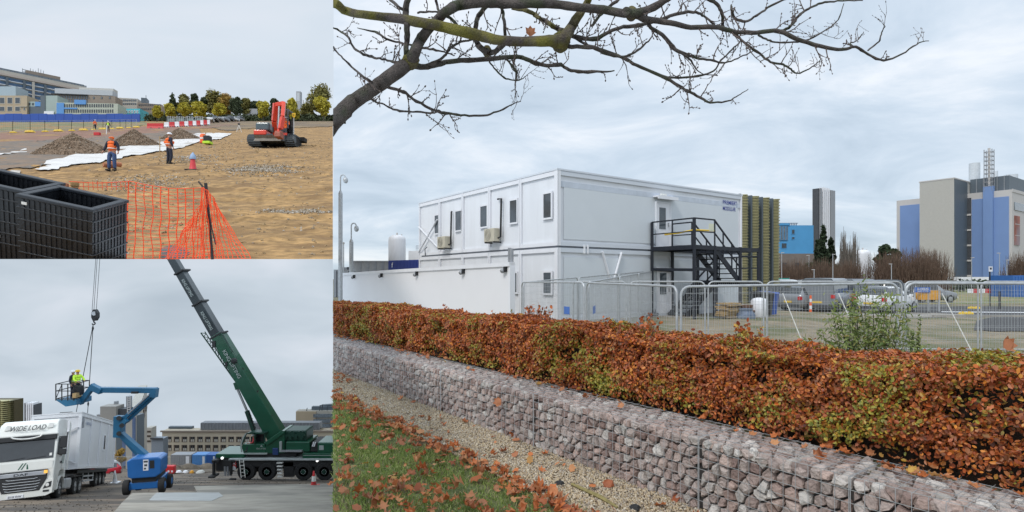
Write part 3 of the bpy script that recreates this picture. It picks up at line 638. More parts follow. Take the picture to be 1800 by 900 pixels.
# timber stack, bins, tank, pallets beneath
for i, (a, o_, w, h, m, nm, lb, ct) in enumerate(((7.0, 2.65, 1.0, .62, M_timber, 'timber_stack', 'stack of pale timber lengths under the black stair', 'timber'), (8.0, 2.75, .9, .5, mat('rusty_clutter', (.16, .075, .04), .9, var=.6, scale=9), 'scrap_pile', 'rusty brown scrap heap behind the fence under the stair', 'scrap'))):
    t = thing(nm, lb, ct, mp(a, o_, 0)); rr = random.Random(i)
    for k in range(9):
        mb = MB(); mb.box(mp(a+rr.uniform(-.08, .08), o_+rr.uniform(-.1, .1), .06+k*h/9), (w*rr.uniform(.75, 1.05), .5, h/11), .61+rr.uniform(-.15, .15)); mb.build('plank' if i == 0 else 'scrap_piece', m, t)
def bin_(a, o_, label, m):
    t = thing('wheeled_bin', label, 'bin', mp(a, o_, 0)); c = mp(a, o_, 0); r = Matrix.Rotation(.61, 3, 'Z')
    q = lambda x, y, z: c+r@Vector((x, y, z))
    mb = MB(); mb.hexa([q(-.25, -.25, .08), q(.25, -.25, .08), q(.25, .25, .08), q(-.25, .25, .08), q(-.3, -.34, .98), q(.3, -.34, .98), q(.3, .34, .98), q(-.3, .34, .98)]); mb.build('tub', m, t)
    mb = MB(); mb.hexa([q(-.32, -.37, .985), q(.32, -.37, .985), q(.32, .38, .985), q(-.32, .38, .985), q(-.3, -.33, 1.04), q(.3, -.33, 1.04), q(.3, .38, 1.1), q(-.3, .38, 1.1)]); mb.build('lid', m, t)
    for s in (-1, 1): mb = MB(); mb.cyl(q(s*.28-.03, .27, .1), q(s*.28+.03, .27, .1), .1, n=12); mb.build('wheel', M_rub, t)
bin_(9.55, 2.9, 'blue wheeled bin below the right end of the stair landing', mat('blue_plastic', (.03, .10, .42), .45))
bin_(9.0, 3.0, 'dark wheeled bin left of the blue bin', M_black)
mb = MB(); mb.lathe([(.3, 0), (.34, .05), (.34, .7), (.25, .8), (.08, .84)], mp(8.55, 3.1, 0), 14); o = mb.build('white_drum', M_white, smooth=True); tag(o, 'white plastic drum standing behind the fence beside the bins', 'drum')
mb = MB(); rr = random.Random(4)
prof = [(.75*(1+.1*math.sin(k*1.3)), z) for k, z in enumerate((0, .12, .28, .42))]
mb.lathe([(.42, 0), (.44, .12), (.3, .3), (.34, .4), (.02, .42)], mp(7.55, 3.1, 0), 7); o = mb.build('tarpaulin_heap', mat('grey_blue_sheet', (.12, .16, .24), .5, var=.4, scale=5, bump=1), smooth=True); tag(o, 'crumpled grey blue tarpaulin on the ground before the stair', 'tarpaulin')

# ---- temporary mesh fences
def fence_panel(pl, pr, h, label, grp, feet=True, brace=None, sign=None):
    """pl, pr: top corners in world space"""
    t = thing('mesh_fence_panel', label, 'fence', (pl+pr)/2-UPZ*h, grp); d = (pr-pl); L = d.length; u = d.normalized()
    q = lambda a, z: pl+u*a-UPZ*z
    r = .021; c = .14
    fr = MB(); pts = [q(.0, h), q(0, c)]+[q(c-c*math.cos(k), c-c*math.sin(k)) for k in (math.pi/8*i for i in range(1, 4))]+[q(c, 0), q(L-c, 0)]+[q(L-c+c*math.sin(k), c-c*math.cos(k)) for k in (math.pi/8*i for i in range(1, 4))]+[q(L, c), q(L, h)]
    fr.tube(pts, r, 7); fr.tube([q(0, h-.18), q(L, h-.18)], r*.8, 6); fr.build('tube_frame', M_galv, t, smooth=True)
    m = MB(); w = .0022; n = int(L/.05)
    for i in range(1, n): m.tube([q(L*i/n, .005), q(L*i/n, h-.18)], w, 3, False)
    for z in np.arange(.11, h-.2, .2): m.tube([q(.01, z), q(L-.01, z)], w, 3, False)
    m.build('wire_mesh', M_galv, t, fix=False)
    if feet:
        for a in (0, L):
            g = MB(); pq = q(a, h); g.box(pq+UPZ*.06, (.24, .6, .12), math.atan2(u.y, u.x)); g.build('foot', M_dgrey, t, bevel=.02)
    if brace:
        for a in brace: m = MB(); m.bar(q(a, .3), q(a+.35, h)+Vector((0, -.6, 0)), .016); m.build('brace', M_lamp, t)
    if sign:
        m = MB(); k = q(sign[0], .75); nn = u.cross(UPZ); nn = nn if nn.y < 0 else -nn
        m.obox(k+nn*.012, u*.26, UPZ*.18, nn*.006); m.build('sign_plate', mat('blue_sign', (.06, .16, .5), .5), t)
    return t
def fz(px, py, Y): return P(px, py, Y)
G1 = 'temporary mesh fence panels nearest the hedge'; G2_ = 'temporary mesh fence panels of the rear row'; G3 = 'mesh fence panels running back to the building'
fence_panel(fz(1197, 504, 9.35), fz(1578, 497.5, 9.2), 1.86, 'big mesh fence panel in front of the parked cars, left of the doubled posts', G1)
fence_panel(fz(1592, 498, 9.2), fz(1975, 498.5, 9.2), 1.86, 'rightmost near mesh fence panel, running out of the right edge', G1)
fence_panel(fz(1031, 497, 12.6), fz(1190, 503.5, 9.4), 1.86, 'slanting mesh fence panel in front of the lower door', G1)
fence_panel(fz(917, 496, 15.7), fz(1027, 496.5, 12.7), 1.86, 'leftmost mesh fence panel, beside the end of the white panel wall', G1, sign=(2.4,))
for (x0, Y0, x1, Y1, nm, sg) in ((1034, 12.8, 1145, 24.5, ('first', 'second', 'third'), 1), (919, 15.9, 1139, 25.2, ('near', 'middle', 'far'), 0)):
    A, B = fz(x0, 496.5, Y0), fz(x1, 477, Y1)
    for k in range(3):
        a, b = A.lerp(B, k/3+.004), A.lerp(B, (k+1)/3-.004)
        fence_panel(a, b, 1.9, ('%s mesh fence panel of the line running back to the stair' if sg else '%s mesh fence panel of the long line along the white wall') % nm[k], G3, sign=(.4,) if k == 0 and sg else None)
xs = [1004, 1104, 1242, 1345, 1588, 1722, 1960]; Ys = [15.2, 14.8, 14.6, 14.5, 14.4, 14.3, 14.2]
nl = ['rear mesh fence panel seen against the lower white wall', 'rear mesh fence panel crossing the lower door', 'rear mesh fence panel in front of the timber and bins', 'long rear mesh fence panel in front of the grey cars', 'rear mesh fence panel beside the blue and orange sign', 'rear mesh fence panel in front of the road at the right edge']
for k in range(6):
    fence_panel(fz(xs[k]+3, 495, Ys[k]), fz(xs[k+1]-3, 495, Ys[k+1]), 1.88, nl[k], G2_, brace=(.4, 1.8) if k in (3,) else ((.9,) if k == 4 else None))
def ground_block(px, py, label):
    Y = 1.95/((py-HY)/F); o = MB(); c = P(px, py, Y); rr = random.Random(px)
    t = thing('yellow_fence_foot', label, 'fence foot', c, 'yellow fence feet by the road')
    o.hexa([c+Vector(v) for v in ((-.38, -.13, 0), (.38, -.13, 0), (.38, .13, 0), (-.38, .13, 0), (-.32, -.1, .14), (.32, -.1, .14), (.32, .1, .14), (-.32, .1, .14))]); o.build('block', M_yellow, t, bevel=.03)
    for s in (-.18, .18): o = MB(); o.cyl(c+Vector((s, 0, .14)), c+Vector((s, 0, .17)), .06, n=10); o.build('socket', M_yellow, t)
ground_block(1698, 553, 'yellow fence foot lying by the kerb, nearer one'); ground_block(1712, 543, 'yellow fence foot farther back on the road')
# ---------------------------------------------------------------- foliage tools
def blob_leaves(name, blobs, n, size, m, parent, rng=RNG, hollow=.5, up=.3, clipf=None):
    """blobs: (x, y, z, rx, ry, rz). Leaf faces through the outer part of each blob"""
    B = np.array(blobs, float); vol = (B[:, 3]*B[:, 4]*B[:, 5])**(2/3); idx = rng.choice(len(B), n, p=vol/vol.sum())
    d = rng.normal(size=(n, 3)); d /= np.linalg.norm(d, axis=1, keepdims=True)
    r = (hollow+(1-hollow)*rng.uniform(size=n))**.6*(1+.12*rng.normal(size=n))
    p = B[idx, :3]+d*B[idx, 3:]*r[:, None]
    if clipf is not None: k = clipf(p); p, d = p[k], d[k]
    s = rng.uniform(.6, 1.3, len(p))*size
    return scatter(name, QUAD_V, QUAD_F, p, rotmats(d+rng.normal(size=d.shape)*.8+[0, 0, up], rng), s, m, parent)
def tree(label, base, h, w, m, n=1400, leaf=.3, trunk=.3, bare=.25, group=None, name='broadleaf_tree', seed=0, kind='round', tm=None, cat='tree'):
    rng = np.random.default_rng(seed); base = Vector(base); t = thing(name, label, cat, base, group)
    blobs = []
    if kind == 'round':
        k = 16
        for i in range(k):
            a = rng.uniform(0, 6.28); rr = rng.uniform(0, .62)*w/2; zz = bare*h+(h*(1-bare))*rng.uniform(.22, .8); s = rng.uniform(.24, .36)
            sh = 1-abs((zz-bare*h)/(h*(1-bare))-.45)*.9; s2 = s*w*.62
            blobs.append((base.x+math.cos(a)*rr*sh, base.y+math.sin(a)*rr*sh, base.z+zz, s2, s2, min(s2, h*.2)))
    else:
        for i in range(15):
            f = i/14; zz = bare*h+(1-bare)*h*f; s = w*.5*(1-f)**.8+.12*w*.3
            for q in range(3):
                a = rng.uniform(0, 6.28); o = s*.5*rng.uniform(.3, 1.1); blobs.append((base.x+math.cos(a)*o, base.y+math.sin(a)*o, base.z+zz+rng.normal()*h*.015, s*.55, s*.55, h*.035))
    mb = MB(); lean = rng.normal()*.02*h
    tp = base+Vector((lean, 0, h*.8)); mb.tube([base, base.lerp(tp, .4)+Vector((rng.normal()*.01*h, 0, 0)), tp], [trunk, trunk*.65, trunk*.15], 7)
    for i in range(7):
        b = blobs[i % len(blobs)]; s0 = base.lerp(tp, .3+.07*i); mb.tube([s0, s0.lerp(Vector(b[:3]), .5)+Vector((0, 0, -.02*h)), Vector(b[:3])], [trunk*.4, trunk*.25, trunk*.08], 5)
    mb.build('trunk', tm or M_bark, t, smooth=True)
    blob_leaves('crown', blobs, n, leaf, m, t, rng); return t
def twigbush(label, base, w, h, n, m, name='bare_shrub', group=None, seed=0, th=.02, cat='shrub', depth=None):
    rng = random.Random(seed); t = thing(name, label, cat, base, group); base = Vector(base); mb = MB(); depth = depth or w
    for i in range(n):
        x = rng.gauss(0, .27)*w; x = max(-.5*w, min(.5*w, x)); y = rng.uniform(-.5, .5)*depth
        hh = h*math.sqrt(max(.12, 1-(abs(x)/(.56*w))**2))*rng.uniform(.55, 1.03); b0 = base+Vector((x*.75, y, 0)); 
        tip = base+Vector((x*1.1+rng.gauss(0, .05*w), y+rng.gauss(0, .04*w), hh)); mid = b0.lerp(tip, .5)+Vector((rng.gauss(0, .03*w), 0, 0))
        mb.tube([b0, mid, tip], [th, th*.6, th*.25], 3, False)
        for q in range(2):
            s0 = mid.lerp(tip, rng.uniform(0, .7)); mb.tube([s0, s0+Vector((rng.gauss(0, .08*w), rng.gauss(0, .05*w), rng.uniform(.05, .22)*h))], [th*.5, th*.2], 3, False)
    mb.build('twigs', m, t, fix=False); return t
def grd(px, Y): x = (px-CX)/F*Y; return Vector((x, Y, g0(x, Y)))

# ---------------------------------------------------------------- far buildings of the main plot
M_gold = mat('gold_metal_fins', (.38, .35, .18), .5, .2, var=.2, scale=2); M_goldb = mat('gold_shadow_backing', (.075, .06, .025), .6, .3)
M_clad = mat('ribbed_pale_cladding', (.50, .49, .46), .6, var=.05); M_cladd = mat('dark_slate_cladding', (.10, .125, .15), .5, var=.1)
M_bluep = mat('blue_render', (.17, .27, .51), .55, var=.05, scale=.3); M_greyf = mat('warm_grey_render', (.52, .50, .49), .6, var=.04, scale=.3)
M_bluec = mat('sky_blue_cladding', (.08, .31, .58), .5, var=.08, scale=.3); M_brick = mat('grey_brown_brick', (.19, .16, .14), .8, var=.15, scale=1)
f = Fc((.398*45, 45), (.398*45+.82*5.45, 45+.573*5.45)); zt = f.z(0, 341)
t = thing('car_park_building', 'building clad in scalloped gold metal fins right of the white building', 'building', (f.a.x, f.a.y, -1.95))
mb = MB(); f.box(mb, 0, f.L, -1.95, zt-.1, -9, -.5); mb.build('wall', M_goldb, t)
mb = MB(); cols = 3.6
def wave(u): ph = (u/f.L*cols) % 1; return .5*math.sin(math.pi*ph/.62) if ph < .62 else -.3
z = -1.9; k = 0
while z < zt:
    us = np.linspace(0, f.L, 46); top = [f.pt(u, z, wave(u)+(.03 if (k+int(u*18)) % 2 else -.03)) for u in us]; bk_ = [f.pt(u, z, -.5) for u in us]
    n = len(us); mb.add(top+bk_+[p+UPZ*.06 for p in top]+[p+UPZ*.06 for p in bk_], [(i, i+1, n+i+1, n+i) for i in range(n-1)]+[(2*n+i, 3*n+i, 3*n+i+1, 2*n+i+1) for i in range(n-1)]+[(i, 2*n+i, 2*n+i+1, i+1) for i in range(n-1)]); z += .125; k += 1
mb.build('fin_cladding', M_gold, t, fix=False)
mb = MB(); us = np.linspace(0, f.L, 60); mb.add([f.pt(u, -1.95, wave(u)-.1) for u in us]+[f.pt(u, zt-.05, wave(u)-.1) for u in us]+[f.pt(u, zt-.05, -.5) for u in us], [(i, i+1, 61+i, 60+i) for i in range(59)]+[(60+i, 61+i, 121+i, 120+i) for i in range(59)]); mb.build('scalloped_skin', mat('dull_gold_skin', (.10, .09, .04), .5, .3, var=.2), t, fix=False)
for c in range(4):
    mb = MB(); u = min(f.L-.06, c*f.L/cols); f.box(mb, u-.09, u+.09, -1.9, zt, -.4, .2); mb.build('mullion', M_cladd, t)
# blue building
f = fpx(1355, 150, 1430, 150); t = thing('blue_office_building', 'bright blue clad office building between gold building and chimney', 'building', (f.a.x, 150, -1.95))
zb = f.z(0, 446)
mb = MB(); f.box(mb, 0, f.L, zb, f.z(0, 396), -20, 0); mb.build('wall', M_bluec, t)
mb = MB(); f.pbox(mb, 1362, 1387, 392.5, 396, -20, .3); mb.build('roof_parapet', M_bluec, t)
mb = MB(); f.pbox(mb, 1360, 1432, 446, 498, -22, .8); mb.build('ground_storey', M_brick, t)
mb = MB(); f.pbox(mb, 1362, 1384, 398, 422, .0, .25); mb.build('curtain_wall', M_glassl, t)
for (a, b, c, d) in ((1391, 1397, 403, 412), (1391, 1397, 416, 421), (1373, 1383, 427, 437)):
    f.win(t, f.upx(a), f.upx(b), f.z(0, d), f.z(0, c), M_bluec, M_glass, .12, .1)
for a in (1366, 1370, 1375, 1380): mb = MB(); f.pbox(mb, a, a+.8, 398, 422, .25, .4); mb.build('mullion', M_bluec, t)
mb = MB()
for a in range(1380, 1422, 3): f.pbox(mb, a, a+.6, 388, 396, -6, -5.6)
f.pbox(mb, 1378, 1422, 388, 389, -6, -5.6); mb.build('plant_screen', M_grey, t)
for a in (1372, 1395, 1420): mb = MB(); f.pbox(mb, a, a+9, 462, 480, .8, .9); mb.build('ground_window', M_dgrey, t)
# chimney tower
f = fpx(1438, 205, 1466, 212); t = thing('chimney_tower', 'tall slim tower with vertical white and dark ribs above the conifers', 'tower', (f.a.x, 205, -1.95))
mb = MB(); f.box(mb, 0, f.L, -1.95, f.z(0, 331), -2, 0); mb.build('core', M_dgrey, t)
cols = [(.07, .16, M_grey), (.24, .31, M_white), (.37, .43, M_white), (.48, .54, M_white), (.59, .65, M_white), (.70, .99, M_grey)]
for i, (a, b, m) in enumerate(cols): mb = MB(); f.box(mb, a*f.L, b*f.L, -1.95, f.z(0, 328 if 0 < i < 5 else 330.5), -1.2, .5); mb.build('rib', m, t)
for py in range(337, 440, 9): mb = MB(); f.box(mb, .22*f.L, .7*f.L, f.z(0, py+.8), f.z(0, py), 0, .2); mb.build('floor_band', M_cladd, t)
# large clad building on the same grid as the site building
K = Vector((.879*110, 110, 0)); lx, ly = Vector((.82, .573, 0)), Vector((-.573, .82, 0))
t = thing('laboratory_building', 'large blue and grey clad building with lattice mast at the right', 'building', (K.x, K.y, -1.95)); zb = -1.95
def kbox(mb, x0, x1, y0, y1, z0, z1): p = K+lx*x0+ly*y0; mb.obox((p.x, p.y, z0), lx*(x1-x0), ly*(y1-y0), UPZ*(z1-z0)); return mb
H1, H2 = 17.3, 19.8
kbox(MB(), 0, 46, 0, 19.8, zb, H1).build('wall', M_greyf, t)
kbox(MB(), -7.1, 3, 7.08, 12.9, zb, H2-.12).build('stair_tower', M_clad, t)
mb = MB(); 
for i in range(38): y = 7.12+i*.152; kbox(mb, -7.16, -7.1, y, y+.075, zb, H2-.2)
mb.build('cladding_ribs', M_clad, t)
kbox(MB(), -7.0, 0, 7.0, 7.08, zb, H2-.2).build('dark_side_wall', M_cladd, t)
kbox(MB(), -7.2, 3.1, 6.98, 13.0, H2-.12, H2+.1).build('tower_coping', M_greyf, t)
kbox(MB(), -.12, 0, .45, 6.3, zb+.8, H1-1.3).build('blue_panel', M_bluep, t)
kbox(MB(), -.12, 0, 13.6, 19.1, zb+.8, H1-1.2).build('blue_panel', M_bluep, t)
kbox(MB(), -.75, .4, 2.75, 4.3, zb, H1+1.0).build('blue_shaft', M_bluep, t)
kbox(MB(), -.1, 0, 6.38, 7.0, zb, H1-.9).build('stair_glazing', M_dgrey, t)
for z in np.arange(0, 15, 3.1): mb = MB(); kbox(mb, -.25, 0, 6.36, 7.0, z+.4, z+.75); mb.build('balcony_slab', M_greyf, t)
kbox(MB(), 1.5, 32, .8, 7.0, H1, H1+3.0).build('roof_plant', M_cladd, t)
for i in range(5): kbox(MB(), 1.42, 1.5, 1.5+i*1.1, 1.6+i*1.1, H1, H1+3.05).build('plant_mullion', M_grey, t)
kbox(MB(), -.12, 46, -.1, 0, H1-.5, H1+.1).build('parapet', M_greyf, t)
mb = kbox(MB(), 1.2, 12, -.14, -.02, 13.4, 14.9); mb.build('window', M_glassl, t)
mb = kbox(MB(), 1.3, 4.2, -.18, -.02, 6.6, 12.3); p_ = mb.build('poster', mat('poster_red_brown', (.30, .10, .07), .6, var=.6, scale=.35, col2=(.25, .25, .3)), t)
for z in (8.4, 10.6): mb = kbox(MB(), 1.25, 4.25, -.2, -.16, z, z+.12); mb.build('poster_seam', M_greyf, t)
mb = MB()   # lattice mast
c0 = K+ly*3.5-lx*.1; ms = .62; Hm = 25.6
for a in (-1, 1):
    for b in (-1, 1): mb.bar(c0+lx*a*ms+ly*b*ms+UPZ*H1, c0+lx*a*ms+ly*b*ms+UPZ*Hm, .1)
zz = H1+1
while zz < Hm+.1:
    for s in (-1, 1): mb.bar(c0-lx*ms+ly*s*ms+UPZ*zz, c0+lx*ms+ly*s*ms+UPZ*zz, .11); mb.bar(c0+lx*s*ms-ly*ms+UPZ*zz, c0+lx*s*ms+ly*ms+UPZ*zz, .11)
    zz += .85
mb.build('lattice_mast', M_grey, t, fix=False)
mb = MB(); mb.cyl(c0+UPZ*H1, c0+UPZ*(Hm+.3), .22, n=8); mb.build('mast_flue', M_greyf, t)
for px, py, Y, r in ((1713, 287, 118, .95), (1750, 301, 130, .45), (1779, 307, 122, 1.0), (1771, 307, 122, .3)):
    p = P(px, py, Y); mb = MB(); mb.cyl((p.x, p.y, H1), p, r, n=12); mb.build('flue', mat('pale_flue', (.60, .64, .68), .5), t, smooth=True)
# things at its foot
mb = MB(); c = grd(1725, 96); mb.box(c+Vector((0, 0, 1.75)), (9.5, 2.4, 1.0)); o = mb.build('white_cabin', M_white); tag(o, 'long low white cabin at the foot of the laboratory building', 'cabin')
def tank(label, px, Y, wpx, ytop, ybase, m=M_white, ladder=True):
    r = wpx/2*Y/F; c = grd(px, Y); zt = (HY-ytop)/F*Y; z0 = min((HY-ybase)/F*Y, 99); t = thing('gas_tank', label, 'tank', (c.x, c.y, z0)); c.z = z0; H = zt-z0
    mb = MB(); mb.lathe([(r*.9, 0), (r, .05*H), (r, .86*H), (r*.93, .93*H), (r*.6, .985*H), (r*.05, H)], c, 24); mb.build('shell', m, t, smooth=True)
    mb = MB(); mb.cyl(c+UPZ*H*.97, c+UPZ*H*1.06, r*.1, n=8); mb.cyl(c+Vector((r*.55, 0, H*.9)), c+Vector((r*.55, 0, H*1.02)), r*.06, n=6); mb.cyl(c+Vector((-r*.5, 0, H*.9)), c+Vector((-r*.5, 0, H*1.0)), r*.06, n=6); mb.build('vent', M_greyf, t); return t
tank('white round-topped tank rising behind the blue container', 698, 62, 30, 413, 476)
tank('white tank between the conifers and the brown shrubs', 1516.5, 92, 25, 439, 496)
# skyline beyond the white panel wall
mb = MB(); f = fpx(683, 55, 744, 52); t = thing('site_container', 'dark blue container below the white tank', 'container', (f.a.x, 55, 0)); f.box(mb, 0, f.L, -2, f.z(0, 458), -2.4, 0); mb.build('body', mat('deep_blue_steel', (.015, .035, .22), .5), t)
text(t, 'f', f.pt(f.L*.12, f.z(0, 466), .03), f.u, UPZ, .45, M_white)
mb = MB(); 
for i in range(24): f.box(mb, i*f.L/24, (i+.5)*f.L/24, -1.8, f.z(0, 460), 0, .03)
mb.build('corrugation', MT['deep_blue_steel'], t)
for (x0, x1, y0, m, nm, lb) in ((586.5, 640, 474, M_grey, 'plant_building', 'low grey plant building with roof vents at the left skyline'), (640, 666, 463, M_galv, 'plant_building', 'silver sided plant block left of the white tank'), (664, 684, 466, M_clad, 'plant_building', 'pale cream plant block touching the white tank')):
    f = fpx(x0, 60, x1, 60); t = thing(nm, lb, 'building', (f.a.x, 60, -2)); mb = MB(); f.box(mb, 0, f.L, -2, f.z(0, y0), -5, 0); mb.build('wall', m, t)
    for i in range(4): mb = MB(); a = lerp(x0+3, x1-6, i/3); f.pbox(mb, a, a+5, y0-5, y0, -3, -1); mb.build('roof_vent', M_dgrey if i % 2 else M_grey, t)
    for i in range(5): mb = MB(); u = f.L*(i+.5)/5; f.box(mb, u-.04, u+.04, -2, f.z(0, y0)-.1, 0, .05); mb.build('wall_rib', M_dgrey, t)
for i in range(5):
    c = P(632+i*13, 462, 58); mb = MB(); mb.lathe([(.75, -.9), (.75, .0), (.8, .02), (.8, .18), (.6, .2)], c, 14); o = mb.build('rooftop_fan', M_grey, smooth=True); tag(o, ('round rooftop fan nearest the tall camera pole', 'second round rooftop fan from the left', 'middle round rooftop fan of the row of five', 'fourth round rooftop fan from the left', 'round rooftop fan nearest the white tank')[i], 'fan', 'round fans on the plant roof')
f = fpx(718, 70, 744, 70); t = thing('white_plant_house', 'white plant house with railings left of the modular building', 'building', (f.a.x, 70, -2)); mb = MB(); f.box(mb, 0, f.L, -2, f.z(0, 441), -5, 0); mb.build('wall', M_white, t)
mb = MB()
for px in range(729, 744, 3): f.pbox(mb, px, px+.5, 431, 441, -1, -.9)
f.pbox(mb, 729, 744, 431, 431.7, -1, -.9); f.pbox(mb, 729, 744, 435, 435.6, -1, -.9); mb.build('roof_railing', M_grey, t)
# poles
def cctv(label, px, ytop, Y, side=1):
    b = P(px, 0, Y); b.z = -1.9; zt = (HY-ytop)/F*Y; t = thing('camera_pole', label, 'camera pole', b, 'camera poles at the left skyline'); s = Y/30
    mb = MB(); mb.cyl(b, (b.x, b.y, zt-1.0*s), .11*s, n=10); mb.cyl((b.x, b.y, zt-1.0*s), (b.x, b.y, zt-.85*s), .11*s, .05*s, 10); mb.build('pole', M_galv, t, smooth=True)
    mb = MB(); mb.tube([Vector((b.x, b.y, zt-.9*s))]+[Vector((b.x+side*(.13-.13*math.cos(a))*s, b.y, zt-.15*s+.14*s*math.sin(a))) for a in np.linspace(0, math.pi, 7)], .035*s, 7); mb.build('swan_neck', M_galv, t, smooth=True)
    mb = MB(); c = Vector((b.x+side*.27*s, b.y, zt-.33*s)); mb.lathe([(.03*s, .2*s), (.1*s, .14*s), (.13*s, .04*s), (.12*s, -.05*s), (.06*s, -.12*s), (.01, -.13*s)], c, 12); mb.build('dome_camera', M_galv, t, smooth=True)
cctv('tall grey pole with domed camera at the far left', 598.5, 307, 30); cctv('shorter grey camera pole right of the tall one', 617.5, 392, 48)
def lamp(label, px, ytop, Y, ybase=492, head='flat', group='street lamps in the car park', hw=1):
    b = P(px, ybase, Y); b.z = g0(b.x, b.y); zt = (HY-ytop)/F*Y; t = thing('street_lamp', label, 'street lamp', b, group); s = Y/F
    mb = MB(); mb.cyl(b, (b.x, b.y, zt), max(.05, .55*s), max(.035, .4*s), 8); mb.build('pole', M_galv, t, smooth=True)
    mb = MB()
    if head == 'flat': mb.box((b.x+2*s*hw, b.y, zt), (5*s, 2*s, 1.1*s))
    else: mb.lathe([(.4*s, -4*s), (2.3*s, 0), (2.0*s, .5*s), (.3*s, 1.6*s)], (b.x, b.y, zt), 10)
    mb.build('lamp_head', M_greyf, t)
lamp('lantern lamp post between the two camera poles', 604, 427, 40, head='lantern')
for i, (px, yt, Y, lb) in enumerate(((1374, 444, 60, 'lamp post in front of the gold clad building edge'), (1422, 449, 70, 'lamp post in front of the blue office building'), (1464, 447, 62, 'lamp post in front of the chimney tower'), (1567, 464, 60, 'white lamp post amid the brown shrubs'), (1708, 453, 75, 'lamp post before the dark wall of the laboratory building'), (1757, 445, 85, 'lamp post before the blue panel right of the mast'), (1770, 457, 70, 'rightmost lamp post before the blue panels'), (1431, 474, 58, 'short lamp post beside the white van'))): lamp(lb, px, yt, Y, hw=(-1) ** i*.8)
c = P(1740, 476, 40); t = thing('parking_sign', 'white notice on a dark post in front of the blue shaft', 'sign', (c.x, c.y, g0(c.x, c.y))); mb = MB(); mb.cyl((c.x, c.y, g0(c.x, c.y)), c, .045, n=8); mb.build('post', M_black, t); mb = MB(); mb.box(c+Vector((0, -.06, .12)), (.26, .03, .36)); mb.build('sign_plate', M_white, t); mb = MB(); mb.box(c+Vector((0, -.08, .16)), (.14, .012, .14)); mb.build('sign_symbol', M_dgrey, t)
c = P(1757, 512, 36); mb = MB(); mb.cyl((c.x, c.y, -1.95), c, .06, n=8); o = mb.build('bollard', M_black, smooth=True); tag(o, 'thin dark bollard by the road near the right edge', 'bollard')
f = fpx(1780, 60, 1840, 60); t = thing('blue_skip_container', 'blue site container cut off by the right edge', 'container', (f.a.x, 60, -1.9)); mb = MB(); f.box(mb, 0, f.L, -1.95, f.z(0, 484), -3, 0); mb.build('body', mat('container_blue', (.04, .14, .42), .5), t); mb = MB(); [f.box(mb, i*.3, i*.3+.14, -1.8, f.z(0, 486), 0, .05) for i in range(11)]; mb.build('corrugation', MT['container_blue'], t)
f = fpx(1608, 33, 1655, 33.4); t = thing('site_sign_stack', 'blue fence company sign above an orange barrier behind the white car', 'sign', (f.a.x, 33, -1.95))
mb = MB(); f.pbox(mb, 1608, 1636, 505, 514, -.03, 0); mb.build('blue_board', MT['blue_sign'], t); text(t, 'G-HERAS', f.pt(f.upx(1622), f.z(0, 508), .01), f.u, UPZ, .12, M_white, .8); text(t, '01652 371771', f.pt(f.upx(1622), f.z(0, 512), .01), f.u, UPZ, .07, M_white, .75)
mb = MB(); f.pbox(mb, 1620, 1655, 511, 527, -.5, -.06); mb.build('orange_board', mat('orange_yellow', (.7, .33, .03), .5), t)
for px in (1610, 1634, 1652): mb = MB(); u = f.upx(px); f.box(mb, u-.03, u+.03, -1.95, f.z(0, 506), -.1, -.04); mb.build('post', M_galv, t)
# trees and shrubs of the background
M_conif = mat('conifer_foliage', (.03, .05, .022), .8, island=.5, var=.3, trans=.1); M_ever = mat('dark_evergreen', (.035, .06, .025), .8, island=.5, var=.3, trans=.1)
M_twig = mat('bare_twigs', (.13, .085, .06), .9, island=.35, var=.2); M_twigb = mat('pale_bare_twigs', (.16, .14, .12), .9, island=.3)
for i, (px, yt, wpx, Y, lb) in enumerate(((1447, 400, 28, 78, 'dark conifer in front of the chimney tower, taller one'), (1461, 418, 20, 80, 'dark conifer right of the taller conifer'), (1437, 425, 14, 82, 'small dark conifer left of the chimney tower'))):
    b = grd(px, Y); tree(lb, b, (HY-yt)/F*Y+1.95, wpx*Y/F, M_conif, 2600, .28, .22, .12, 'conifers below the chimney tower', 'conifer_tree', 20+i, 'cone')
for i, (px, yt, wpx, Y, lb) in enumerate(((1483, 400, 14, 84, 'tall bare slender tree left of the white tank'), (1502, 408, 15, 88, 'bare slender tree just left of the white tank'), (1493, 425, 12, 90, 'smaller bare tree between two slender ones'))):
    b = grd(px, Y); twigbush(lb, b, wpx*Y/F, (HY-yt)/F*Y+1.95, 130, M_twigb, 'bare_tree', 'slender bare trees', 40+i, .05, 'tree')
for i, (px, yt, wpx, Y, lb) in enumerate(((1550, 421, 34, 88, 'dark evergreen tree right of the white tank'), (1574, 426, 18, 92, 'smaller evergreen tree against the grey wall edge'), (1480, 455, 30, 86, 'low evergreen clump below the slender bare trees'), (1424, 458, 30, 84, 'low evergreen clump before the blue building'))):
    b = grd(px, Y); tree(lb, b, (HY-yt)/F*Y+1.95, wpx*Y/F, M_ever, 1500, .3, .2, .1, 'evergreens behind the shrubs', 'evergreen_tree', 60+i)
for i, (px, yt, wpx, Y, lb) in enumerate(((1395, 455, 40, 66, 'bare brown shrub at the blue building foot'), (1440, 452, 50, 68, 'bare brown shrub under the chimney tower'), (1485, 455, 44, 70, 'bare brown shrub left of the white tank foot'), (1560, 440, 52, 70, 'broad bare brown shrub right of the white tank'), (1600, 434, 56, 70, 'tallest bare brown shrub, before the grey ribbed tower'), (1634, 437, 44, 72, 'bare brown shrub at the right end of the shrub row'), (1798, 440, 40, 74, 'bare brown shrub at the right picture edge'), (1350, 455, 50, 72, 'bare brown shrub beside the gold building'))):
    twigbush(lb, grd(px, Y), wpx*Y/F*1.25, (HY-yt)/F*Y+1.95, 620, M_twig, 'bare_shrub', 'bare brown shrubs behind the car park', 80+i, .03)
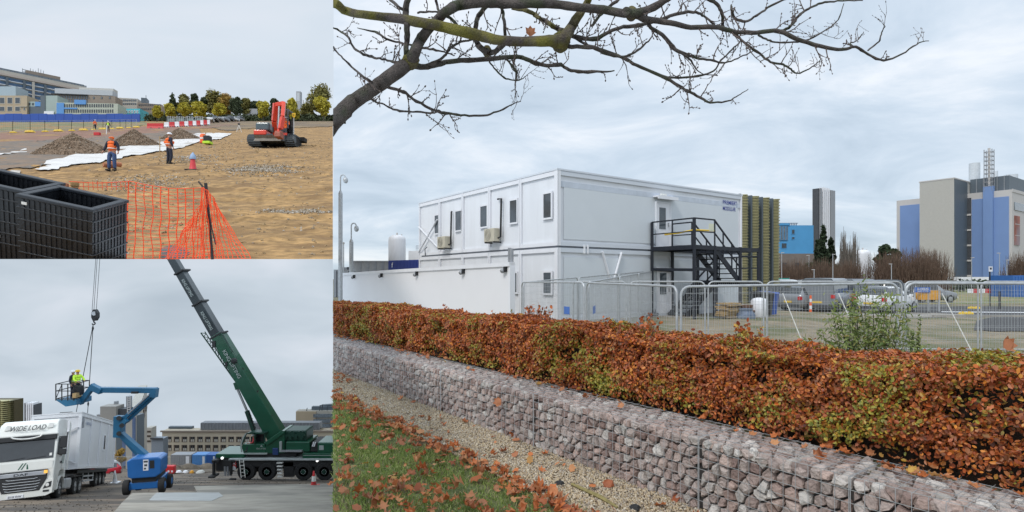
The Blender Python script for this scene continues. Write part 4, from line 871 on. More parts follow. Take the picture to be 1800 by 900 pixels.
def strip_hedge():
    f = fpx(1640, 86, 1850, 86); t = thing('far_hedge', 'low dark hedge line at the foot of the laboratory building', 'hedge', grd(1700, 86)); b = []
    for i in range(30): p = f.pt(f.L*i/29, -1.0, 0); b.append((p.x, p.y, p.z, .7, .7, .9))
    blob_leaves('foliage', b, 1500, .2, M_ever, t)
strip_hedge()
# leafy green shrub and weeds behind the hedge
def leafy_shrub(label, px, Y, w, h, nst, nl, seed, m, name='leafy_shrub', lf=.028):
    rng = np.random.default_rng(seed); b = grd(px, Y); t = thing(name, label, 'shrub', b); mb = MB(); pts = []; nr = []
    for i in range(nst):
        x = rng.normal()*.27*w; top = b+Vector((x*1.5, rng.normal()*.15*w, h*max(.3, 1-(x/(w*.62))**2)*rng.uniform(.6, 1.05))); b0 = b+Vector((x*.5, rng.normal()*.08*w, 0)); mid = b0.lerp(top, .55)+Vector((rng.normal()*.05, 0, 0))
        mb.tube([b0, mid, top], [.008, .005, .002], 4, False)
        for q in range(int(nl/nst)):
            s = rng.uniform(.25, 1.02); p = (b0.lerp(mid, s*2) if s < .5 else mid.lerp(top, s*2-1)); pts.append(tuple(p+Vector(tuple(rng.normal(size=3)*.035*w/1.0)))); 
    mb.build('stems', M_bark, t, fix=False); pts = np.array(pts); n = len(pts); s = rng.uniform(.7, 1.3, n)*lf
    scatter('leaves', LEAF_V, LEAF_F, pts, rotmats(rng.normal(size=(n, 3))*.8+[0, -.3, .5], rng), np.stack([s*1.4, s*.75, s], 1), m, t); return t
M_gleaf = mat('shrub_leaf', (.16, .22, .06), .5, stops=[(0, (.10, .15, .035)), (.3, (.20, .26, .07)), (.6, (.32, .36, .14)), (.85, (.12, .2, .05)), (1, (.45, .38, .14))], trans=.3)
leafy_shrub('loose pale green leafy shrub growing through the fence before the white car', 1522, 8.5, 1.25, 1.85, 60, 3700, 5, M_gleaf)
leafy_shrub('sparse green shoots just right of the doubled fence posts', 1606, 9.0, .4, 1.5, 10, 420, 6, M_gleaf)
M_herb = mat('green_herb', (.08, .15, .03), .7, island=.5, trans=.3)
p = np.array([tuple(grd(x, Y)) for x, Y in zip(RNG.uniform(1450, 1600, 1600), RNG.uniform(8.2, 9.6, 1600))]); p[:, 2] += RNG.uniform(0, .28, 1600)
o = scatter('weeds', LEAF_V, LEAF_F, p, rotmats(RNG.normal(size=(1600, 3))+[0, 0, .6]), RNG.uniform(.02, .04, 1600), M_herb); tag(o, kind='stuff', label='green weeds at the foot of the leafy shrub')
M_dry = mat('dry_stalk', (.30, .23, .14), .9, island=.4)
n = 9000; X = RNG.uniform(1120, 1830, n); Yv = RNG.uniform(7.2, 13.5, n); k = RNG.uniform(size=n) < .35+.65*(np.sin(X*.031)+np.sin(Yv*2.2+X*.01) > .1); X, Yv = X[k], Yv[k]; n = len(X)
p = np.array([tuple(grd(x, Y)) for x, Y in zip(X, Yv)]); sc = np.stack([np.full(n, .004), RNG.uniform(.02, .05, n), RNG.uniform(.08, .32, n)], 1)
o = scatter('dry_grass', [(-1, 0, 0), (1, 0, 0), (0, 1, 1)], [(0, 1, 2)], p, rotmats(RNG.normal(size=(n, 3))*.35+[0, 0, 1]), sc, M_dry); tag(o, kind='stuff', label='dry straw coloured stalks on rough ground behind the hedge')
for i, (px, Y, h, w, lb) in enumerate(((1262, 9.6, .75, .5, 'thin bare sapling behind the hedge below the stair'), (1375, 9.0, .8, .6, 'thin bare sapling before the silver car'), (1060, 10.5, .5, .4, 'thin bare sapling before the white wall'))):
    twigbush(lb, grd(px, Y), w, h, 16, M_twig, 'bare_sapling', None, 120+i, .006)
c = grd(1677, 9.5); mb = MB(); mb.lathe([(.01, 0), (.09, .0), (.1, .05), (.05, .1), (.01, .11)], c, 7); o = mb.build('pale_rubble', M_concrete); tag(o, 'pale lump of rubble on the rough ground right of the fence posts', 'rubble')

# ---------------------------------------------------------------- cars
M_glassc = mat('car_glass', (.025, .03, .035), .06, var=.2, spec=.9)
def car(label, pos, rz, L, Wd, H, st, m, name='parked_car', group='vehicles parked behind the fence', plate=None, wheelr=.33, cat='car'):
    """st: stations (y from rear, top z, half width low, half width top, kind) kind: b body, g glasshouse"""
    t = thing(name, label, cat, (0, 0, 0), group); rows = []
    for (y, zt, w, wt, belt) in st:
        zl = .22; b = min(belt, zt-.01)
        half = [(w*.80, zl), (w*.97, zl+.14), (w, (zl+b)*.5), (w*.985, b-.05), (w*.95, b), (wt, lerp(b, zt, .86)), (wt*.86, zt-.0), (0, zt+.015)]
        rows.append([(x, y, z) for x, z in half]+[(-x, y, z) for x, z in reversed(half[:-1])])
    n = len(rows[0]); V = [v for r in rows for v in r]; body, gl, sg = [], [], []
    for i in range(len(rows)-1):
        for j in range(n-1):
            q = (i*n+j, i*n+j+1, (i+1)*n+j+1, (i+1)*n+j); side = j in (4, n-6); g0_, g1_ = st[i][1]-st[i][4] > .25, st[i+1][1]-st[i+1][4] > .25
            steep = j in (5, 6, 7, 8) and abs(st[i+1][1]-st[i][1]) > .22*(st[i+1][0]-st[i][0]) and (g0_ or g1_)
            if side and g0_ and g1_: sg.append(q)
            elif steep: gl.append(q)
            else: body.append(q)
    body += [tuple(range(n)), tuple(reversed(range((len(rows)-1)*n, len(rows)*n))), ] + [(i*n, (i+1)*n, (i+1)*n+n-1, i*n+n-1) for i in range(len(rows)-1)]
    mb = MB(); mb.add(V, body); bo = mb.build('body', m, t, smooth=True)
    for nm, fs in (('side_window', sg[::2] if 0 else sg), ('windscreen', gl)):
        if fs:
            if nm == 'side_window':
                for sgn in (0, 1):
                    ff = [q for q in fs if (V[q[0]][0] < 0) == bool(sgn)]; mb = MB(); mb.add(V, ff); mb.build(nm, M_glassc, t)
            else:
                mid = L/2
                for sgn in (0, 1):
                    ff = [q for q in fs if (V[q[0]][1] < mid) == bool(sgn)]
                    if ff: mb = MB(); mb.add(V, ff); mb.build('rear_window' if sgn else nm, M_glassc, t)
    for y in (L*.19, L*.81):
        for s in (-1, 1):
            mb = MB(); mb.lathe([(wheelr*.55, -.11), (wheelr*.95, -.1), (wheelr, -.06), (wheelr, .06), (wheelr*.95, .1), (wheelr*.55, .105)], (s*(Wd/2-.1), y, wheelr), 18, (1, 0, 0)); w = mb.build('wheel', M_rub, t, smooth=True)
            mb = MB(); x = s*(Wd/2+.008); mb.lathe([(wheelr*.6, -.01), (wheelr*.55, .005), (wheelr*.15, .012)], (x, y, wheelr), 10, (s, 0, 0)); mb.build('rim', M_rim, w)
    zb = st[0][4]
    for s in (-1, 1):
        mb = MB(); mb.b2(s*(Wd/2-.13)-.11, s*(Wd/2-.13)+.11, -.03, .1, zb-.24, zb-.04); mb.build('tail_lamp', M_tail, t)
        mb = MB(); zf = st[-1][4]; mb.b2(s*(Wd/2-.25)-.16, s*(Wd/2-.25)+.16, L-.1, L+.02, zf-.2, zf-.06); mb.build('headlight', M_lamp, t)
        mb = MB(); yy = L*.66; mb.b2(s*(Wd/2+.1)-.09, s*(Wd/2+.1)+.09, yy-.05, yy+.06, zb+.02, zb+.15); mb.build('mirror', m, t)
    mb = MB(); mb.b2(-.26, .26, -.035, -.01, .52, .63); pl = mb.build('number_plate', M_yellow if plate is None else plate, t)
    mb = MB(); mb.b2(-Wd*.42, Wd*.42, -.05, .12, .25, .42); mb.build('bumper', M_dgrey, t)
    for s in (-1, 1): mb = MB(); mb.b2(s*Wd/2*.965-.012, s*Wd/2*.965+.012, L*.40, L*.43, zb-.18, zb-.13); mb.build('door_handle', M_dgrey, t)
    t.location = pos; t.rotation_euler = (0, 0, rz); return t
def hatch(L=4.3, W=.9, H=1.5, k=1): return [(0, .95, W*.9, W*.8, .93), (.06, 1.02, W*.97, W*.82, .96), (.38, H-.1, W, W*.76, .98), (.8, H, W, W*.74, .98), (1.9, H+.02, W, W*.75, .96), (2.35, H-.03, W, W*.74, .94), (3.05, 1.03, W, W*.78, .92), (3.5, .97, W, W*.8, .88), (4.1, .82, W*.95, W*.8, .76), (L, .6, W*.8, W*.7, .58)]
def vanst(L=5.2, W=.98, H=1.95): return [(0, H-.08, W*.95, W*.86, 1.05), (.08, H, W, W*.88, 1.1), (.5, H+.02, W, W*.88, 1.1), (3.4, H+.02, W, W*.88, 1.1), (3.9, H-.04, W, W*.86, 1.1), (4.5, 1.3, W, W*.84, 1.05), (4.9, 1.1, W*.97, W*.84, .98), (L, .75, W*.86, W*.8, .7)]
M_silver = mat('silver_car_paint', (.27, .28, .30), .28, .5, var=.04, coat=.5); M_gunm = mat('grey_van_paint', (.24, .26, .29), .35, .3, var=.04, coat=.4); M_dvan = mat('dark_van_paint', (.075, .09, .12), .35, .3, coat=.4); M_wcar = mat('white_car_paint', (.72, .74, .76), .25, var=.02, coat=.5); M_dcar = mat('black_car_paint', (.02, .022, .026), .25, coat=.6)
def cpos(px, py): Y = 1.94/((py-HY)/F); return P(px, py, Y)
car('silver grey hatchback parked behind the fence, left of the vans', cpos(1385, 547), R(-62), 4.3, 1.8, 1.48, hatch(), M_silver)
car('grey panel van with yellow number plate, beside the silver hatchback', cpos(1443, 549)+Vector((0, .4, 0)), R(-42), 5.0, 1.9, 1.95, vanst(5.0, .95, 1.95), M_gunm, 'parked_van', cat='van')
car('dark grey van between the lighter van and the white car', cpos(1492, 545)+Vector((.1, 1.2, 0)), R(-52), 5.0, 1.9, 1.9, vanst(5.0, .95, 1.9), M_dvan, 'parked_van', cat='van')
car('white car parked behind the leafy shrub', cpos(1527, 551), R(-56), 4.3, 1.8, 1.46, hatch(H=1.48), M_wcar)
car('white van at the end of the black stair', cpos(1340, 527)+Vector((-.6, 0, 0)), R(-75), 4.9, 1.9, 1.9, vanst(4.9, .95, 1.85), M_wcar, 'parked_van', cat='van')
car('white van farther off behind the fence rail', grd(1410, 56), R(-75), 4.7, 1.9, 1.9, vanst(4.7, .95, 1.85), M_wcar, 'parked_van', cat='van')
car('black estate car whose roof shows above the fence rail', grd(1535, 44), R(-68), 4.4, 1.8, 1.9, hatch(4.4, .92, 1.86), M_dcar)
car('pale silver car beside the black roofed car', grd(1590, 46), R(-80), 4.2, 1.8, 1.6, hatch(4.2, .9, 1.62), M_silver)
car('black car at the left end of the parked row, under the stair end', cpos(1352, 538), R(-70), 4.2, 1.75, 1.45, hatch(4.2), M_dcar)
# small things beside the cars
def cone_post(px, py, label):
    b = cpos(px, py); t = thing('traffic_cylinder', label, 'cylinder', b); mb = MB(); mb.lathe([(.2, 0), (.2, .05), (.08, .06)], b, 12); mb.build('base', M_rub, t)
    for k in range(5): mb = MB(); mb.cyl(b+UPZ*(.06+k*.19), b+UPZ*(.06+(k+1)*.19), .075-.004*k, .075-.004*(k+1), 10); mb.build('band', M_orange if k % 2 == 0 else M_white, t)
cone_post(1425, 551, 'orange and white striped cylinder between silver car and van')
f = fpx(1700, 48, 1745, 48); t = thing('road_barrier', 'red and white barrier boards beyond the road', 'barrier', (f.a.x, 48, -1.9))
for k in range(4): mb = MB(); f.box(mb, k*.5, k*.5+.48, -1.2, -.85, 0, .04); mb.build('board', M_red if k % 2 else M_white, t)
f = fpx(1362, 60, 1388, 60); t = thing('green_banner', 'small teal banner beyond the parked vans', 'banner', (f.a.x, 60, -1.95)); mb = MB(); f.pbox(mb, 1366, 1387, 489, 494, 0, .03); mb.build('cloth', mat('teal_cloth', (.03, .33, .27), .6), t); mb = MB(); f.pbox(mb, 1365, 1366, 488, 522, -.03, .0); f.pbox(mb, 1387, 1388, 488, 522, -.03, .0); mb.build('post', M_grey, t)

# ---------------------------------------------------------------- overhanging tree
def overhang():
    t = thing('overhanging_tree', 'bare mossy tree reaching in over the top of the hedge plot', 'tree', P(585, 222, 4.0))
    rng = random.Random(11)
    LIMB = [ # depth0, depth1, material(0 bark, 1 moss), [(px, py, width px)]
     (4.0, 4.4, 0, [(570, 232, 34), (600, 199, 31), (620, 180, 29), (645, 163, 27), (665, 150, 26), (700, 124, 27), (722, 106, 25), (735, 78, 20), (745, 62, 19), (765, 38, 17), (785, 20, 18), (810, 8, 20), (850, 4, 19), (900, 7, 17), (960, 6, 16), (1010, 12, 15), (1060, 17, 15), (1110, 24, 15), (1150, 12, 14), (1180, -8, 12)]),
     (3.9, 4.5, 1, [(572, 3, 16), (592, 8, 16), (610, 20, 15), (650, 27, 15), (700, 33, 17), (760, 43, 19), (800, 52, 20), (840, 62, 20), (880, 71, 18), (930, 73, 18), (965, 72, 21), (985, 72, 27), (1000, 55, 20), (1012, 35, 17), (1028, 12, 14), (1038, -10, 12)]),
     (4.3, 4.9, 0, [(722, 112, 14), (745, 118, 11), (775, 112, 10), (790, 108, 9), (850, 104, 9), (905, 100, 8), (925, 104, 8), (955, 115, 7), (985, 114, 6), (1005, 124, 6), (1040, 126, 5), (1080, 125, 2.4)]),
     (4.1, 4.9, 0, [(670, 150, 7), (682, 153, 6), (710, 162, 6), (726, 174, 5), (762, 193, 5), (780, 198, 5), (809, 202, 4), (850, 203, 4), (879, 194, 3), (905, 181, 2), (915, 178, 1.4)]),
     (4.4, 5.0, 0, [(985, 68, 9), (1003, 63, 8), (1044, 69, 8), (1083, 50, 7), (1115, 46, 7), (1150, 38, 6), (1196, 23, 6), (1224, 22, 5), (1240, 31, 4), (1255, 43, 4)]),
     (4.3, 5.6, 0, [(1100, 20, 16), (1120, 27, 14), (1137, 34, 12), (1178, 40, 10), (1215, 48, 9), (1255, 47, 9), (1293, 56, 8), (1330, 57, 8), (1371, 55, 8), (1399, 68, 8), (1442, 81, 7), (1480, 87, 6), (1504, 82, 5), (1526, 96, 4), (1554, 106, 4), (1585, 96, 3), (1610, 78, 2.4), (1632, 71, 1.3)]),
     (5.0, 5.5, 0, [(1371, 56, 6), (1389, 47, 5), (1400, 32, 5), (1411, 22, 4.5), (1428, 12, 4), (1445, 5, 4), (1473, 2, 3), (1517, 1, 2)]),
     (4.4, 5.0, 0, [(1000, 82, 8), (1044, 84, 7), (1086, 98, 6), (1100, 103, 6), (1119, 115, 6), (1172, 138, 6), (1203, 157, 5), (1220, 166, 5), (1249, 180, 4), (1280, 177, 3), (1298, 168, 2), (1315, 157, 1.3)]),
     (4.5, 5.1, 0, [(1137, 40, 8), (1144, 48, 7), (1168, 65, 7), (1187, 87, 7), (1218, 100, 5), (1249, 106, 4), (1274, 110, 3), (1302, 100, 2.5), (1324, 90, 1.5)]),
     (4.6, 5.0, 0, [(1187, 88, 5), (1210, 102, 4), (1231, 128, 2), (1262, 133, 1.5)]),
     (4.9, 5.3, 0, [(1293, 58, 5), (1305, 72, 4), (1330, 90, 4), (1355, 109, 4), (1377, 114, 4), (1390, 122, 3.4), (1402, 129, 3), (1427, 118, 2.4), (1445, 103, 1.4)]),
     (4.8, 5.2, 0, [(1172, 137, 4), (1209, 135, 4), (1249, 128, 3.5), (1268, 106, 3), (1287, 87, 3), (1302, 73, 3)]),
     (5.0, 5.4, 0, [(1333, 62, 4), (1350, 70, 3.5), (1371, 75, 3), (1411, 72, 3), (1442, 59, 2.5), (1473, 34, 2), (1483, 6, 1.4)]),
     (4.2, 4.0, 0, [(718, 116, 12), (714, 90, 10), (716, 60, 11), (713, 20, 12), (720, -12, 10)]),
     (4.3, 4.1, 0, [(578, 48, 3), (588, 50, 3), (609, 63, 4), (623, 85, 4), (644, 97, 5), (667, 103, 4), (690, 108, 4), (709, 112, 5)]),
     (4.1, 4.0, 0, [(580, 76, 2), (588, 86, 3), (603, 103, 3), (629, 127, 4), (656, 147, 6)]),
     (4.4, 4.3, 0, [(629, 49, 1.6), (659, 56, 4), (682, 69, 4), (717, 78, 4), (750, 85, 4), (776, 90, 3), (800, 98, 2)]),
     (4.4, 4.3, 0, [(861, -6, 8), (857, 8, 9), (841, 28, 9), (837, 45, 9), (835, 62, 9), (840, 78, 11), (856, 91, 13), (870, 90, 10), (885, 78, 12)]),
     (4.3, 4.3, 0, [(765, -8, 4), (773, 21, 5), (797, 36, 6), (806, 50, 7), (822, 62, 7)]),
     (4.5, 4.4, 0, [(872, -8, 5), (880, 9, 5), (885, 30, 6), (888, 62, 6)]),
     (4.5, 4.5, 1, [(900, 13, 7), (932, 21, 8), (945, 30, 8), (959, 37, 8), (975, 48, 9), (993, 56, 10)]),
     (4.2, 4.4, 0, [(640, 165, 4), (656, 177, 4), (676, 184, 3), (697, 194, 4), (732, 197, 3), (765, 199, 3)]),
     (4.3, 4.3, 0, [(744, 115, 4), (770, 106, 5), (783, 96, 5), (791, 85, 5), (809, 74, 4), (832, 69, 4), (846, 66, 4)]),
     (4.4, 4.6, 0, [(888, 103, 4), (898, 113, 4), (908, 128, 4), (909, 141, 3), (925, 134, 1.4)]),
     (4.6, 4.7, 0, [(860, 109, 3), (876, 128, 3), (890, 138, 3), (909, 142, 2)]),
     (4.4, 5.0, 0, [(1003, 62, 6), (1030, 78, 5), (1060, 92, 5), (1092, 100, 5), (1115, 92, 4), (1140, 72, 3), (1150, 55, 1.6)]),
     (4.5, 4.9, 0, [(1094, -6, 6), (1076, 8, 6), (1058, 24, 5), (1040, 46, 5)]),
     (4.4, 4.9, 0, [(1230, -8, 7), (1255, 3, 7), (1268, 20, 6), (1270, 44, 6)]),
     (4.8, 5.1, 0, [(1285, 8, 3), (1290, 30, 5), (1310, 38, 5), (1330, 28, 4), (1355, 10, 4), (1390, -5, 3)]),
     (4.9, 5.2, 0, [(1500, 82, 3), (1495, 76, 2.5), (1508, 70, 2), (1518, 56, 1.2)]),
     (5.1, 5.2, 0, [(1526, 88, 3), (1545, 73, 3), (1550, 58, 2.4), (1556, 45, 1.2)]),
     (4.4, 4.6, 0, [(735, 22, 4), (760, 20, 4), (790, 22, 3), (815, 10, 4), (835, -6, 5)]),
     (4.4, 4.2, 0, [(680, -5, 5), (700, 12, 6), (716, 22, 7)])]
    def wpt(px, py, Y): return P(px, py, Y)
    thin = []
    mats = (M_bark, M_moss); mbs = (MB(), MB())
    for li, (d0, d1, mi, pts) in enumerate(LIMB):
        n = len(pts); ctrl = [Vector((a, b, c)) for a, b, c in pts]; fine = catmull(ctrl, 5 if n < 14 else 4); K = len(fine)
        if li in (0, 1):
            mb = MB()
        else: mb = mbs[mi]
        P3, rs = [], []
        for i, c in enumerate(fine):
            Y = lerp(d0, d1, i/(K-1))+.05*math.sin(i*.9+li); j = .6 if c.z > 8 else .9
            w = c.z*.94*(1+.12*noise.noise(Vector((i*.7, li, 0)))+(.28 if rng.random() < .12 and c.z < 9 else 0))
            P3.append(wpt(c.x+rng.uniform(-j, j), c.y+rng.uniform(-j, j), Y)); rs.append(max(w, 1.3)/2*Y/F)
        mb.tube(P3, rs, 12 if ctrl[0].z > 12 else 6)
        if li in (0, 1): o = mb.build('trunk' if li == 0 else 'mossy_limb', mats[mi], t, smooth=True); cut(o, SEAM)
        for i in range(2, K-1):
            if fine[i].z < 9.5 and fine[i].x > 590: thin.append((P3[i], (P3[min(i+1, K-1)]-P3[i-1]).normalized(), rs[i], fine[i].x))
    # knobs where limbs meet
    for px, py, r, Y in ((722, 106, 16, 4.15), (985, 74, 18, 4.45), (1110, 24, 12, 4.4), (856, 90, 9, 4.35)):
        c = P(px, py, Y); rr = r*Y/F; mb = mbs[1]; mb.lathe([(.02, -rr), (rr*.7, -rr*.7), (rr, 0), (rr*.75, rr*.65), (.02, rr)], c, 10)
    tw = MB()
    def twig(p, d, r, L, lvl):
        k = 5; pts = [p]; q = p.copy(); dd = d.copy()
        for i in range(k):
            dd = (dd+Vector((rng.gauss(0, .22), rng.gauss(0, .12), rng.gauss(0, .18)+.05))).normalized(); q = q+dd*L/k; pts.append(q.copy())
        tw.tube(pts, [r*(1-.14*i) for i in range(k+1)], 4)
        b = pts[-1]; tw.tube([b, b+dd*.009, b+dd*.018], [r*.9, r*1.35, r*.4], 4)
        for i in range(1, k):
            if rng.random() < .55: s = rng.choice((-1, 1)); e = (dd+Vector((0, 0, s*1.1))).normalized(); tw.tube([pts[i], pts[i]+e*.013], [r*1.0, r*.7], 4)
            if lvl > 0 and rng.random() < .5: s = rng.choice((-1, 1)); twig(pts[i], (dd+Vector((rng.gauss(0, .3), 0, s*.9))).normalized(), r*.7, L*.55, lvl-1)
    for (p, d, r, px) in thin:
        if rng.random() < (.25 if r < .02 else .15):
            s = rng.choice((-1, 1, 1)); e = (d*rng.uniform(.4, 1)*(1 if rng.random() < .85 else -1)+Vector((rng.gauss(0, .25), rng.gauss(0, .2), s*rng.uniform(.4, 1.1)))).normalized()
            twig(p, e, max(.0028, min(r*.55, .006)), rng.uniform(.07, .26), 1)
    a = mbs[0].build('boughs', M_bark, t, smooth=True); b = mbs[1].build('mossy_boughs', M_moss, t, smooth=True); c = tw.build('twigs', mat('twig_bark', (.10, .075, .065), .8, var=.3), t)
    for o in (a, b, c): cut(o, SEAM, fill=False)
    one_leaf(P(933, 56, 4.4), (.1, -1, .3), .05, 'dry brown leaf caught on the mossy limb')
overhang()
# =================================================================== UPPER LEFT PLACE: open building site on rising ground
S1, Hh1 = .287, 2.9
def g1p(y): return -Hh1+S1*y
def rut(x, y):
    v = 0.
    for c, s in ((19.5, .22), (21.6, .2), (27.5, -.12), (30., -.1), (15.2, .33)):
        w = y-(c+s*(x+10)+.5*math.sin(x*.35)); v -= .09*math.exp(-(w/.28)**2)-.05*math.exp(-((w-.5)/.25)**2)
    return v*sst(12.2, 13.5, y)
def g1(x, y): return rut(x, y)+g1p(y)+(.04*abs(noise.noise(Vector((x*.5, y*1.3, 5))))+.05*noise.noise(Vector((x*2.6, y*2.6, 1))))*sst(11.6, 14, y)*(1-sst(45, 90, y))+.22*noise.noise(Vector((x*.22, y*.22, 3)))*sst(11.6, 20, y)+.07*noise.noise(Vector((x*1.1, y*1.1, 8)))*sst(11.6, 15, y)*(1-sst(60, 110, y))
def d1(py): return Hh1/(S1-(HY-py)/F)
def on1(px, py, up=0.): Y = d1(py); return Vector(((px-CX)/F*Y, Y, g1p(Y)+up))
def terrain(name, gf, ys, pxs, m):
    vs = []
    for y in ys:
        for px in pxs: x = (px-CX)/F*y; vs.append((x, y, gf(x, y)))
    k = len(pxs); mb = MB(); mb.add(vs, [(i*k+j, i*k+j+1, (i+1)*k+j+1, (i+1)*k+j) for i in range(len(ys)-1) for j in range(k-1)]); return struct(mb.build(name, m, fix=False, smooth=True))
pxs = [-160, -120]+list(np.linspace(-80, 585, 190)); ys = [2.9/(.287-.0345)]
while ys[-1] < 330: ys.append(ys[-1]*(1.011 if ys[-1] < 40 else 1.02))
M_dirt = mat('sandy_dirt', (.37, .225, .092), .95, var=.7, scale=3.2, bump=1.8, bscale=6, col2=(.21, .125, .055), c2r=(.42, .66), stretch=(.8, 1.5, 1), detail=12)
terrain('building_site_ground', g1, ys, pxs, M_dirt)
terrain('building_site_ground', lambda x, y: .0345*y, [6.9, 8, 9, 10.2, 11.49], [-160, 0, 120, 236], M_dirt)
def patch1(name, pix, m, up, jit=1.5, seed=1, fine=1.):
    """a sheet that follows the rising ground, outline given as points on it"""
    r = random.Random(seed); k = len(pix); pts = []
    for i in range(k):
        a, b = pix[i], pix[(i+1) % k]; n = max(1, int(math.hypot(b[0]-a[0], b[1]-a[1])/6))
        for q in range(n): t = q/n; pts.append((lerp(a[0], b[0], t)+r.uniform(-jit, jit), lerp(a[1], b[1], t)+r.uniform(-jit, jit)*.35))
    bm = bmesh.new(); vs = [bm.verts.new(on1(*p)) for p in pts]; bm.faces.new(vs)
    x0, x1 = min(v.co.x for v in vs), max(v.co.x for v in vs); y0, y1 = min(v.co.y for v in vs), max(v.co.y for v in vs)
    for ax, a, b in ((0, x0, x1), (1, y0, y1)):
        n = min(60, max(4, int((b-a)/fine)))
        for i in range(1, n):
            c = lerp(a, b, i/n); bmesh.ops.bisect_plane(bm, geom=bm.verts[:]+bm.edges[:]+bm.faces[:], plane_co=(c, 0, 0) if ax == 0 else (0, c, 0), plane_no=(1, 0, 0) if ax == 0 else (0, 1, 0))
    for v in bm.verts: v.co.z = g1(v.co.x, v.co.y)+up
    me = bpy.data.meshes.new(name); bm.to_mesh(me); bm.free(); me.materials.append(m); o = bpy.data.objects.new(name, me); COL.objects.link(o)
    for p in me.polygons:
        if p.normal.z < 0: p.flip()
    return struct(o)
M_track = mat('reddish_track', (.25, .14, .10), .95, var=.25, scale=.5, bump=.6); M_ggrav = mat('dark_hardcore', (.17, .145, .125), .95, var=.4, scale=2.5, bump=1, col2=(.24, .17, .12))
M_weed = mat('weedy_verge', (.22, .19, .11), .95, var=.35, scale=.3, col2=(.13, .15, .06)); M_geo = mat('white_geotextile', (.66, .65, .64), .8, var=.15, scale=1.5, bump=.6, col2=(.45, .42, .38), c2r=(.55, .7))
patch1('verge', [(-80, 211), (250, 212), (262, 218), (200, 230), (-80, 236)], M_weed, .03, fine=6)
patch1('site_track', [(-80, 232), (60, 230), (190, 226), (300, 219), (400, 214), (430, 214), (400, 222), (300, 232), (180, 243), (60, 251), (-80, 257)], M_track, .05, fine=5)
patch1('hardcore_ground', [(-80, 254), (60, 249), (180, 241), (300, 230), (350, 228), (360, 240), (300, 252), (200, 268), (90, 292), (40, 296), (-80, 300)], M_ggrav, .07, fine=3)
patch1('geotextile_sheet', [(62, 298), (95, 282), (130, 274), (190, 264), (235, 258), (280, 248), (320, 240), (352, 235), (408, 235.5), (398, 242), (360, 249), (310, 262), (270, 271), (225, 276), (180, 285), (120, 292), (85, 300)], M_geo, .09, 2.2, fine=1.5)
patch1('geotextile_sheet', [(-40, 306), (0, 303), (20, 299), (35, 301), (30, 306), (0, 311), (-40, 315)], M_geo, .05)
patch1('geotextile_sheet', [(-20, 272), (20, 268), (48, 264), (46, 268), (15, 273), (-20, 276)], M_geo, .1)
patch1('dark_soil_bank', [(350, 219), (430, 211), (600, 212), (600, 222), (520, 225), (440, 226), (400, 231)], mat('dark_soil', (.16, .12, .085), .95, var=.3, scale=.4, bump=.6, col2=(.25, .18, .1)), .1, fine=5)
for (cx_, cy_, rx_, ry_, nn_) in ((460, 298, 70, 10, 2600), (520, 374, 60, 4, 900), (330, 280, 60, 6, 500), (250, 320, 90, 12, 900)):
    A_ = RNG.normal(size=(nn_, 2))*.45; pp = np.array([tuple(on1(min(582, cx_+a*rx_), cy_+b*ry_)) for a, b in A_]); pp[:, 2] = [g1(a, b)+.01 for a, b in pp[:, :2]]
    o = scatter('scattered_stones', OCT_V, OCT_F, pp, rotmats(RNG.normal(size=(nn_, 3))), (RNG.uniform(.02, .07, nn_)*(.4+pp[:, 1]/50))[:, None]*RNG.uniform(.6, 1.2, (nn_, 3)), mat('site_stone', (.3, .25, .2), .9, stops=[(0, (.16, .12, .08)), (.4, (.34, .27, .18)), (.8, (.42, .37, .31)), (1, (.55, .52, .48))])); tag(o, kind='stuff', label='loose grey stones scattered on the dirt')
patch1('dark_soil_bank', [(285, 436), (300, 432), (322, 436), (335, 446), (322, 455), (285, 455)], mat('grey_soil', (.13, .125, .115), .95, var=.4, scale=5, bump=1), .012, 3)
# clods and stones
n = 5200; px = RNG.uniform(150, 583, n); Y = 11.6*(RNG.uniform(0, 1, n)*5+1)**1.0
p = np.stack([(px-CX)/F*Y, Y, np.zeros(n)], 1); p[:, 2] = [g1(a, b) for a, b in zip(p[:, 0], p[:, 1])]
k = np.array([noise.noise(Vector((a*.5, b*.5, 1))) for a, b in zip(p[:, 0], p[:, 1])])+RNG.uniform(-.4, .4, n) > .05; p = p[k]; n = len(p)
o = scatter('clods', OCT_V, OCT_F, p, rotmats(RNG.normal(size=(n, 3))), (RNG.uniform(.012, .05, n)*(1+p[:, 1]/40))[:, None]*RNG.uniform(.6, 1.2, (n, 3)), mat('clod', (.33, .23, .12), .95, stops=[(0, (.25, .17, .09)), (.5, (.42, .30, .16)), (.85, (.30, .24, .18)), (1, (.5, .45, .38))])); tag(o, kind='stuff', label='clods and small stones on the sandy dirt')
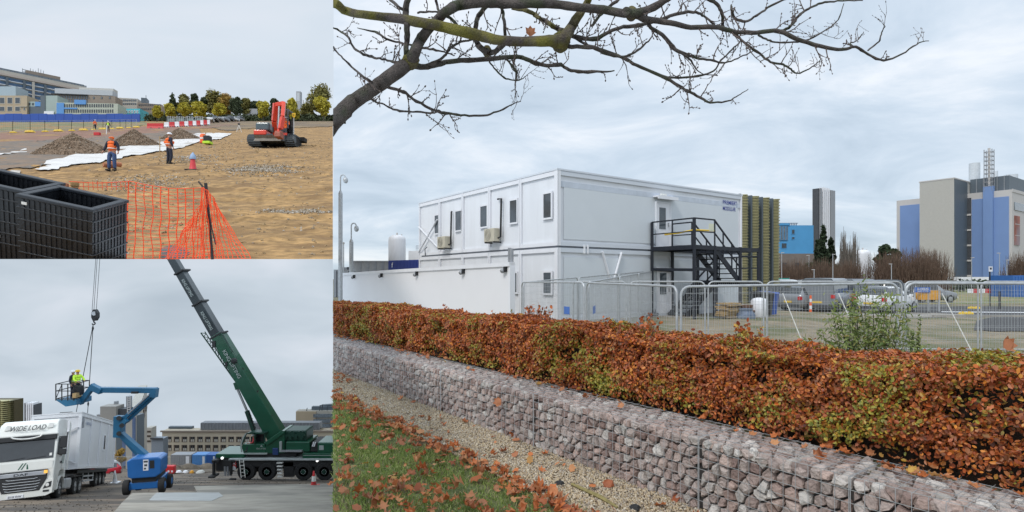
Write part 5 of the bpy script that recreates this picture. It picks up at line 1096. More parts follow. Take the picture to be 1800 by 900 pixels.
def heap(px, ppy, bpy_, w, label, m, mp_):
    Y = d1(bpy_)+w*.25; c = Vector(((px-CX)/F*Y, Y, g1(0, Y)))
    h = (HY-ppy)/F*Y-c.z; t = thing('spoil_heap', label, 'heap', c, 'heaps of hardcore on the site'); rng = np.random.default_rng(int(px)); mb = MB(); K, Q = 14, 34; V = []
    for i in range(K+1):
        f_ = i/K
        for j in range(Q):
            a = 2*math.pi*j/Q; r = w/2*(f_)*(1+.12*math.sin(2*a+px)+.06*math.sin(5*a)); nz = .12*h*noise.noise(Vector((math.cos(a)*r*1.1, math.sin(a)*r*1.1, px)))
            V.append((c.x+r*math.cos(a), c.y+r*math.sin(a)*.75, c.z-.15+h*1.05*(1-f_)**.9*(1-.12*f_)+nz*(1-f_)+r*math.sin(a)*.75*S1*f_))
    mb.add(V, [(i*Q+j, (i+1)*Q+j, (i+1)*Q+(j+1) % Q, i*Q+(j+1) % Q) for i in range(K) for j in range(Q)]); mb.build('pile', m, t, smooth=True)
    n = 2600; fr = RNG.uniform(0, 1, n)**.6; a = RNG.uniform(0, 6.283, n); r = w/2*fr*(1+.12*np.sin(2*a+px)+.06*np.sin(5*a))
    P3 = np.stack([c.x+r*np.cos(a), c.y+r*np.sin(a)*.75, c.z-.1+h*1.05*(1-fr)**.9*(1-.12*fr)+r*np.sin(a)*.75*S1*fr], 1)
    scatter('loose_stones', OCT_V, OCT_F, P3, rotmats(RNG.normal(size=(n, 3))), RNG.uniform(.02, .085, n)[:, None]*RNG.uniform(.6, 1.2, (n, 3)), mp_, t); return t
M_pile = mat('hardcore_pile', (.20, .14, .095), .95, var=.45, scale=3, bump=1, bscale=12); M_pst = mat('hardcore_stone', (.2, .16, .13), .9, stops=[(0, (.13, .09, .06)), (.5, (.26, .18, .12)), (.85, (.33, .25, .18)), (1, (.42, .36, .29))])
heap(128, 233, 273, 6.6, 'nearest heap of stony hardcore, left of the orange-clad workers', M_pile, M_pst); heap(235, 226, 259, 5.2, 'smooth brown heap behind the worker with the staff', M_pile, M_pst); heap(316, 224, 246, 5.0, 'farthest small heap beside the white sheeting', M_pile, M_pst)
# ---- people
def skinmesh(name, V, E, Rr, m, parent, sub=1, root=0):
    me = bpy.data.meshes.new(name); me.from_pydata(V, E, []); o = bpy.data.objects.new(name, me); COL.objects.link(o)
    sk = o.modifiers.new('skin', 'SKIN'); sk.use_smooth_shade = True
    for i, sv in enumerate(me.skin_vertices[0].data):
        r = Rr[i]; sv.radius = (r, r) if not isinstance(r, tuple) else r; sv.use_root = (i == root)
    ss = o.modifiers.new('sub', 'SUBSURF'); ss.levels = sub; ss.render_levels = sub
    dg = bpy.context.evaluated_depsgraph_get(); nm = bpy.data.meshes.new_from_object(o.evaluated_get(dg)); bpy.data.objects.remove(o)
    nm.materials.clear(); nm.materials.append(m); nm.polygons.foreach_set('use_smooth', [True]*len(nm.polygons))
    q = bpy.data.objects.new(name, nm); COL.objects.link(q); q.parent = parent; return q
STAND = dict(pel=(0, 0, .95), spi=(0, 0, 1.12), che=(0, 0, 1.32), nec=(0, 0, 1.49), chi=(0, -.03, 1.57), hea=(0, -.02, 1.66), cro=(0, 0, 1.73),
    shL=(-.17, 0, 1.42), elL=(-.25, .02, 1.16), wrL=(-.27, -.05, .92), shR=(.17, 0, 1.42), elR=(.25, .02, 1.16), wrR=(.27, -.05, .92),
    hiL=(-.09, 0, .9), knL=(-.11, -.03, .5), anL=(-.12, 0, .09), toL=(-.14, -.15, .04), hiR=(.09, 0, .9), knR=(.11, -.03, .5), anR=(.12, 0, .09), toR=(.14, -.15, .04))
def person(label, pos, rz, pose=None, vest=M_hiv, jacket=M_navy, trousers=M_navy, helmet='white', hood=None, group='workers on the building site', sit=False, sc=1.):
    J = dict(STAND); J.update(pose or {}); J = {k: Vector(v) for k, v in J.items()}
    t = thing('person', label, 'person', (0, 0, 0), group)
    V, E, Rr, ix = [], [], [], {}
    def vtx(k, p, r, par=None): ix[k] = len(V); V.append(tuple(p)); Rr.append(r); (E.append((ix[par], ix[k])) if par else None)
    vtx('pel', J['pel'], .12); vtx('spi', J['spi'], .11, 'pel'); vtx('che', J['che'], .12, 'spi'); vtx('nec', J['nec'], .055, 'che'); vtx('chi', J['chi'], .07, 'nec'); vtx('hea', J['hea'], .093, 'chi'); vtx('cro', J['cro'], .06, 'hea')
    for s in 'LR':
        sg = -1 if s == 'L' else 1
        vtx('sh'+s, J['sh'+s], .065, 'che'); vtx('el'+s, J['el'+s], .043, 'sh'+s); vtx('wr'+s, J['wr'+s], .028, 'el'+s)
        d = (J['wr'+s]-J['el'+s]).normalized(); a = d.cross(Vector((sg, 0, 0))); a = a.normalized() if a.length > .1 else Vector((0, -1, 0)); pm = J['wr'+s]+d*.06; vtx('pa'+s, pm, .032, 'wr'+s)
        for q, (off, ln) in enumerate(((-.027, .06), (-.009, .075), (.009, .07), (.027, .055))):
            b = pm+a*off+d*.035; vtx('f%d%s' % (q, s), b, .009, 'pa'+s); e = b+d*ln*.5+Vector((-sg*.012, -.006, 0)); vtx('g%d%s' % (q, s), e, .008, 'f%d%s' % (q, s)); vtx('h%d%s' % (q, s), e+d*ln*.4+Vector((-sg*.02, -.01, 0)), .006, 'g%d%s' % (q, s))
        tb = pm-a*.03-d*.015; vtx('t0'+s, tb, .011, 'pa'+s); vtx('t1'+s, tb-a*.018+d*.035, .008, 't0'+s)
        vtx('hi'+s, J['hi'+s], .09, 'pel'); vtx('kn'+s, J['kn'+s], .06, 'hi'+s); vtx('an'+s, J['an'+s], .04, 'kn'+s); vtx('to'+s, J['to'+s], .035, 'an'+s)
    skinmesh('body', V, E, Rr, M_skin, t)
    def chain(nm, keys, edges, rr, m, sub=1): skinmesh(nm, [tuple(J[k]) if isinstance(k, str) else k for k in keys], edges, rr, m, t, sub)
    L_ = lambda a, b, f_: tuple(J[a].lerp(J[b], f_))
    chain('trousers', ['pel', 'hiL', 'knL', L_('knL', 'anL', .92), 'hiR', 'knR', L_('knR', 'anR', .92), L_('pel', 'spi', .3)], [(0, 1), (1, 2), (2, 3), (0, 4), (4, 5), (5, 6), (0, 7)], [.125, .105, .08, .065, .105, .08, .065, .13], trousers)
    chain('jacket', ['che', 'spi', 'pel', 'nec', 'shL', 'elL', L_('elL', 'wrL', .92), 'shR', 'elR', L_('elR', 'wrR', .92)], [(0, 1), (1, 2), (0, 3), (0, 4), (4, 5), (5, 6), (0, 7), (7, 8), (8, 9)], [.15, .14, .135, .075, .085, .062, .048, .085, .062, .048], jacket)
    if vest:
        v = skinmesh('hi_vis_vest', [tuple(J['che']+Vector((0, 0, .06))), tuple(J['che']), tuple(J['spi']), tuple(J['pel']), tuple(J['shL'].lerp(J['che'], .3)), tuple(J['shR'].lerp(J['che'], .3))], [(0, 1), (1, 2), (2, 3), (0, 4), (0, 5)], [.125, .185, .175, .165, .10, .10], vest, t)
        if not sit:
            mb = MB(); c = J['spi']; mb.lathe([(.175, -.022), (.18, -.02), (.18, .02), (.175, .022)], c+Vector((0, 0, -.02)), 20, J['che']-J['spi']); mb.build('reflective_band', M_lamp, v)
    for s in 'LR':
        mb = MB(); a, b = J['an'+s], J['to'+s]; mb.tube([a+Vector((0, .05, -.045)), a.lerp(b, .4)+Vector((0, 0, -.02)), b+Vector((0, -.05, 0))], [.05, .055, .035], 8); mb.tube([a+Vector((0, 0, .12)), a+Vector((0, .01, -.03))], [.055, .055], 8); mb.build('boot', M_rub, t, smooth=True)
    hc = J['hea']; upv = (J['cro']-J['nec']).normalized()
    if hood is None:
        m = {'white': M_white, 'yellow': M_yellow, 'red': M_red, 'blue': M_bluec}[helmet]; mb = MB(); mb.lathe([(.15, .025), (.118, .03), (.118, .075), (.095, .12), (.05, .145), (.01, .15)], hc, 16, upv); mb.build('helmet', m, t, smooth=True)
    else: skinmesh('hood', [tuple(hc+Vector((0, .035, -.11))), tuple(hc+Vector((0, .03, 0))), tuple(hc+Vector((0, .02, .06)))], [(0, 1), (1, 2)], [.09, .125, .10], hood, t)
    mb = MB(); fx = hc+Vector((0, -.085, 0)); mb.lathe([(.001, .035), (.014, 0), (.001, -.005)], fx+Vector((0, -.008, -.02)), 6); mb.build('nose', M_skin, t, smooth=True)
    mb = MB(); mb.box(fx+Vector((-.035, -.004, .012)), (.028, .012, .01)); mb.build('eye', M_black, t); mb = MB(); mb.box(fx+Vector((.035, -.004, .012)), (.028, .012, .01)); mb.build('eye', M_black, t); mb = MB(); mb.box(fx+Vector((0, .002, -.06)), (.05, .012, .008)); mb.build('mouth', M_red, t)
    t.location = pos; t.rotation_euler = (0, 0, rz); t.scale = (sc*1.2, sc*1.2, sc*1.07); return t
def stand1(px, py): q = on1(px, py); q.z = g1(q.x, q.y); return q
person('person in an orange hooded hi-vis vest and jeans standing with hands low', stand1(197, 301), R(5), dict(elL=(-.26, 0, 1.17), wrL=(-.31, -.1, .95), elR=(.26, 0, 1.17), wrR=(.31, -.1, .95), hea=(0, -.07, 1.63), cro=(0, -.04, 1.7), chi=(0, -.07, 1.54)), trousers=M_denim, hood=M_hiv)
person('person in orange vest and white helmet holding a measuring staff, seen from behind', stand1(297, 287), R(150), dict(elR=(.36, -.12, 1.27), wrR=(.47, -.33, 1.28), knL=(-.13, -.05, .5), hea=(.02, -.04, 1.65), shR=(.19, -.03, 1.41)), M_hiv)
b = stand1(276, 281); b.y += .3; mb = MB(); mb.bar((b.x, b.y, b.z), (b.x, b.y, b.z+1.55), .05, .03); o = mb.build('measuring_staff', M_timber); tag(o, 'upright wooden measuring staff beside the worker in the white helmet', 'staff')
person('distant person in orange jacket walking along the reddish track', stand1(167, 229), R(70), dict(knL=(-.11, -.15, .52), anL=(-.12, -.22, .1), toL=(-.12, -.36, .05), anR=(.12, .22, .12), toR=(.12, .1, .05)), jacket=M_hiv, trousers=M_navy)
person('distant person in a yellow vest beside the pale post', stand1(190, 232), R(20), None, M_hivy, M_navy, M_navy)
b = stand1(187, 237); mb = MB(); mb.bar(b, b+Vector((.1, 0, 1.5)), .09); o = mb.build('pale_post', M_lamp); tag(o, 'pale wooden post in front of the person in the yellow vest', 'post')
b = stand1(171, 239); mb = MB(); mb.b2(b.x-.4, b.x+.4, b.y-.2, b.y+.2, b.z+.05, b.z+.5); o = mb.build('red_crate', M_red, bevel=.03); tag(o, 'red crate on the track before the distant orange worker', 'crate')
for (px, py, lb) in ((201, 299, 'orange clay pipe piece at the feet of the hooded worker'), (212, 297, 'second clay pipe piece lying right of the hooded worker')):
    b = stand1(px, py)+Vector((0, -.5, .14)); mb = MB(); mb.tube([b+Vector((-.12, -.15, 0)), b+Vector((.2, .25, 0))], .13, 12, False); mb.tube([b+Vector((-.12, -.15, 0)), b+Vector((.2, .25, 0))], .10, 12, True); o = mb.build('clay_pipe', mat('clay_pipe', (.50, .20, .10), .7), smooth=True); tag(o, lb, 'pipe')
# ---- traffic cone, survey gear
def cone(pos, label, h=.75, grp='traffic cones', cap=None, col=M_red, sc=1):
    t = thing('traffic_cone', label, 'traffic cone', pos, grp); p = Vector(pos)
    mb = MB(); mb.b2(p.x-.3*h, p.x+.3*h, p.y-.3*h, p.y+.3*h, p.z, p.z+.05*h); mb.build('base', M_rub if cap else col, t)
    mb = MB(); mb.lathe([(.2*h, .05*h), (.17*h, .12*h), (.14*h, .35*h)], p, 14); mb.build('lower_cone', col, t, smooth=True)
    mb = MB(); mb.lathe([(.142*h, .35*h), (.095*h, .68*h)], p, 14); mb.build('reflective_sleeve', M_lamp if not cap else col, t, smooth=True)
    mb = MB(); mb.lathe([(.095*h, .68*h), (.045*h, .98*h), (.02, 1.0*h)], p, 14); mb.build('tip', cap or col, t, smooth=True); return t
t = cone(stand1(339, 297), 'red traffic cone with a pale blue cap on the dirt', 1.0, None, mat('pale_blue_cap', (.30, .42, .62), .6), mat('pinkish_red', (.72, .06, .07), .5))
p = stand1(339, 297); mb = MB(); mb.lathe([(.16, .62), (.17, .70), (.12, .86), (.05, .95), (.01, 1.0)], p, 12); mb.build('cap', MT['pale_blue_cap'], t, smooth=True)
p = stand1(357, 252); t = thing('orange_barrel', 'orange barrel standing on the white sheeting', 'barrel', p); mb = MB(); mb.lathe([(.3, 0), (.3, .85), (.22, .95)], p, 14); mb.build('drum', M_orange, t, smooth=True); mb = MB(); mb.lathe([(.305, .4), (.31, .42), (.31, .55), (.305, .57)], p, 14); mb.build('band', M_lamp, t)
p = stand1(365, 254); t = thing('site_generator', 'black and lime machine beside the orange barrel', 'machine', p); mb = MB(); mb.b2(p.x-.3, p.x+.3, p.y-.3, p.y+.3, p.z+.3, p.z+.85); mb.build('body', M_black, t, bevel=.04); mb = MB(); mb.b2(p.x-.36, p.x+.36, p.y-.34, p.y+.34, p.z+.05, p.z+.3); mb.build('base', M_hivy, t, bevel=.04); mb = MB(); mb.bar(p+Vector((-.3, 0, .85)), p+Vector((-.15, 0, 1.25)), .05); mb.build('handle', M_timber, t)
p = stand1(420, 233); t = thing('survey_tripod', 'small survey tripod on the far dirt', 'tripod', p)
for a in (0, 2.1, 4.2): mb = MB(); mb.bar(p+Vector((.45*math.cos(a), .45*math.sin(a), 0)), p+Vector((0, 0, 1.3)), .05); mb.build('leg', M_lamp, t)
mb = MB(); mb.box(p+Vector((0, 0, 1.42)), (.3, .2, .26)); mb.build('level', M_black, t)
# ---- excavator (front view)
EY = 52.7
def excavator():
    s = EY/F; gx = lambda px: (px-CX)*s; gz = lambda py: (HY-py)*s
    gb = g1(gx(488), EY); o0 = gb-gz(258); GZ = lambda py: gz(py)+o0
    t = thing('excavator', 'red excavator with raised arm standing on the dirt', 'excavator', (gx(488), EY, gb))
    M_er = mat('excavator_red', (.72, .055, .022), .4, var=.12, scale=3, coat=.3); M_eb = mat('excavator_grey', (.06, .075, .085), .45); M_bl = mat('worn_steel_blade', (.22, .20, .17), .6, .4, var=.3, scale=4)
    for (a, b, nm) in ((446, 467, 0), (509, 525, 1)):
        mb = MB(); x0, x1 = gx(a), gx(b); r = (GZ(241)-GZ(258))/2; zc = GZ(249.5); K = 20; off = 1.3 if nm == 0 else 1.2
        ring = [(EY-off+.9+math.cos(q)*.85, zc+max(-r, min(r, math.sin(q)*r*1.25))) for q in (2*math.pi*i/K for i in range(K))]
        mb.prism([(x0, y, z) for y, z in ring], (x1-x0, 0, 0)); tr = mb.build('track', M_rub, t)
        mb = MB()
        for y, z in ring: mb.b2(x0-.04, x1+.04, y-.06, y+.06, z-.07, z+.07)
        mb.build('track_shoes', M_eb, tr)
        mb = MB(); mb.cyl((x1-.05, EY-1.0, zc), (x1+.05, EY-1.0, zc), r*.7, n=14); mb.build('idler_wheel', M_eb, tr)
    mb = MB(); mb.b2(gx(466), gx(511), EY-1.3, EY+1.2, GZ(253), GZ(243)); mb.build('undercarriage', M_eb, t)
    mb = MB(); V = [(gx(466), -2.15, GZ(247.5)), (gx(466), -2.0, GZ(252)), (gx(466), -2.2, GZ(257.5))]; mb.prism([(V[0][0], EY-2.15, V[0][2]), (V[0][0], EY-1.95, V[1][2]), (V[0][0], EY-2.25, V[2][2]), (V[0][0], EY-2.35, V[2][2]), (V[0][0], EY-2.1, V[1][2]), (V[0][0], EY-2.28, V[0][2])], (gx(511)-gx(466), 0, 0)); mb.build('dozer_blade', M_bl, t)
    for a in (474, 503): mb = MB(); mb.bar((gx(a), EY-1.2, GZ(248)), (gx(a), EY-2.1, GZ(252)), .16); mb.build('blade_arm', M_er, t)
    mb = MB(); mb.b2(gx(457), gx(516), EY-1.2, EY+1.9, GZ(245), GZ(240)); mb.build('slew_platform', M_eb, t)
    mb = MB(); mb.b2(gx(456), gx(478), EY-1.25, EY+1.9, GZ(242), GZ(233.5)); mb.build('side_cover', M_er, t, bevel=.08)
    mb = MB(); mb.b2(gx(457), gx(481), EY-1.0, EY+1.9, GZ(233.5), GZ(219)); mb.build('engine_hood', mat('hood_teal_grey', (.07, .105, .12), .4, coat=.3), t, bevel=.15)
    mb = MB(); mb.b2(gx(497), gx(514), EY-1.3, EY-1.0, GZ(243), GZ(239)); mb.build('cab_sill', M_er, t)
    mb = MB(); x0, x1, y0, y1, z0, z1 = gx(496.5), gx(515.5), EY-1.2, EY+.1, GZ(240), GZ(200); w = .1
    for x in (x0, x1-w):
        for y in (y0, y1-w): mb.b2(x, x+w, y, y+w, z0, z1)
    mb.b2(x0, x1, y0, y1, z1, z1+.14); mb.b2(x0, x1, y0, y0+w, z0, z0+.5); mb.b2(x0, x1, y0, y0+w, GZ(214), GZ(213)); mb.b2(x0, x1, y1-.05, y1, z0, z0+.9); cb = mb.build('cab', M_eb, t)
    mb = MB(); mb.b2(x0+w, x1-w, y0+.04, y0+.05, z0+.5, z1); mb.build('windscreen', mat('clear_cab_glass', (.1, .14, .15), .1), cb) if 0 else None
    mb = MB(); mb.b2(gx(500), gx(512), EY-.1, EY+.2, GZ(232), GZ(212)); mb.build('seat', M_rub, cb)
    def beam(pts, w, d, nm, m=M_er):
        mb = MB()
        for i in range(len(pts)-1): mb.bar(pts[i], pts[i+1], w, d)
        return mb.build(nm, m, t, bevel=.03)
    q = lambda px, py, dy: Vector(((px-CX)/F*(EY+dy), EY+dy, (HY-py)/F*(EY+dy)+o0))
    beam([q(485, 240, -1.0), q(482, 212, -2.0), q(484.5, 181, -2.3)], .4, .4, 'boom'); beam([q(499, 180, -2.5), q(497, 205, -3.2), q(493, 226, -3.4)], .3, .36, 'stick')
    beam([q(485, 184, -2.3), q(500, 181, -2.5)], .35, .35, 'boom_head'); beam([q(480, 232, -1.6), q(480.5, 200, -2.3)], .13, .13, 'hydraulic_ram', M_eb); beam([q(499, 186, -2.5), q(498, 208, -2.9)], .2, .2, 'hydraulic_ram'); beam([q(490.5, 186, -2.6), q(489.5, 226, -3.0)], .12, .12, 'hydraulic_ram', M_galv)
    mb = MB(); V = []
    for i in range(7): a = R(-20+i*35); bc = q(485.5, 239, -3.2); V.append((bc.x, bc.y+.42*math.cos(a), bc.z+.5*math.sin(a)))
    mb.prism(V, (.5, 0, 0)); mb.build('bucket', mat('rusty_red_steel', (.32, .09, .055), .6, var=.4, scale=5), t)
    beam([q(490.5, 226, -3.3), q(489, 234, -3.4)], .2, .2, 'bucket_link')
    mb = MB(); mb.b2(gx(514), gx(532), EY+.4, EY+1.2, GZ(246), GZ(238)); mb.build('side_box', M_rub, t, bevel=.05)
    mb = MB(); mb.bar(q(516.5, 238, -.6), q(516.5, 206, -.6), .05); mb.build('sign_post', M_lamp, t); mb = MB(); mb.prism([q(513, 198, -.7), q(519.5, 198, -.7), q(518.8, 204, -.7), q(516.2, 206.5, -.7), q(513.6, 204, -.7)], (0, .05, 0)); mb.build('warning_sign', mat('sign_yellow', (.8, .5, .02), .5), t)
    mb = MB(); mb.prism([q(515.3, 200, -.73), q(517.3, 200, -.73), q(516.3, 203, -.73)], (0, .02, 0)); mb.build('sign_symbol', M_black, t)
    return gx, GZ
gx, GZ = excavator()
SIT = dict(pel=(0, 0, .5), spi=(0, .02, .68), che=(0, .0, .88), nec=(0, 0, 1.05), chi=(0, -.03, 1.13), hea=(0, -.02, 1.22), cro=(0, 0, 1.29), shL=(-.17, 0, .98), elL=(-.24, -.1, .74), wrL=(-.2, -.33, .72), shR=(.17, 0, .98), elR=(.24, -.1, .74), wrR=(.2, -.33, .72), hiL=(-.09, 0, .48), knL=(-.13, -.42, .5), anL=(-.13, -.48, .1), toL=(-.13, -.62, .05), hiR=(.09, 0, .48), knR=(.13, -.42, .5), anR=(.13, -.48, .1), toR=(.13, -.62, .05))
person('person in orange sitting in the cab of the red excavator', (gx(505.5), EY-.35, GZ(240)+.15), 0, SIT, M_hiv, M_hiv, M_hiv, 'white', sit=True, sc=1.1)
# ---- mesh fence with yellow feet, barriers, parked cars, stacked frames
pa = [on1(x, 235-i*1.7) for i, x in enumerate((-10, 53, 103, 147, 181, 211, 240))]
for i in range(6):
    a, b = pa[i], pa[i+1]; k = max(1, int((b-a).length/3.6+.5))
    t = thing('site_fence_run', ('leftmost run of thin mesh fence on yellow feet by the red track', 'second run of thin mesh fence from the left edge', 'run of thin mesh fence left of the far orange worker', 'run of thin mesh fence behind the far orange worker', 'run of thin mesh fence right of the person in yellow', 'farthest run of thin mesh fence before the blue hoarding end')[i], 'fence', a, 'mesh fence runs with yellow feet')
    for j in range(k):
        p, q = a.lerp(b, j/k), a.lerp(b, (j+1)/k); mb = MB(); mb.bar(p, p+UPZ*2, .045); mb.bar(q, q+UPZ*2, .045); mb.bar(p+UPZ*2, q+UPZ*2, .04); mb.bar(p+UPZ*.3, q+UPZ*.3, .03)
        for r_ in range(1, 9): w_ = p.lerp(q, r_/9); mb.tube([w_+UPZ*.3, w_+UPZ*2], .006, 3, False)
        mb.build('fence_panel', M_galv, t, fix=False)
    mb = MB(); c = b; mb.hexa([c+Vector(v) for v in ((-.8, -.35, 0), (.8, -.35, 0), (.8, .35, 0), (-.8, .35, 0), (-.6, -.25, .38), (.6, -.25, .38), (.6, .25, .38), (-.6, .25, .38))]); mb.build('yellow_foot', M_yellow, t, bevel=.08)
    mb = MB(); c = a.lerp(b, .52)+UPZ*.0; mb.hexa([c+Vector(v) for v in ((-.55, -.3, 0), (.55, -.3, 0), (.55, .3, 0), (-.55, .3, 0), (-.4, -.2, .28), (.4, -.2, .28), (.4, .2, .28), (-.4, .2, .28))]); mb.build('yellow_foot', M_yellow, t, bevel=.08)
def barrier(px0, px1, pyb, m, label, g='red and white plastic barriers'):
    a, b = on1(px0, pyb), on1(px1, pyb); Y = a.y; h = 1.25*Y/130; t = thing('plastic_barrier', label, 'barrier', (a+b)/2, g)
    mb = MB(); u = (b-a); mb.prism([a, a+Vector((0, -.25, 0)), a+Vector((0, -.12, h*.45)), a+Vector((0, -.1, h)), a+Vector((0, .1, h)), a+Vector((0, .12, h*.45)), a+Vector((0, .25, 0))], u*.97); mb.build('body', m, t)
    for k in (.25, .75): mb = MB(); c = a.lerp(b, k); mb.b2(c.x-.18, c.x+.18, c.y-.27, c.y-.12, c.z, c.z+h*.16); mb.build('foot_recess', M_dgrey, t)
ords = ['first', 'second', 'third', 'fourth', 'fifth', 'sixth', 'seventh', 'eighth', 'ninth', 'tenth']
barrier(259, 288, 226.5, M_red, 'wide red barrier at the left end of the barrier row')
xs_ = [289, 297, 307, 315, 324, 331, 338.5, 345, 352, 357.5, 364, 369]
for i in range(11): barrier(xs_[i], xs_[i+1], 224.5-.42*i, M_red if i % 2 else M_white, ('%s %s barrier of the long row, counted from the left among its colour') % (ords[i//2], 'red' if i % 2 else 'white'))
def stack(px, py, label):
    c = on1(px, py); t = thing('stacked_frames', label, 'frames', c, 'stacked mesh frames beyond the barriers'); s = c.y/F
    for k in range(5): mb = MB(); x = c.x-6*s+k*3*s; mb.bar((x, c.y, c.z), (x, c.y, c.z+11*s), .16); mb.bar((x, c.y+.5*k, c.z+11*s), (x+3*s, c.y+.5*k, c.z+11*s), .14); mb.build('upright', M_galv, t)
    mb = MB(); mb.b2(c.x-6*s, c.x+6*s, c.y+.6, c.y+1.6, c.z, c.z+8*s); mb.build('load', mat('pale_green_pack', (.22, .30, .29), .6, var=.3, scale=.6), t)
for i, px in enumerate((300, 316, 333, 350)): stack(px, 215.5, ('stack of pale frames above the left barriers', 'second stack of pale frames', 'third stack of pale frames', 'stack of pale frames nearest the parked cars')[i])
base_cars = [o for o in S.objects if o.name.startswith('parked_car') and o.parent is None]
paint2 = [M_wcar, M_dcar, M_silver, M_gunm, M_dcar, M_wcar, M_silver]
for i, px in enumerate((372, 381, 391, 401, 410, 419, 428)):
    c = dup(base_cars[[0, 2, 0, 4, 2, 0, 2][i] % len(base_cars)], ('white', 'black', 'silver', 'grey', 'dark', 'pale', 'light grey')[i]+(' car, nearest the barriers, in the far row of cars', ' car second from the barriers in the far row', ' car third from the barriers in the far row', ' car in the middle of the far row', ' car third from the right of the far row', ' car second from the right end of the far row', ' car at the right end of the far row')[i], on1(px, 217-.5*i), (0, 0, R(200-8*i)), 1.15, group='cars parked in a row below the trees')
    for ch in c.children:
        if ch.name.startswith('body'):
            ch.data = ch.data.copy(); ch.data.materials[0] = paint2[i]
# ---- blue hoarding
f = Fc(on1(-80, 214.5), on1(246, 214.5)); t = thing('blue_hoarding', 'long blue site hoarding below the hospital buildings', 'hoarding', f.a+UPZ*g1p(f.a.y))
zg = g1p(f.a.y); M_hb = mat('hoarding_blue', (.02, .075, .36), .5, var=.2, scale=.08)
npan = 22
for i in range(npan): mb = MB(); f.box(mb, f.L*i/npan+.08, f.L*(i+1)/npan, zg-.5, zg+3.7-.25*(i % 3 == 2), 0, .1); mb.build('hoarding_panel', M_hb, t)
mb = MB(); f.box(mb, 0, f.L, zg-.5, zg+3.4, -.3, -.1); mb.build('backing', M_dgrey, t)
# ---- hospital and neighbours
M_beige = mat('beige_brick', (.42, .34, .24), .8, var=.1, scale=.15); M_brown = mat('brown_brick', (.27, .22, .18), .8, var=.1, scale=.2); M_pale = mat('pale_concrete', (.46, .43, .38), .8, var=.08, scale=.2)
M_grn = mat('pale_green_panel', (.33, .40, .38), .6, var=.06, scale=.2); M_bglz = mat('blue_glazing', (.05, .11, .2), .15, var=.4, scale=.4); M_blub = mat('clear_blue_panel', (.10, .28, .60), .5)
def bl(name, label, px0, Y0, px1, Y1, top, base=214, depth=18, m=M_beige, cat='building'):
    depth = min(depth, 7); f = fpx(px0, Y0, px1, Y1); zt = f.z(0, top); zb = g1p(Y0)-2 if Y0 < 400 else f.z(0, base); t = thing(name, label, cat, (f.a.x, f.a.y, zb)); mb = MB(); f.box(mb, 0, f.L, zb, zt, -depth, 0); mb.build('wall', m, t); f.t = t; f.zt = zt; return f
def winrow(f, x0, x1, n, y0, y1, fm, pm, fill=.6, t=.15):
    w = (x1-x0)/n
    for i in range(n): a = x0+w*(i+(1-fill)/2); f.win(f.t, f.upx(a), f.upx(a+w*fill), f.z(f.upx(a), y1), f.z(f.upx(a), y0), fm, pm, t, .1)
f = bl('hospital_block', 'long many-storeyed hospital block with white floor bands, tallest on the left', -70, 291, 152, 330, 108, m=M_pale, depth=30)
HL = f.L
for k in range(11):
    z1 = f.zt-3.4-k*2.5; mb = MB(); f.box(mb, 0, HL-2, z1-1.7, z1, 0, .25); mb.build('window_strip', M_bglz, f.t)
    mb = MB(); f.box(mb, 0, HL-2, z1-2.02, z1-1.7, 0, .9); mb.build('floor_band', M_white, f.t)
for px in (-30, 12, 42, 58, 79, 110, 148): mb = MB(); u = f.upx(px); f.box(mb, u-.5, u+.5, g1p(300), f.zt-3.5, 0, 1.5 if px != 58 else 1.9); mb.build('pier', M_pale if px == 58 else M_cladd, f.t)
mb = MB(); f.box(mb, -1, HL+1, f.zt-3.0, f.zt-1.9, 0, 1.3); mb.build('eaves_band', mat('pinkish_band', (.48, .41, .36), .7), f.t)
mb = MB(); f.box(mb, 0, HL-1, f.zt-.0, f.zt+1.3, -6.5, -1); mb.build('roof_storey', M_cladd, f.t)
for i in range(40): mb = MB(); u = HL*(i+.5)/40; f.box(mb, u-.9, u+.9, f.zt+.3, f.zt+1.0, -1, -.9); mb.build('roof_window', M_glassl, f.t)
u0, u1 = f.upx(47), f.upx(107); mb = MB(); f.box(mb, u0, u1, f.zt, f.z((u0+u1)/2, 128), -6, -1.5); mb.build('roof_plant', M_brown, f.t)
mb = MB()
for i in range(9):
    u = lerp(f.upx(41), f.upx(78), i/8); mb2 = f.box(mb, u-.12, u+.12, f.zt, f.z(u, 118+2*(i % 3)), -3, -2.7)
for pz in (124, 128, 133): f.box(mb, f.upx(41), f.upx(78), f.z(f.upx(60), pz), f.z(f.upx(60), pz)+.25, -3, -2.7)
mb.build('scaffolding', M_grey, f.t)
f = bl('brown_hospital_wing', 'brown hospital wing with pale roof plant in the middle of the skyline', 96, 300, 203, 304, 165, m=M_brown)
winrow(f, 102, 155, 12, 168, 175, M_dgrey, M_glassl, .6); winrow(f, 102, 155, 12, 176, 182, M_dgrey, M_glassl, .6); winrow(f, 158, 200, 3, 170, 174, M_dgrey, M_glassl, .2)
mb = MB(); f.pbox(mb, 94, 196, 156, 165, -6, -1); mb.build('roof_plant', M_galv, f.t); mb = MB(); f.pbox(mb, 135, 196, 152.5, 157, -6, -2); mb.build('roof_plant', M_clad, f.t)
mb = MB(); f.pbox(mb, 92, 155, 166, 167.2, 0, 1.2); mb.build('canopy', M_dgrey, f.t)
f = bl('beige_block', 'beige block with large dark windows at the left edge', -30, 285, 47.5, 285, 168, m=M_beige)
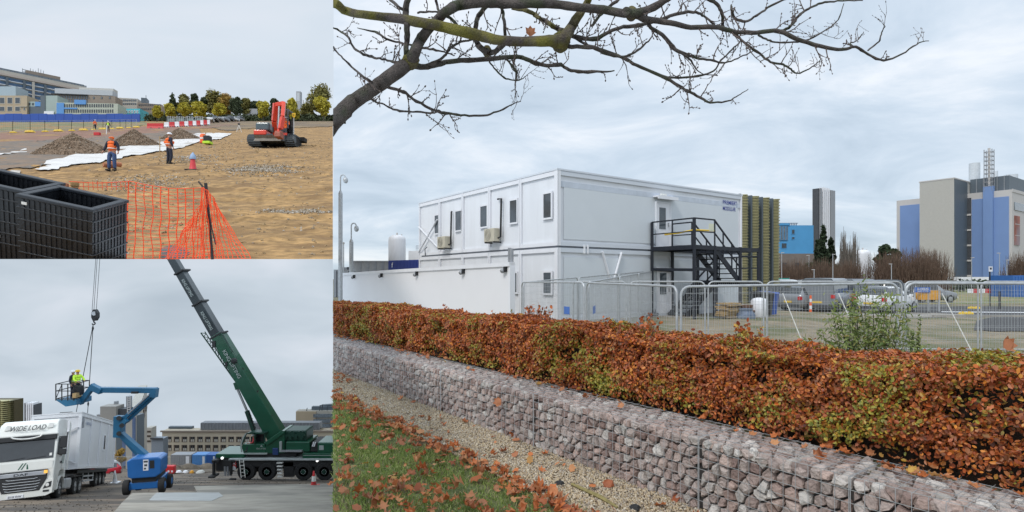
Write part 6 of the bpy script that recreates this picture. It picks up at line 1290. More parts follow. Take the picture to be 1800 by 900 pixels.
winrow(f, -30, 38, 5, 171, 182.5, M_pale, M_glass, .72, .25); winrow(f, -30, 38, 5, 187, 196, M_pale, M_glass, .72, .25); mb = MB(); f.pbox(mb, -30, 23, 150, 168, -9, -1.5); mb.build('glazed_upper_storey', mat('frosted_glazing', (.34, .42, .47), .3), f.t); mb = MB(); f.pbox(mb, 36, 48, 187, 187.8, 0, .5); mb.build('ledge', M_pale, f.t); winrow(f, 40, 46, 1, 189, 194, M_pale, M_glass, .6)
f = bl('low_dark_block', 'low dark grey block with a blue panel beside the beige block', 48, 286, 76, 286, 187, m=M_cladd); mb = MB(); f.pbox(mb, 62, 72, 179, 187, -6, .2); mb.build('blue_panel', M_blub, f.t); mb = MB(); f.pbox(mb, 48, 62, 178.5, 187, -7, .0); mb.build('pale_upper_storey', M_grn, f.t); winrow(f, 49, 61, 2, 181, 185, M_dgrey, M_glass, .5)
f = bl('green_grey_block', 'plain grey green tower block in front of the hospital', 72, 284, 101, 284, 168, m=M_grn); mb = MB(); f.pbox(mb, 72, 80, 168, 205, 0, .3); mb.build('dark_side', M_cladd, f.t); mb = MB(); f.pbox(mb, 79, 96, 196, 204, .3, .6); mb.build('white_entrance', M_white, f.t)
f = bl('green_low_block', 'low pale green block with rows of small windows and blue panels', 98, 279, 207, 281, 180, m=mat('pale_mint_render', (.44, .47, .40), .7, var=.05)); winrow(f, 112, 200, 22, 183, 188.5, M_dgrey, M_glass, .55); winrow(f, 112, 200, 22, 192.5, 198, M_dgrey, M_glass, .55)
for a in ((100, 113, 181, 200), (113, 136, 189.5, 192)): mb = MB(); f.pbox(mb, *a, 0, .3); mb.build('blue_panel', M_blub, f.t)
mb = MB(); f.pbox(mb, 132, 152, 176, 184, .3, .6); mb.build('blue_roof_box', M_blub, f.t)
f = bl('far_pale_office', 'pale office block right of the hospital wing', 203, 320, 242, 322, 171.5, m=M_pale); winrow(f, 205, 240, 10, 175, 178, M_dgrey, M_glassl, .7); winrow(f, 205, 240, 10, 181, 184, M_dgrey, M_glassl, .7)
f = bl('turquoise_canopy_building', 'small turquoise roofed building above the end of the hoarding', 214, 290, 246, 290, 191, m=mat('turquoise_panel', (.07, .42, .50), .5, var=.3, scale=.3), depth=8); winrow(f, 216, 244, 6, 194, 199, M_white, M_glassl, .6)
f = bl('far_brown_office', 'brown office with small dark rooftop tower', 241, 318, 285, 322, 180, m=M_brown); winrow(f, 243, 283, 12, 183, 186, M_dgrey, M_glass, .6); winrow(f, 243, 283, 12, 190, 193, M_dgrey, M_glass, .6); mb = MB(); f.pbox(mb, 247, 257, 171, 180, -6, -1); f.pbox(mb, 251.3, 251.9, 162, 171, -6, -5.5); mb.build('roof_tower', M_cladd, f.t)
f = bl('far_service_tower', 'faint grey tower beyond the trees behind the excavator', 520.5, 420-22, 528, 398, 160.5, m=M_grey, depth=3); winrow(f, 521.5, 527, 1, 163, 178, M_greyf, M_galv, .9)
for k, px in enumerate((533, 538, 541, 544)): p = P(px, 176+k % 2*2, 395); mb = MB(); mb.cyl((p.x, p.y, p.z-14), p, .5, n=6); o = mb.build('far_flue', M_greyf); tag(o, 'thin distant flue right of the grey service tower', 'flue', 'thin distant flues')
f = bl('low_grey_shed', 'long low grey roof between the yellow trees', 428, 300, 452, 300, 191, m=M_grey, depth=10)
# ---- trees
M_yel = mat('autumn_yellow_leaf', (.48, .42, .05), .7, island=.35, var=.25, trans=.3); M_olv = mat('olive_leaf', (.22, .20, .055), .75, island=.45, var=.3, trans=.2); M_org = mat('orange_olive_leaf', (.38, .24, .05), .75, island=.4, var=.3, trans=.2); M_dkg = mat('deep_green_leaf', (.065, .085, .04), .8, island=.45, trans=.1)
def t1(px, top, wpx, Y, m, label, g, n=2200, bare=.2, seed=0, kind='round', bot=209):
    b = Vector(((px-CX)/F*Y, Y, g1p(Y))); h = (HY-top)/F*Y-b.z; return tree(label, b, h, wpx*Y/F*1.12, m, n, .42 if kind == 'round' else .4, .3, bare, g, seed=seed, kind=kind)
big = [(303, 164, 24, M_dkg, 'dark pointed evergreen at the left end of the tree belt', 'cone'), (323, 161, 34, M_olv, 'large grey green tree above the second yellow tree', 'round'), (341, 158, 18, M_dkg, 'narrow dark tree standing above the belt', 'round'), (356, 167, 20, M_dkg, 'dark tree between narrow tree and olive tree', 'round'), (379, 158, 48, M_olv, 'broad olive tree in the middle of the tree belt', 'round'), (398, 164, 36, M_org, 'orange tinged tree right of the broad olive tree', 'round'), (417, 168, 26, M_dkg, 'dark tree left of the grey shed', 'round'), (434, 170, 24, M_olv, 'olive tree above the grey shed', 'round'), (450, 176, 22, M_dkg, 'dark low tree right of the grey shed', 'round'), (483, 173, 26, M_dkg, 'dark tree behind the raised excavator arm', 'round'), (503, 180, 20, M_olv, 'olive tree behind the excavator cab', 'round'), (540, 184, 28, M_olv, 'olive tree below the distant flues', 'round'), (565, 145, 52, M_olv, 'tallest dark olive tree at the right end of the belt', 'round')]
for i, (px, top, w, m, lb, kd) in enumerate(big): t1(px, top, w, 298+i % 3*3, m, lb, 'trees behind the yellow row', 3600, .12, 200+i, kd)
for i, (px, top, w) in enumerate(((276, 183, 16), (300, 181, 22), (325, 178, 24), (351, 177, 28), (385, 178, 25), (463, 177, 27), (514, 175, 29), (569, 165, 34))):
    t1(px, top, w, 268, M_yel, ('small yellow tree at the left end of the row', 'yellow tree below the pointed evergreen', 'third yellow tree from the left', 'wide yellow tree left of the broad olive one', 'yellow tree in front of the broad olive tree', 'yellow tree just left of the excavator arm', 'yellow tree just right of the excavator cab', 'tall yellow tree at the right edge of the site')[i], 'small yellow autumn trees', 2600, .16, 240+i)
t = thing('far_hedge', 'dark hedge line under the trees beyond the site', 'hedge', Vector((-140, 282, g1p(282)))); b = []
for i in range(60): px = lerp(262, 600, i/59); b.append(((px-CX)/F*282, 282, g1p(282)+1.0, 2.4, 1.6, 2.6))
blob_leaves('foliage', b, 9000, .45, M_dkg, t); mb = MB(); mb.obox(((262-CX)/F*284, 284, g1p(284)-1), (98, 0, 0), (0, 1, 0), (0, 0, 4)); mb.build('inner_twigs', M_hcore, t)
# ---- black open crates in the foreground
def crate(label, loc, shift, lab):
    MR = Euler((.321, .21, .071)).to_matrix(); T = Vector(loc)+MR@Vector(shift); A, B, H = 1.06, .80, .91
    q = lambda x, y, z: T+MR@Vector((x, y, z)); t = thing('black_open_crate', label, 'crate', T, 'black open topped crates')
    M_cr = mat('black_crate_plastic', (.012, .014, .018), .38, var=.5, scale=7, bump=.3, spec=.55); w = .055
    def bx(mb, x0, x1, y0, y1, z0, z1): p = q(x0, y0, z0); mb.obox(p, q(x1, y0, z0)-p, q(x0, y1, z0)-p, q(x0, y0, z1)-p); return mb
    kids = []
    for a in ((0, A, 0, w), (0, A, B-w, B), (0, w, w, B-w), (A-w, A, w, B-w)): kids.append(bx(MB(), *a, -.6, H).build('side_wall', M_cr, t))
    mb = MB(); e = .022
    for a in ((-e, A+e, -e, w+.02), (-e, A+e, B-w-.02, B+e), (-e, w+.02, w+.02, B-w-.02), (A-w-.02, A+e, w+.02, B-w-.02)): bx(mb, *a, H-.03, H+.022)
    kids.append(mb.build('rim', mat('rim_plastic', (.022, .027, .035), .4, var=.3, scale=20), t, bevel=.012))
    for z in (.72, .54, .37, .19, .02): mb = MB(); e = .018; [bx(mb, *a, z, z+.025) for a in ((-e, A+e, -e, 0), (-e, A+e, B, B+e), (-e, 0, 0, B), (A, A+e, 0, B))]; kids.append(mb.build('rib', mat('rib_plastic', (.022, .025, .03), .35), t, bevel=.008))
    mb = MB(); x = .0
    for i in range(13): bx(mb, .05+i*.075, .085+i*.075, -.01, 0, -.5, H-.04)
    for i in range(10): bx(mb, A, A+.01, .05+i*.075, .085+i*.075, -.5, H-.04)
    for i in range(13): bx(mb, .05+i*.075, .085+i*.075, B-w-.01, B-w, -.5, H-.04)
    kids.append(mb.build('flutes', M_cr, t)); kids.append(bx(MB(), w, A-w, w, B-w, -.1, -.05).build('base', M_cr, t))
    kids.append(bx(MB(), w, A-w, B*.5, B*.5+.04, .35, .42).build('cross_bar', M_cr, t))
    lx_, lz = lab; kids.append(bx(MB(), lx_, lx_+.075, -.022, -.012, lz, lz+.04).build('paper_label', M_lamp, t))
    for k in kids: cut(k, (0, .0345, -1))
crate('black open topped crate, the nearer one, in the lower left of the building site', (-7.43, 8.599, .381), (0, 0, 0), (.06, .79)); crate('black open topped crate cut off by the left edge', (-7.43, 8.599, .381), (-1.12, .18, -.0), (.62, .12))
p = P(120, 326, 10.2); t = thing('crouching_rubble', 'broken brick and dark debris just behind the black crates', 'debris', p)
for i, (dx, dz, s, m) in enumerate(((-.1, 0, .14, MT['clay_pipe']), (.08, .02, .12, M_dirt), (.0, -.08, .15, M_rub), (.14, -.1, .12, MT['clay_pipe']))): mb = MB(); mb.box(p+Vector((dx, .05*i, dz)), (s, s, s*.7), .5*i); mb.build('fragment', m, t, bevel=.02)
mb = MB(); mb.tube([p+Vector((0, .1, -.05)), Vector((p.x, p.y+.2, .036*p.y))], .03, 5); mb.build('stake', M_timber, t)
# ---- orange safety netting on a leaning stake
NY = 11.6
def netting():
    t = thing('orange_safety_net', 'orange plastic mesh netting sagging from a dark stake', 'netting', P(370, 455, NY)); m = mat('net_orange', (.95, .09, .015), .5, var=.1)
    rng = random.Random(3); mb = MB()
    def surf(a, b, left, right, dep, na, nb, seed):
        """left/right: (x_top, y_top, x_bottom, y_bottom) px of the two side edges"""
        g = []
        for i in range(na+1):
            s = i/na; row = []
            for j in range(nb+1):
                u = j/nb; xt, yt = lerp(left[0], right[0], s), lerp(left[1], right[1], s)+6*math.sin(math.pi*s)*(1 if seed == 1 else 0); xb, yb = lerp(left[2], right[2], s), lerp(left[3], right[3], s)
                nx = noise.noise(Vector((s*5, u*4, seed)))*4; ny = noise.noise(Vector((s*4, u*5, seed+7)))*3*(1-u); row.append(P(lerp(xt, xb, u)+nx, lerp(yt, yb, u)+ny, dep+.12*noise.noise(Vector((s*4, u*2, seed+3)))-.1*(1-u)))
            g.append(row)
        for row in g: mb.tube(row, .010 if seed == 1 else .007, 4, False)
        for j in range(nb+1): mb.tube([g[i][j] for i in range(na+1)], (.0055 if seed == 1 else .0045) if j else .008, 3, False)
    surf(0, 0, (226, 318, 222, 454.8), (354, 330, 356, 454.8), NY-.1, 9, 20, 1)
    surf(0, 0, (326, 400, 290, 454.8), (362, 345, 372, 454.8), NY-.22, 12, 18, 2)
    surf(0, 0, (355, 330, 345, 454.8), (366, 335, 392, 454.8), NY-.3, 6, 20, 5)
    surf(0, 0, (370, 340, 372, 454.8), (384, 366, 441, 454.8), NY-.25, 9, 16, 9)
    o = mb.build('mesh_net', m, t, fix=False)
    mb = MB(); mb.tube([P(121, 319, 10.6), P(170, 322, 10.9), P(226, 319, NY-.2)], .007, 4, False)
    for i in range(12): x = 130+i*8.2; mb.tube([P(x, 319.5+math.sin(i)*1, 10.9), P(x+1, 334, 10.9)], .006, 3, False)
    mb.tube([P(121, 326, 10.6), P(170, 329, 10.9), P(226, 327, NY-.2)], .005, 4, False); mb.build('slack_strip', m, t, fix=False)
    mb = MB(); mb.tube([P(361.5, 322, NY-.3), P(366, 370, NY-.3), P(373.5, 456, NY-.3)], [.032, .03, .026], 8); mb.build('stake', M_black, t, smooth=True)
    mb = MB(); mb.tube([P(349, 319, NY-.3), P(362, 335, NY-.32)], .018, 6); mb.build('twig_peg', M_bark, t)
    mb = MB(); mb.tube([P(366, 362, NY-.34), P(372, 400, NY-.34), P(379, 430, NY-.34)], .012, 5); mb.build('cord', M_black, t)
netting()
# ---- sky behind this place
sk = skymat('sky_site', (.54, .62, .71), (.62, .69, .77), (.69, .73, .80), .004, 1.0, 0)
mb = MB(); mb.obox(((-2600-CX)/F*470, 470, 60), ((585+2600)/F*470, 0, 0), (0, 2, 0), (0, 0, 700)); struct(mb.build('sky_backdrop', sk))
# =================================================================== LOWER LEFT PLACE: lorry, boom lift and crane on falling ground
S2, Hh2 = .313, 2.0
def g2p(y): return -Hh2-S2*y
def g2(x, y): return -.28*sst(-13.5, -16.5, x)*sst(23, 25.5, y)*(1-sst(36, 42, y))+g2p(y)+.05*noise.noise(Vector((x*.6, y*.6, 20)))+.05*noise.noise(Vector((x*.15, y*.15, 20)))
def d2(py): return Hh2/((py-HY)/F-S2)
def on2(px, py, up=0.): Y = d2(py); return Vector(((px-CX)/F*Y, Y, g2p(Y)+up))
pxs = [-900, -500, -200]+list(np.linspace(-60, 640, 120)); ys = [15.]
while ys[-1] < 255: ys.append(ys[-1]*1.022)
M_mud = mat('dark_packed_earth', (.19, .145, .105), .85, var=.45, scale=.9, bump=1, bscale=7, col2=(.07, .056, .045), c2r=(.38, .55), detail=9, stretch=(.7, 1.8, 1))
terrain('yard_ground', g2, ys, pxs, M_mud)
def patch2(name, pix, m, up, jit=.6, seed=1):
    r = random.Random(seed); k = len(pix); pts = []
    for i in range(k):
        a, b = pix[i], pix[(i+1) % k]; n = max(1, int(math.hypot(b[0]-a[0], b[1]-a[1])/8))
        for q in range(n): t = q/n; pts.append((lerp(a[0], b[0], t)+(r.uniform(-jit, jit) if q else 0), lerp(a[1], b[1], t)+(r.uniform(-jit, jit)*.3 if q else 0)))
    mb = MB(); v = [on2(a, b, up) for a, b in pts]; mb.add(v+[p-UPZ*.2 for p in v], [tuple(range(len(v)))]+[(i, (i+1) % len(v), len(v)+(i+1) % len(v), len(v)+i) for i in range(len(v))]); return struct(mb.build(name, m))
M_slab = mat('yard_concrete', (.33, .30, .255), .85, var=.22, scale=.9, bump=.4, bscale=20, col2=(.20, .185, .16))
patch2('concrete_slab', [(195, 912), (214, 888), (232, 870), (346, 867.5), (341, 857), (440, 855), (640, 851.5), (660, 912)], M_slab, .10)
patch2('concrete_patch', [(262, 884), (275, 870), (385, 869.5), (392, 876), (372, 885)], mat('pale_new_concrete', (.36, .37, .37), .85, var=.12, scale=1), .115)
patch2('rubble_bank', [(285, 822), (300, 815.5), (390, 814), (640, 815), (640, 824), (400, 829), (300, 833)], mat('brown_rubble_bank', (.15, .12, .09), .95, var=.5, scale=1.2, bump=1), .08, 1.2)
n = 2600; Yq = 16*np.exp(RNG.uniform(0, 1.6, n)); px = RNG.uniform(-20, 600, n); p = np.stack([(px-CX)/F*Yq, Yq, np.zeros(n)], 1); p[:, 2] = [g2(a, b)+.02 for a, b in zip(p[:, 0], p[:, 1])]
kk = ~((px > 200) & (Yq < 37)); p = p[kk]; n = len(p)
o = scatter('yard_stones', OCT_V, OCT_F, p, rotmats(RNG.normal(size=(n, 3))), RNG.uniform(.015, .06, n)[:, None]*RNG.uniform(.5, 1.2, (n, 3)), mat('yard_stone', (.13, .11, .09), .9, island=.5)); tag(o, kind='stuff', label='small stones on the dark packed earth of the yard')
# ---- lorry with wide-load cabin; its own frame
TL = Vector((-25.752, 29.836, -11.514)); TR = Euler((-.282, .014, .439)); TM = TR.to_matrix()
def local_root(name, label, cat, group=None): return thing(name, label, cat, (0, 0, 0), group)
def place_truck(t): t.location = TL; t.rotation_euler = TR
M_cab = mat('white_lorry_paint', (.76, .76, .72), .3, var=.05, scale=1.5, coat=.4); M_chas = mat('chassis_black', (.02, .021, .023), .6, var=.3)
lorry = local_root('lorry', 'white wide-load lorry with black grille hauling a grey site cabin', 'lorry')
def LB(name, x0, x1, y0, y1, z0, z1, m, par=None, bevel=0): mb = MB(); mb.b2(x0, x1, y0, y1, z0, z1); return mb.build(name, m, par or lorry, bevel=bevel)
# cab: side profile prism, slightly tapered
prof = [(.02, .42), (0, .9), (0, 1.45), (.03, 1.75), (.22, 2.85), (.10, 2.95), (.32, 3.48), (.75, 3.66), (2.15, 3.70), (2.15, .95), (1.95, .95), (1.93, 1.15), (1.72, 1.3), (1.35, 1.34), (1.0, 1.25), (.85, 1.0), (.82, .42)]
mb = MB(); nP = len(prof); V = [(-1.25, y, z) for y, z in prof]+[(-1.17 if z > 3.4 else -1.24, y, z) for y, z in prof]
W_ = lambda z: 1.25 if z < 3.0 else 1.25-.10*(z-3.0)/.7
V = [(-W_(z), y, z) for y, z in prof]+[(W_(z), y, z) for y, z in prof]
mb.add(V, [tuple(reversed(range(nP))), tuple(range(nP, 2*nP))]+[(i, (i+1) % nP, nP+(i+1) % nP, nP+i) for i in range(nP)]); cab = mb.build('cab', M_cab, lorry, bevel=.05)
def slab(name, pts, th, m, par):   # pts in local coords, extruded outward
    mb = MB(); mb.prism(pts, th); return mb.build(name, m, par)
sl_ = lambda z: .03+(z-1.75)*(.19/1.1)      # windscreen slope
slab('windscreen', [(-1.15, sl_(1.88)-.012, 1.88), (1.15, sl_(1.88)-.012, 1.88), (1.12, sl_(2.72)-.012, 2.72), (-1.12, sl_(2.72)-.012, 2.72)], (0, -.01, 0), M_glassc, cab)
slab('dashboard_paper', [(.98, sl_(1.98)-.03, 1.98), (1.08, sl_(1.98)-.03, 1.98), (1.08, sl_(2.1)-.03, 2.1), (.98, sl_(2.1)-.03, 2.1)], (0, -.005, 0), M_lamp, cab)
mb = MB()
for (a, b) in (((-.7, 1.9), (.0, 1.98)), ((.1, 1.9), (.85, 1.98))): mb.bar((a[0], sl_(a[1])-.035, a[1]), (b[0], sl_(b[1])-.035, b[1]), .02)
mb.build('wiper', M_black, cab)
LB('visor_band', -1.2, 1.2, .07, .3, 2.72, 2.93, M_chas, cab, .02)
mb = MB(); K = 14; pts = [(-.62+1.24*i/K, .02-.05, 2.93-.13*math.sin(math.pi*i/K)**.5-.0) for i in range(K+1)]; mb.tube([Vector(p) for p in pts], .035, 6); mb.build('visor_lip', M_lamp, cab, smooth=True)
text(cab, 'WIDE LOAD', (0, .155, 3.27), (1, 0, 0), (0, .38, .92), .24, M_black, 1.45, ext=.05, shear=.25)
for s in (-1, 1): slab('spot_lamp', [(s*.86+dx, .2, 3.3+dz) for dx, dz in ((-.1, -.08), (.13, -.06), (.15, .12), (-.02, .14))], (0, -.04, .02), M_lamp, cab)
LB('front_panel', -1.17, 1.17, -.012, 0, 1.42, 1.78, M_cab, cab, .004)
M_stripe = mat('dark_green_mark', (.02, .10, .06), .4)
for s, x in ((1, -.10), (1, .02)): slab('door_emblem', [(x-.12, -.016, 1.47), (x-.07, -.016, 1.47), (x+.09, -.016, 1.74), (x+.04, -.016, 1.74)], (0, -.004, 0), M_stripe, cab)
slab('front_emblem', [(.13, -.016, 1.47), (.2, -.016, 1.47), (.16, -.016, 1.68), (.12, -.016, 1.68)], (0, -.004, 0), M_stripe, cab)
# grille
gr = slab('grille', [(-1.0, -.02, 1.40), (1.0, -.02, 1.40), (.98, -.02, 1.0), (.72, -.02, .52), (-.72, -.02, .52), (-.98, -.02, 1.0)], (0, -.03, 0), M_chas, lorry)
LB('grille_bar', -.95, .95, -.09, -.05, 1.16, 1.34, M_rim, gr, .02); text(gr, 'DAF', (-.05, -.09, 1.25), (1, 0, 0), UPZ, .11, M_black, .55, ext=.006)
for z, w in ((1.04, .62), (.92, .74), (.80, .72), (.68, .68), (.57, .62)): mb = MB(); mb.tube([(-w, -.055, z+.03), (-w*.8, -.075, z), (w*.8, -.075, z), (w, -.055, z+.03)], .014, 5); mb.build('grille_slat', M_rim, gr)
LB('running_lamp', .86, 1.0, -.10, -.05, 1.22, 1.36, mat('amber_lamp', (.9, .45, .08), .3, emit=.6), gr); LB('running_lamp', -1.0, -.86, -.10, -.05, 1.22, 1.36, M_lamp, gr)
bp_ = slab('bumper', [(-1.26, -.03, .95), (-.99, -.03, .95), (-.73, -.03, .50), (.73, -.03, .50), (.99, -.03, .95), (1.26, -.03, .95), (1.24, -.03, .36), (1.0, -.03, .26), (-1.0, -.03, .26), (-1.24, -.03, .36)], (0, .4, 0), M_cab, lorry)
for s in (-1, 1):
    h = slab('headlight', [(s*.86, -.035, .56), (s*1.18, -.035, .62), (s*1.2, -.035, .86), (s*.98, -.035, .80)], (0, -.012, 0), M_chas, bp_)
    slab('lamp_lens', [(s*.91, -.05, .6), (s*1.13, -.05, .65), (s*1.14, -.05, .8), (s*1.0, -.05, .76)], (0, -.006, 0), M_lamp, h) if 0 else mb
    mb = MB(); mb.lathe([(.001, .0), (.07, .0), (.075, .012), (.05, .02)], (s*1.04, -.05, .71), 14, (0, -1, 0)); mb.build('lamp_lens', M_lamp, bp_)
    LB('fog_lamp', s*1.0-.12, s*1.0+.12, -.05, -.03, .42, .5, M_chas, bp_)
pl = LB('number_plate', -.52, .12, -.06, -.03, .27, .41, M_white, bp_); text(bp_, 'EX18 YNW', (-.2, -.06, .34), (1, 0, 0), UPZ, .085, M_black, .52, ext=.005)
# side of the cab
def sx(name, pts, m, par=None, th=.012): return slab(name, [(1.25, y, z) for y, z in pts], (th, 0, 0), m, par or cab)
sx('side_window', [(.26, 2.02), (.36, 2.75), (1.12, 2.78), (1.12, 1.95)], M_glassc); sx('door_seam', [(1.2, 1.35), (1.2, 2.95), (1.22, 2.95), (1.22, 1.35)], M_chas, None, .004); sx('door_handle', [(1.0, 1.62), (1.0, 1.72), (1.14, 1.72), (1.14, 1.62)], M_chas, None, .03)
for k in (0, 1): sx('side_emblem', [(1.3+.2*k, 1.6), (1.36+.2*k, 1.6), (1.52+.2*k, 2.05), (1.46+.2*k, 2.05)], M_stripe, None, .004)
sx('air_deflector', [(2.18, 3.6), (2.18, 1.35), (2.42, 1.35), (2.42, 3.4)], M_cab, lorry, .03)
mb = MB(); mb.b2(1.34, 1.6, .18, .42, 2.28, 2.82); mb.b2(1.34, 1.6, .18, .42, 1.98, 2.24); mb.bar((1.2, .3, 2.78), (1.4, .3, 2.8), .05); mb.bar((1.2, .3, 2.05), (1.4, .3, 2.05), .05); mb.build('mirror', M_chas, cab, bevel=.05)
for y, z in ((1.0, .55), (1.0, .8)): LB('cab_step', 1.05, 1.27, .84, 1.0, z, z+.04, M_rim)
def wheel(par, x, y, r=.5, w=.32, m=M_rub, rimm=M_rim, nuts=8, ax=1):
    mb = MB(); mb.lathe([(r*.52, -w/2), (r*.9, -w/2), (r, -w*.36), (r, w*.36), (r*.9, w/2), (r*.52, w/2)], (x, y, r), 28, (1, 0, 0)); wh = mb.build('wheel', m, par, smooth=True)
    mb = MB(); mb.lathe([(r*.56, 0), (r*.5, -.02), (r*.42, -.09*ax), (r*.3, -.08), (r*.2, .0), (r*.12, .03)], (x+w/2*ax, y, r), 20, (ax, 0, 0)); mb.build('rim', rimm, wh, smooth=True); return wh
for y in (1.4,): wheel(lorry, 1.07, y); wheel(lorry, -1.07, y)
for y in (4.7, 5.75): wheel(lorry, 1.05, y); wheel(lorry, -1.05, y)
LB('chassis', -.5, .5, .8, 7.0, .62, .95, M_chas); LB('fuel_tank', .75, 1.22, 2.5, 3.7, .4, 1.0, M_rim, None, .08); LB('side_skirt', 1.15, 1.22, 2.3, 4.0, 1.0, 1.1, M_chas); LB('air_tank', .8, 1.15, 3.8, 4.1, .55, .9, M_galv, None, .05)
for y in (1.4,): mb = MB(); [mb.bar((1.1, y+.62*math.cos(a), .5+.62*math.sin(a)), (1.1, y+.62*math.cos(a+.35), .5+.62*math.sin(a+.35)), .03, .36, Vector((1, 0, 0))) for a in np.arange(.0, 2.9, .35)]; mb.build('mudguard', M_cab, lorry)
LB('rear_mudguard', .9, 1.25, 4.1, 6.4, 1.04, 1.08, M_chas)
tr = local_root('trailer', 'low black semi-trailer under the grey site cabin', 'trailer')
mb = MB(); mb.b2(-.75, .75, 3.3, 14.8, 1.02, 1.2); mb.build('deck', M_chas, tr)
mb = MB(); mb.b2(1.1, 1.2, 5.5, 14.6, 1.0, 1.2); mb.build('side_rail', M_chas, tr)
mb = MB(); [mb.b2(1.14, 1.18, 7.2, 10.2, z, z+.1) for z in (.45, .75)]; [mb.b2(1.13, 1.17, y, y+.08, .45, 1.02) for y in (7.2, 8.7, 10.1)]; mb.build('side_guard', M_galv, tr)
for y in (11.1, 12.3, 13.5): wheel(tr, 1.03, y, .48); wheel(tr, -1.03, y, .48)
mb = MB(); mb.b2(-1.1, 1.1, 14.7, 14.8, .6, 1.1); mb.build('tail_bar', M_chas, tr)
cb = local_root('site_cabin', 'grey white site cabin with one window being lifted off the trailer', 'cabin')
X0, X1, Y0, Y1, Z0, Z1_ = -.886, 1.532, 3.75, 14.8, 1.25, 4.54
M_cbn = mat('cabin_grey_white', (.66, .67, .70), .5, var=.05, scale=.6); M_cbd = mat('cabin_frame_grey', (.72, .73, .76), .5, var=.04)
def CB(name, *a, m=M_cbn, par=None): mb = MB(); mb.b2(*a); return mb.build(name, m, par or cb)
CB('wall', X0+.04, X1-.04, Y0+.04, Y1-.04, Z0+.02, Z1_-.02)
for a in ((X0-.02, X1+.02, Y0-.02, Y0+.14, Z0, Z0+.16), (X1-.12, X1+.02, Y0+.14, Y1, Z0, Z0+.16), (X0-.02, X1+.02, Y0-.02, Y0+.14, Z1_-.2, Z1_), (X1-.12, X1+.02, Y0+.14, Y1, Z1_-.2, Z1_)): CB('frame_rail', *a, m=M_cbd)
for y in (Y0-.03, Y0+(Y1-Y0)*.25, Y0+(Y1-Y0)*.5, Y0+(Y1-Y0)*.75, Y1-.15): CB('frame_post', X1-.14, X1+.03, y, y+.13, Z0+.16, Z1_-.2, m=M_cbd)
CB('frame_post', X0-.03, X0+.12, Y0-.03, Y0+.1, Z0+.16, Z1_-.2, m=M_cbd); CB('roof', X0-.04, X1+.04, Y0-.04, Y1+.04, Z1_, Z1_+.06, m=M_cbd)
w = CB('window', X1-.04, X1+.0, Y0+6.9, Y0+7.5, Z0+1.15, Z0+2.3, m=M_white); CB('pane', X1, X1+.012, Y0+7.0, Y0+7.4, Z0+1.25, Z0+2.2, m=M_glassc, par=w)
w = CB('end_window', .55, .98, Y0-.01, Y0+.04, Z0+1.15, Z0+2.25, m=M_white); CB('pane', .6, .93, Y0-.02, Y0-.01, Z0+1.2, Z0+2.2, m=M_glassc, par=w)
for (a, b) in (((.3, 1.9), (1.42, 2.45)), ((.2, 1.05), (1.42, .35))): mb = MB(); mb.bar((a[0], Y0-.08, Z0+a[1]), (b[0], Y0-.08, Z0+b[1]), .1, .03); mb.build('brace', M_cbd, cb)
text(cb, 'PREMIER MODULAR', (X1+.0, Y0+2.1, Z1_-.55), (0, 1, 0), UPZ, .2, mat('faint_blue_mark', (.22, .26, .38), .5), 1.5, ext=.01)
CB('pipe_duct', X1+.03, X1+.12, Y0+.1, Y0+.3, Z1_-.9, Z1_-.25, m=M_grey); CB('roof_box', .1, .7, 5.2, 5.7, Z1_+.06, Z1_+.24, m=M_chas)
for t in (lorry, tr, cb): place_truck(t)
lorry.scale = (1.07,)*3; lorry.location = TL+Vector((-.08, 0, -.29))
def stretch_up(o):      # a high-roofed cab
    if o.type == 'MESH' and o.name.split('.')[0] not in ('wheel', 'rim', 'chassis', 'fuel_tank', 'air_tank', 'mudguard', 'rear_mudguard'):
        for v in o.data.vertices: v.co.z = .3+(v.co.z-.3)*1.11
    if o.name.split('.')[0] != 'wheel': [stretch_up(c) for c in o.children]
stretch_up(lorry)
def tw(x, y, z): return TM@Vector((x, y, z))+TL
# ---- hook block and lifting ropes
RY = 33.0
t = thing('crane_hook_block', 'black crane hook block hanging on thin ropes above the boom lift basket', 'hook', P(165, 556, RY))
mb = MB(); c = P(165, 556, RY); mb.prism([P(a, b, RY-.12) for a, b in ((163, 544), (167, 544), (170.5, 550), (170.5, 558), (167, 564), (162.5, 564), (159.8, 558), (160, 550))], (0, .24, 0)); mb.build('block', M_chas, t, bevel=.02)
mb = MB(); mb.cyl(P(165, 551, RY-.16), P(165, 551, RY+.16), .12, n=14); mb.build('sheave', M_rim, t); mb = MB(); mb.tube([P(165, 563, RY), P(164.8, 566, RY)]+[P(164.6+2.6*math.sin(a), 568.4-2.2*math.cos(a), RY) for a in np.linspace(.2, 4.6, 9)], .035, 6); mb.build('hook', M_chas, t)
for x0, x1, nm in ((168.2, 161.8, 0), (170.6, 165, 1), (175.3, 169.2, 2)): mb = MB(); mb.tube([P(x0+.6, 449, RY), P(x1, 546, RY)], .012, 5); mb.build('hoist_rope', M_chas, t)
t = thing('lifting_sling', 'pair of thin lifting chains running down to the grey cabin roof', 'sling', P(163, 572, RY))
ca, cc_ = tw(X1-.4, Y0+.5, Z1_+.05), tw(X1-.15, Y0+2.2, Z1_+.05)
for q, r_ in ((ca, .02), (cc_, .02)): mb = MB(); mb.tube([P(163.6, 571, RY), q.lerp(P(163.6, 571, RY), .12), q], r_, 5); mb.build('chain', M_chas, t)
mb = MB(); mb.lathe([(.02, -.14), (.06, 0), (.02, .14)], P(163.3, 577, RY), 8); mb.build('shackle', M_chas, t)
for q in (ca, cc_): k = q.lerp(P(163.6, 571, RY), .13); mb = MB(); mb.lathe([(.02, -.16), (.055, 0), (.02, .16)], k, 8); mb.build('shackle', M_chas, t)
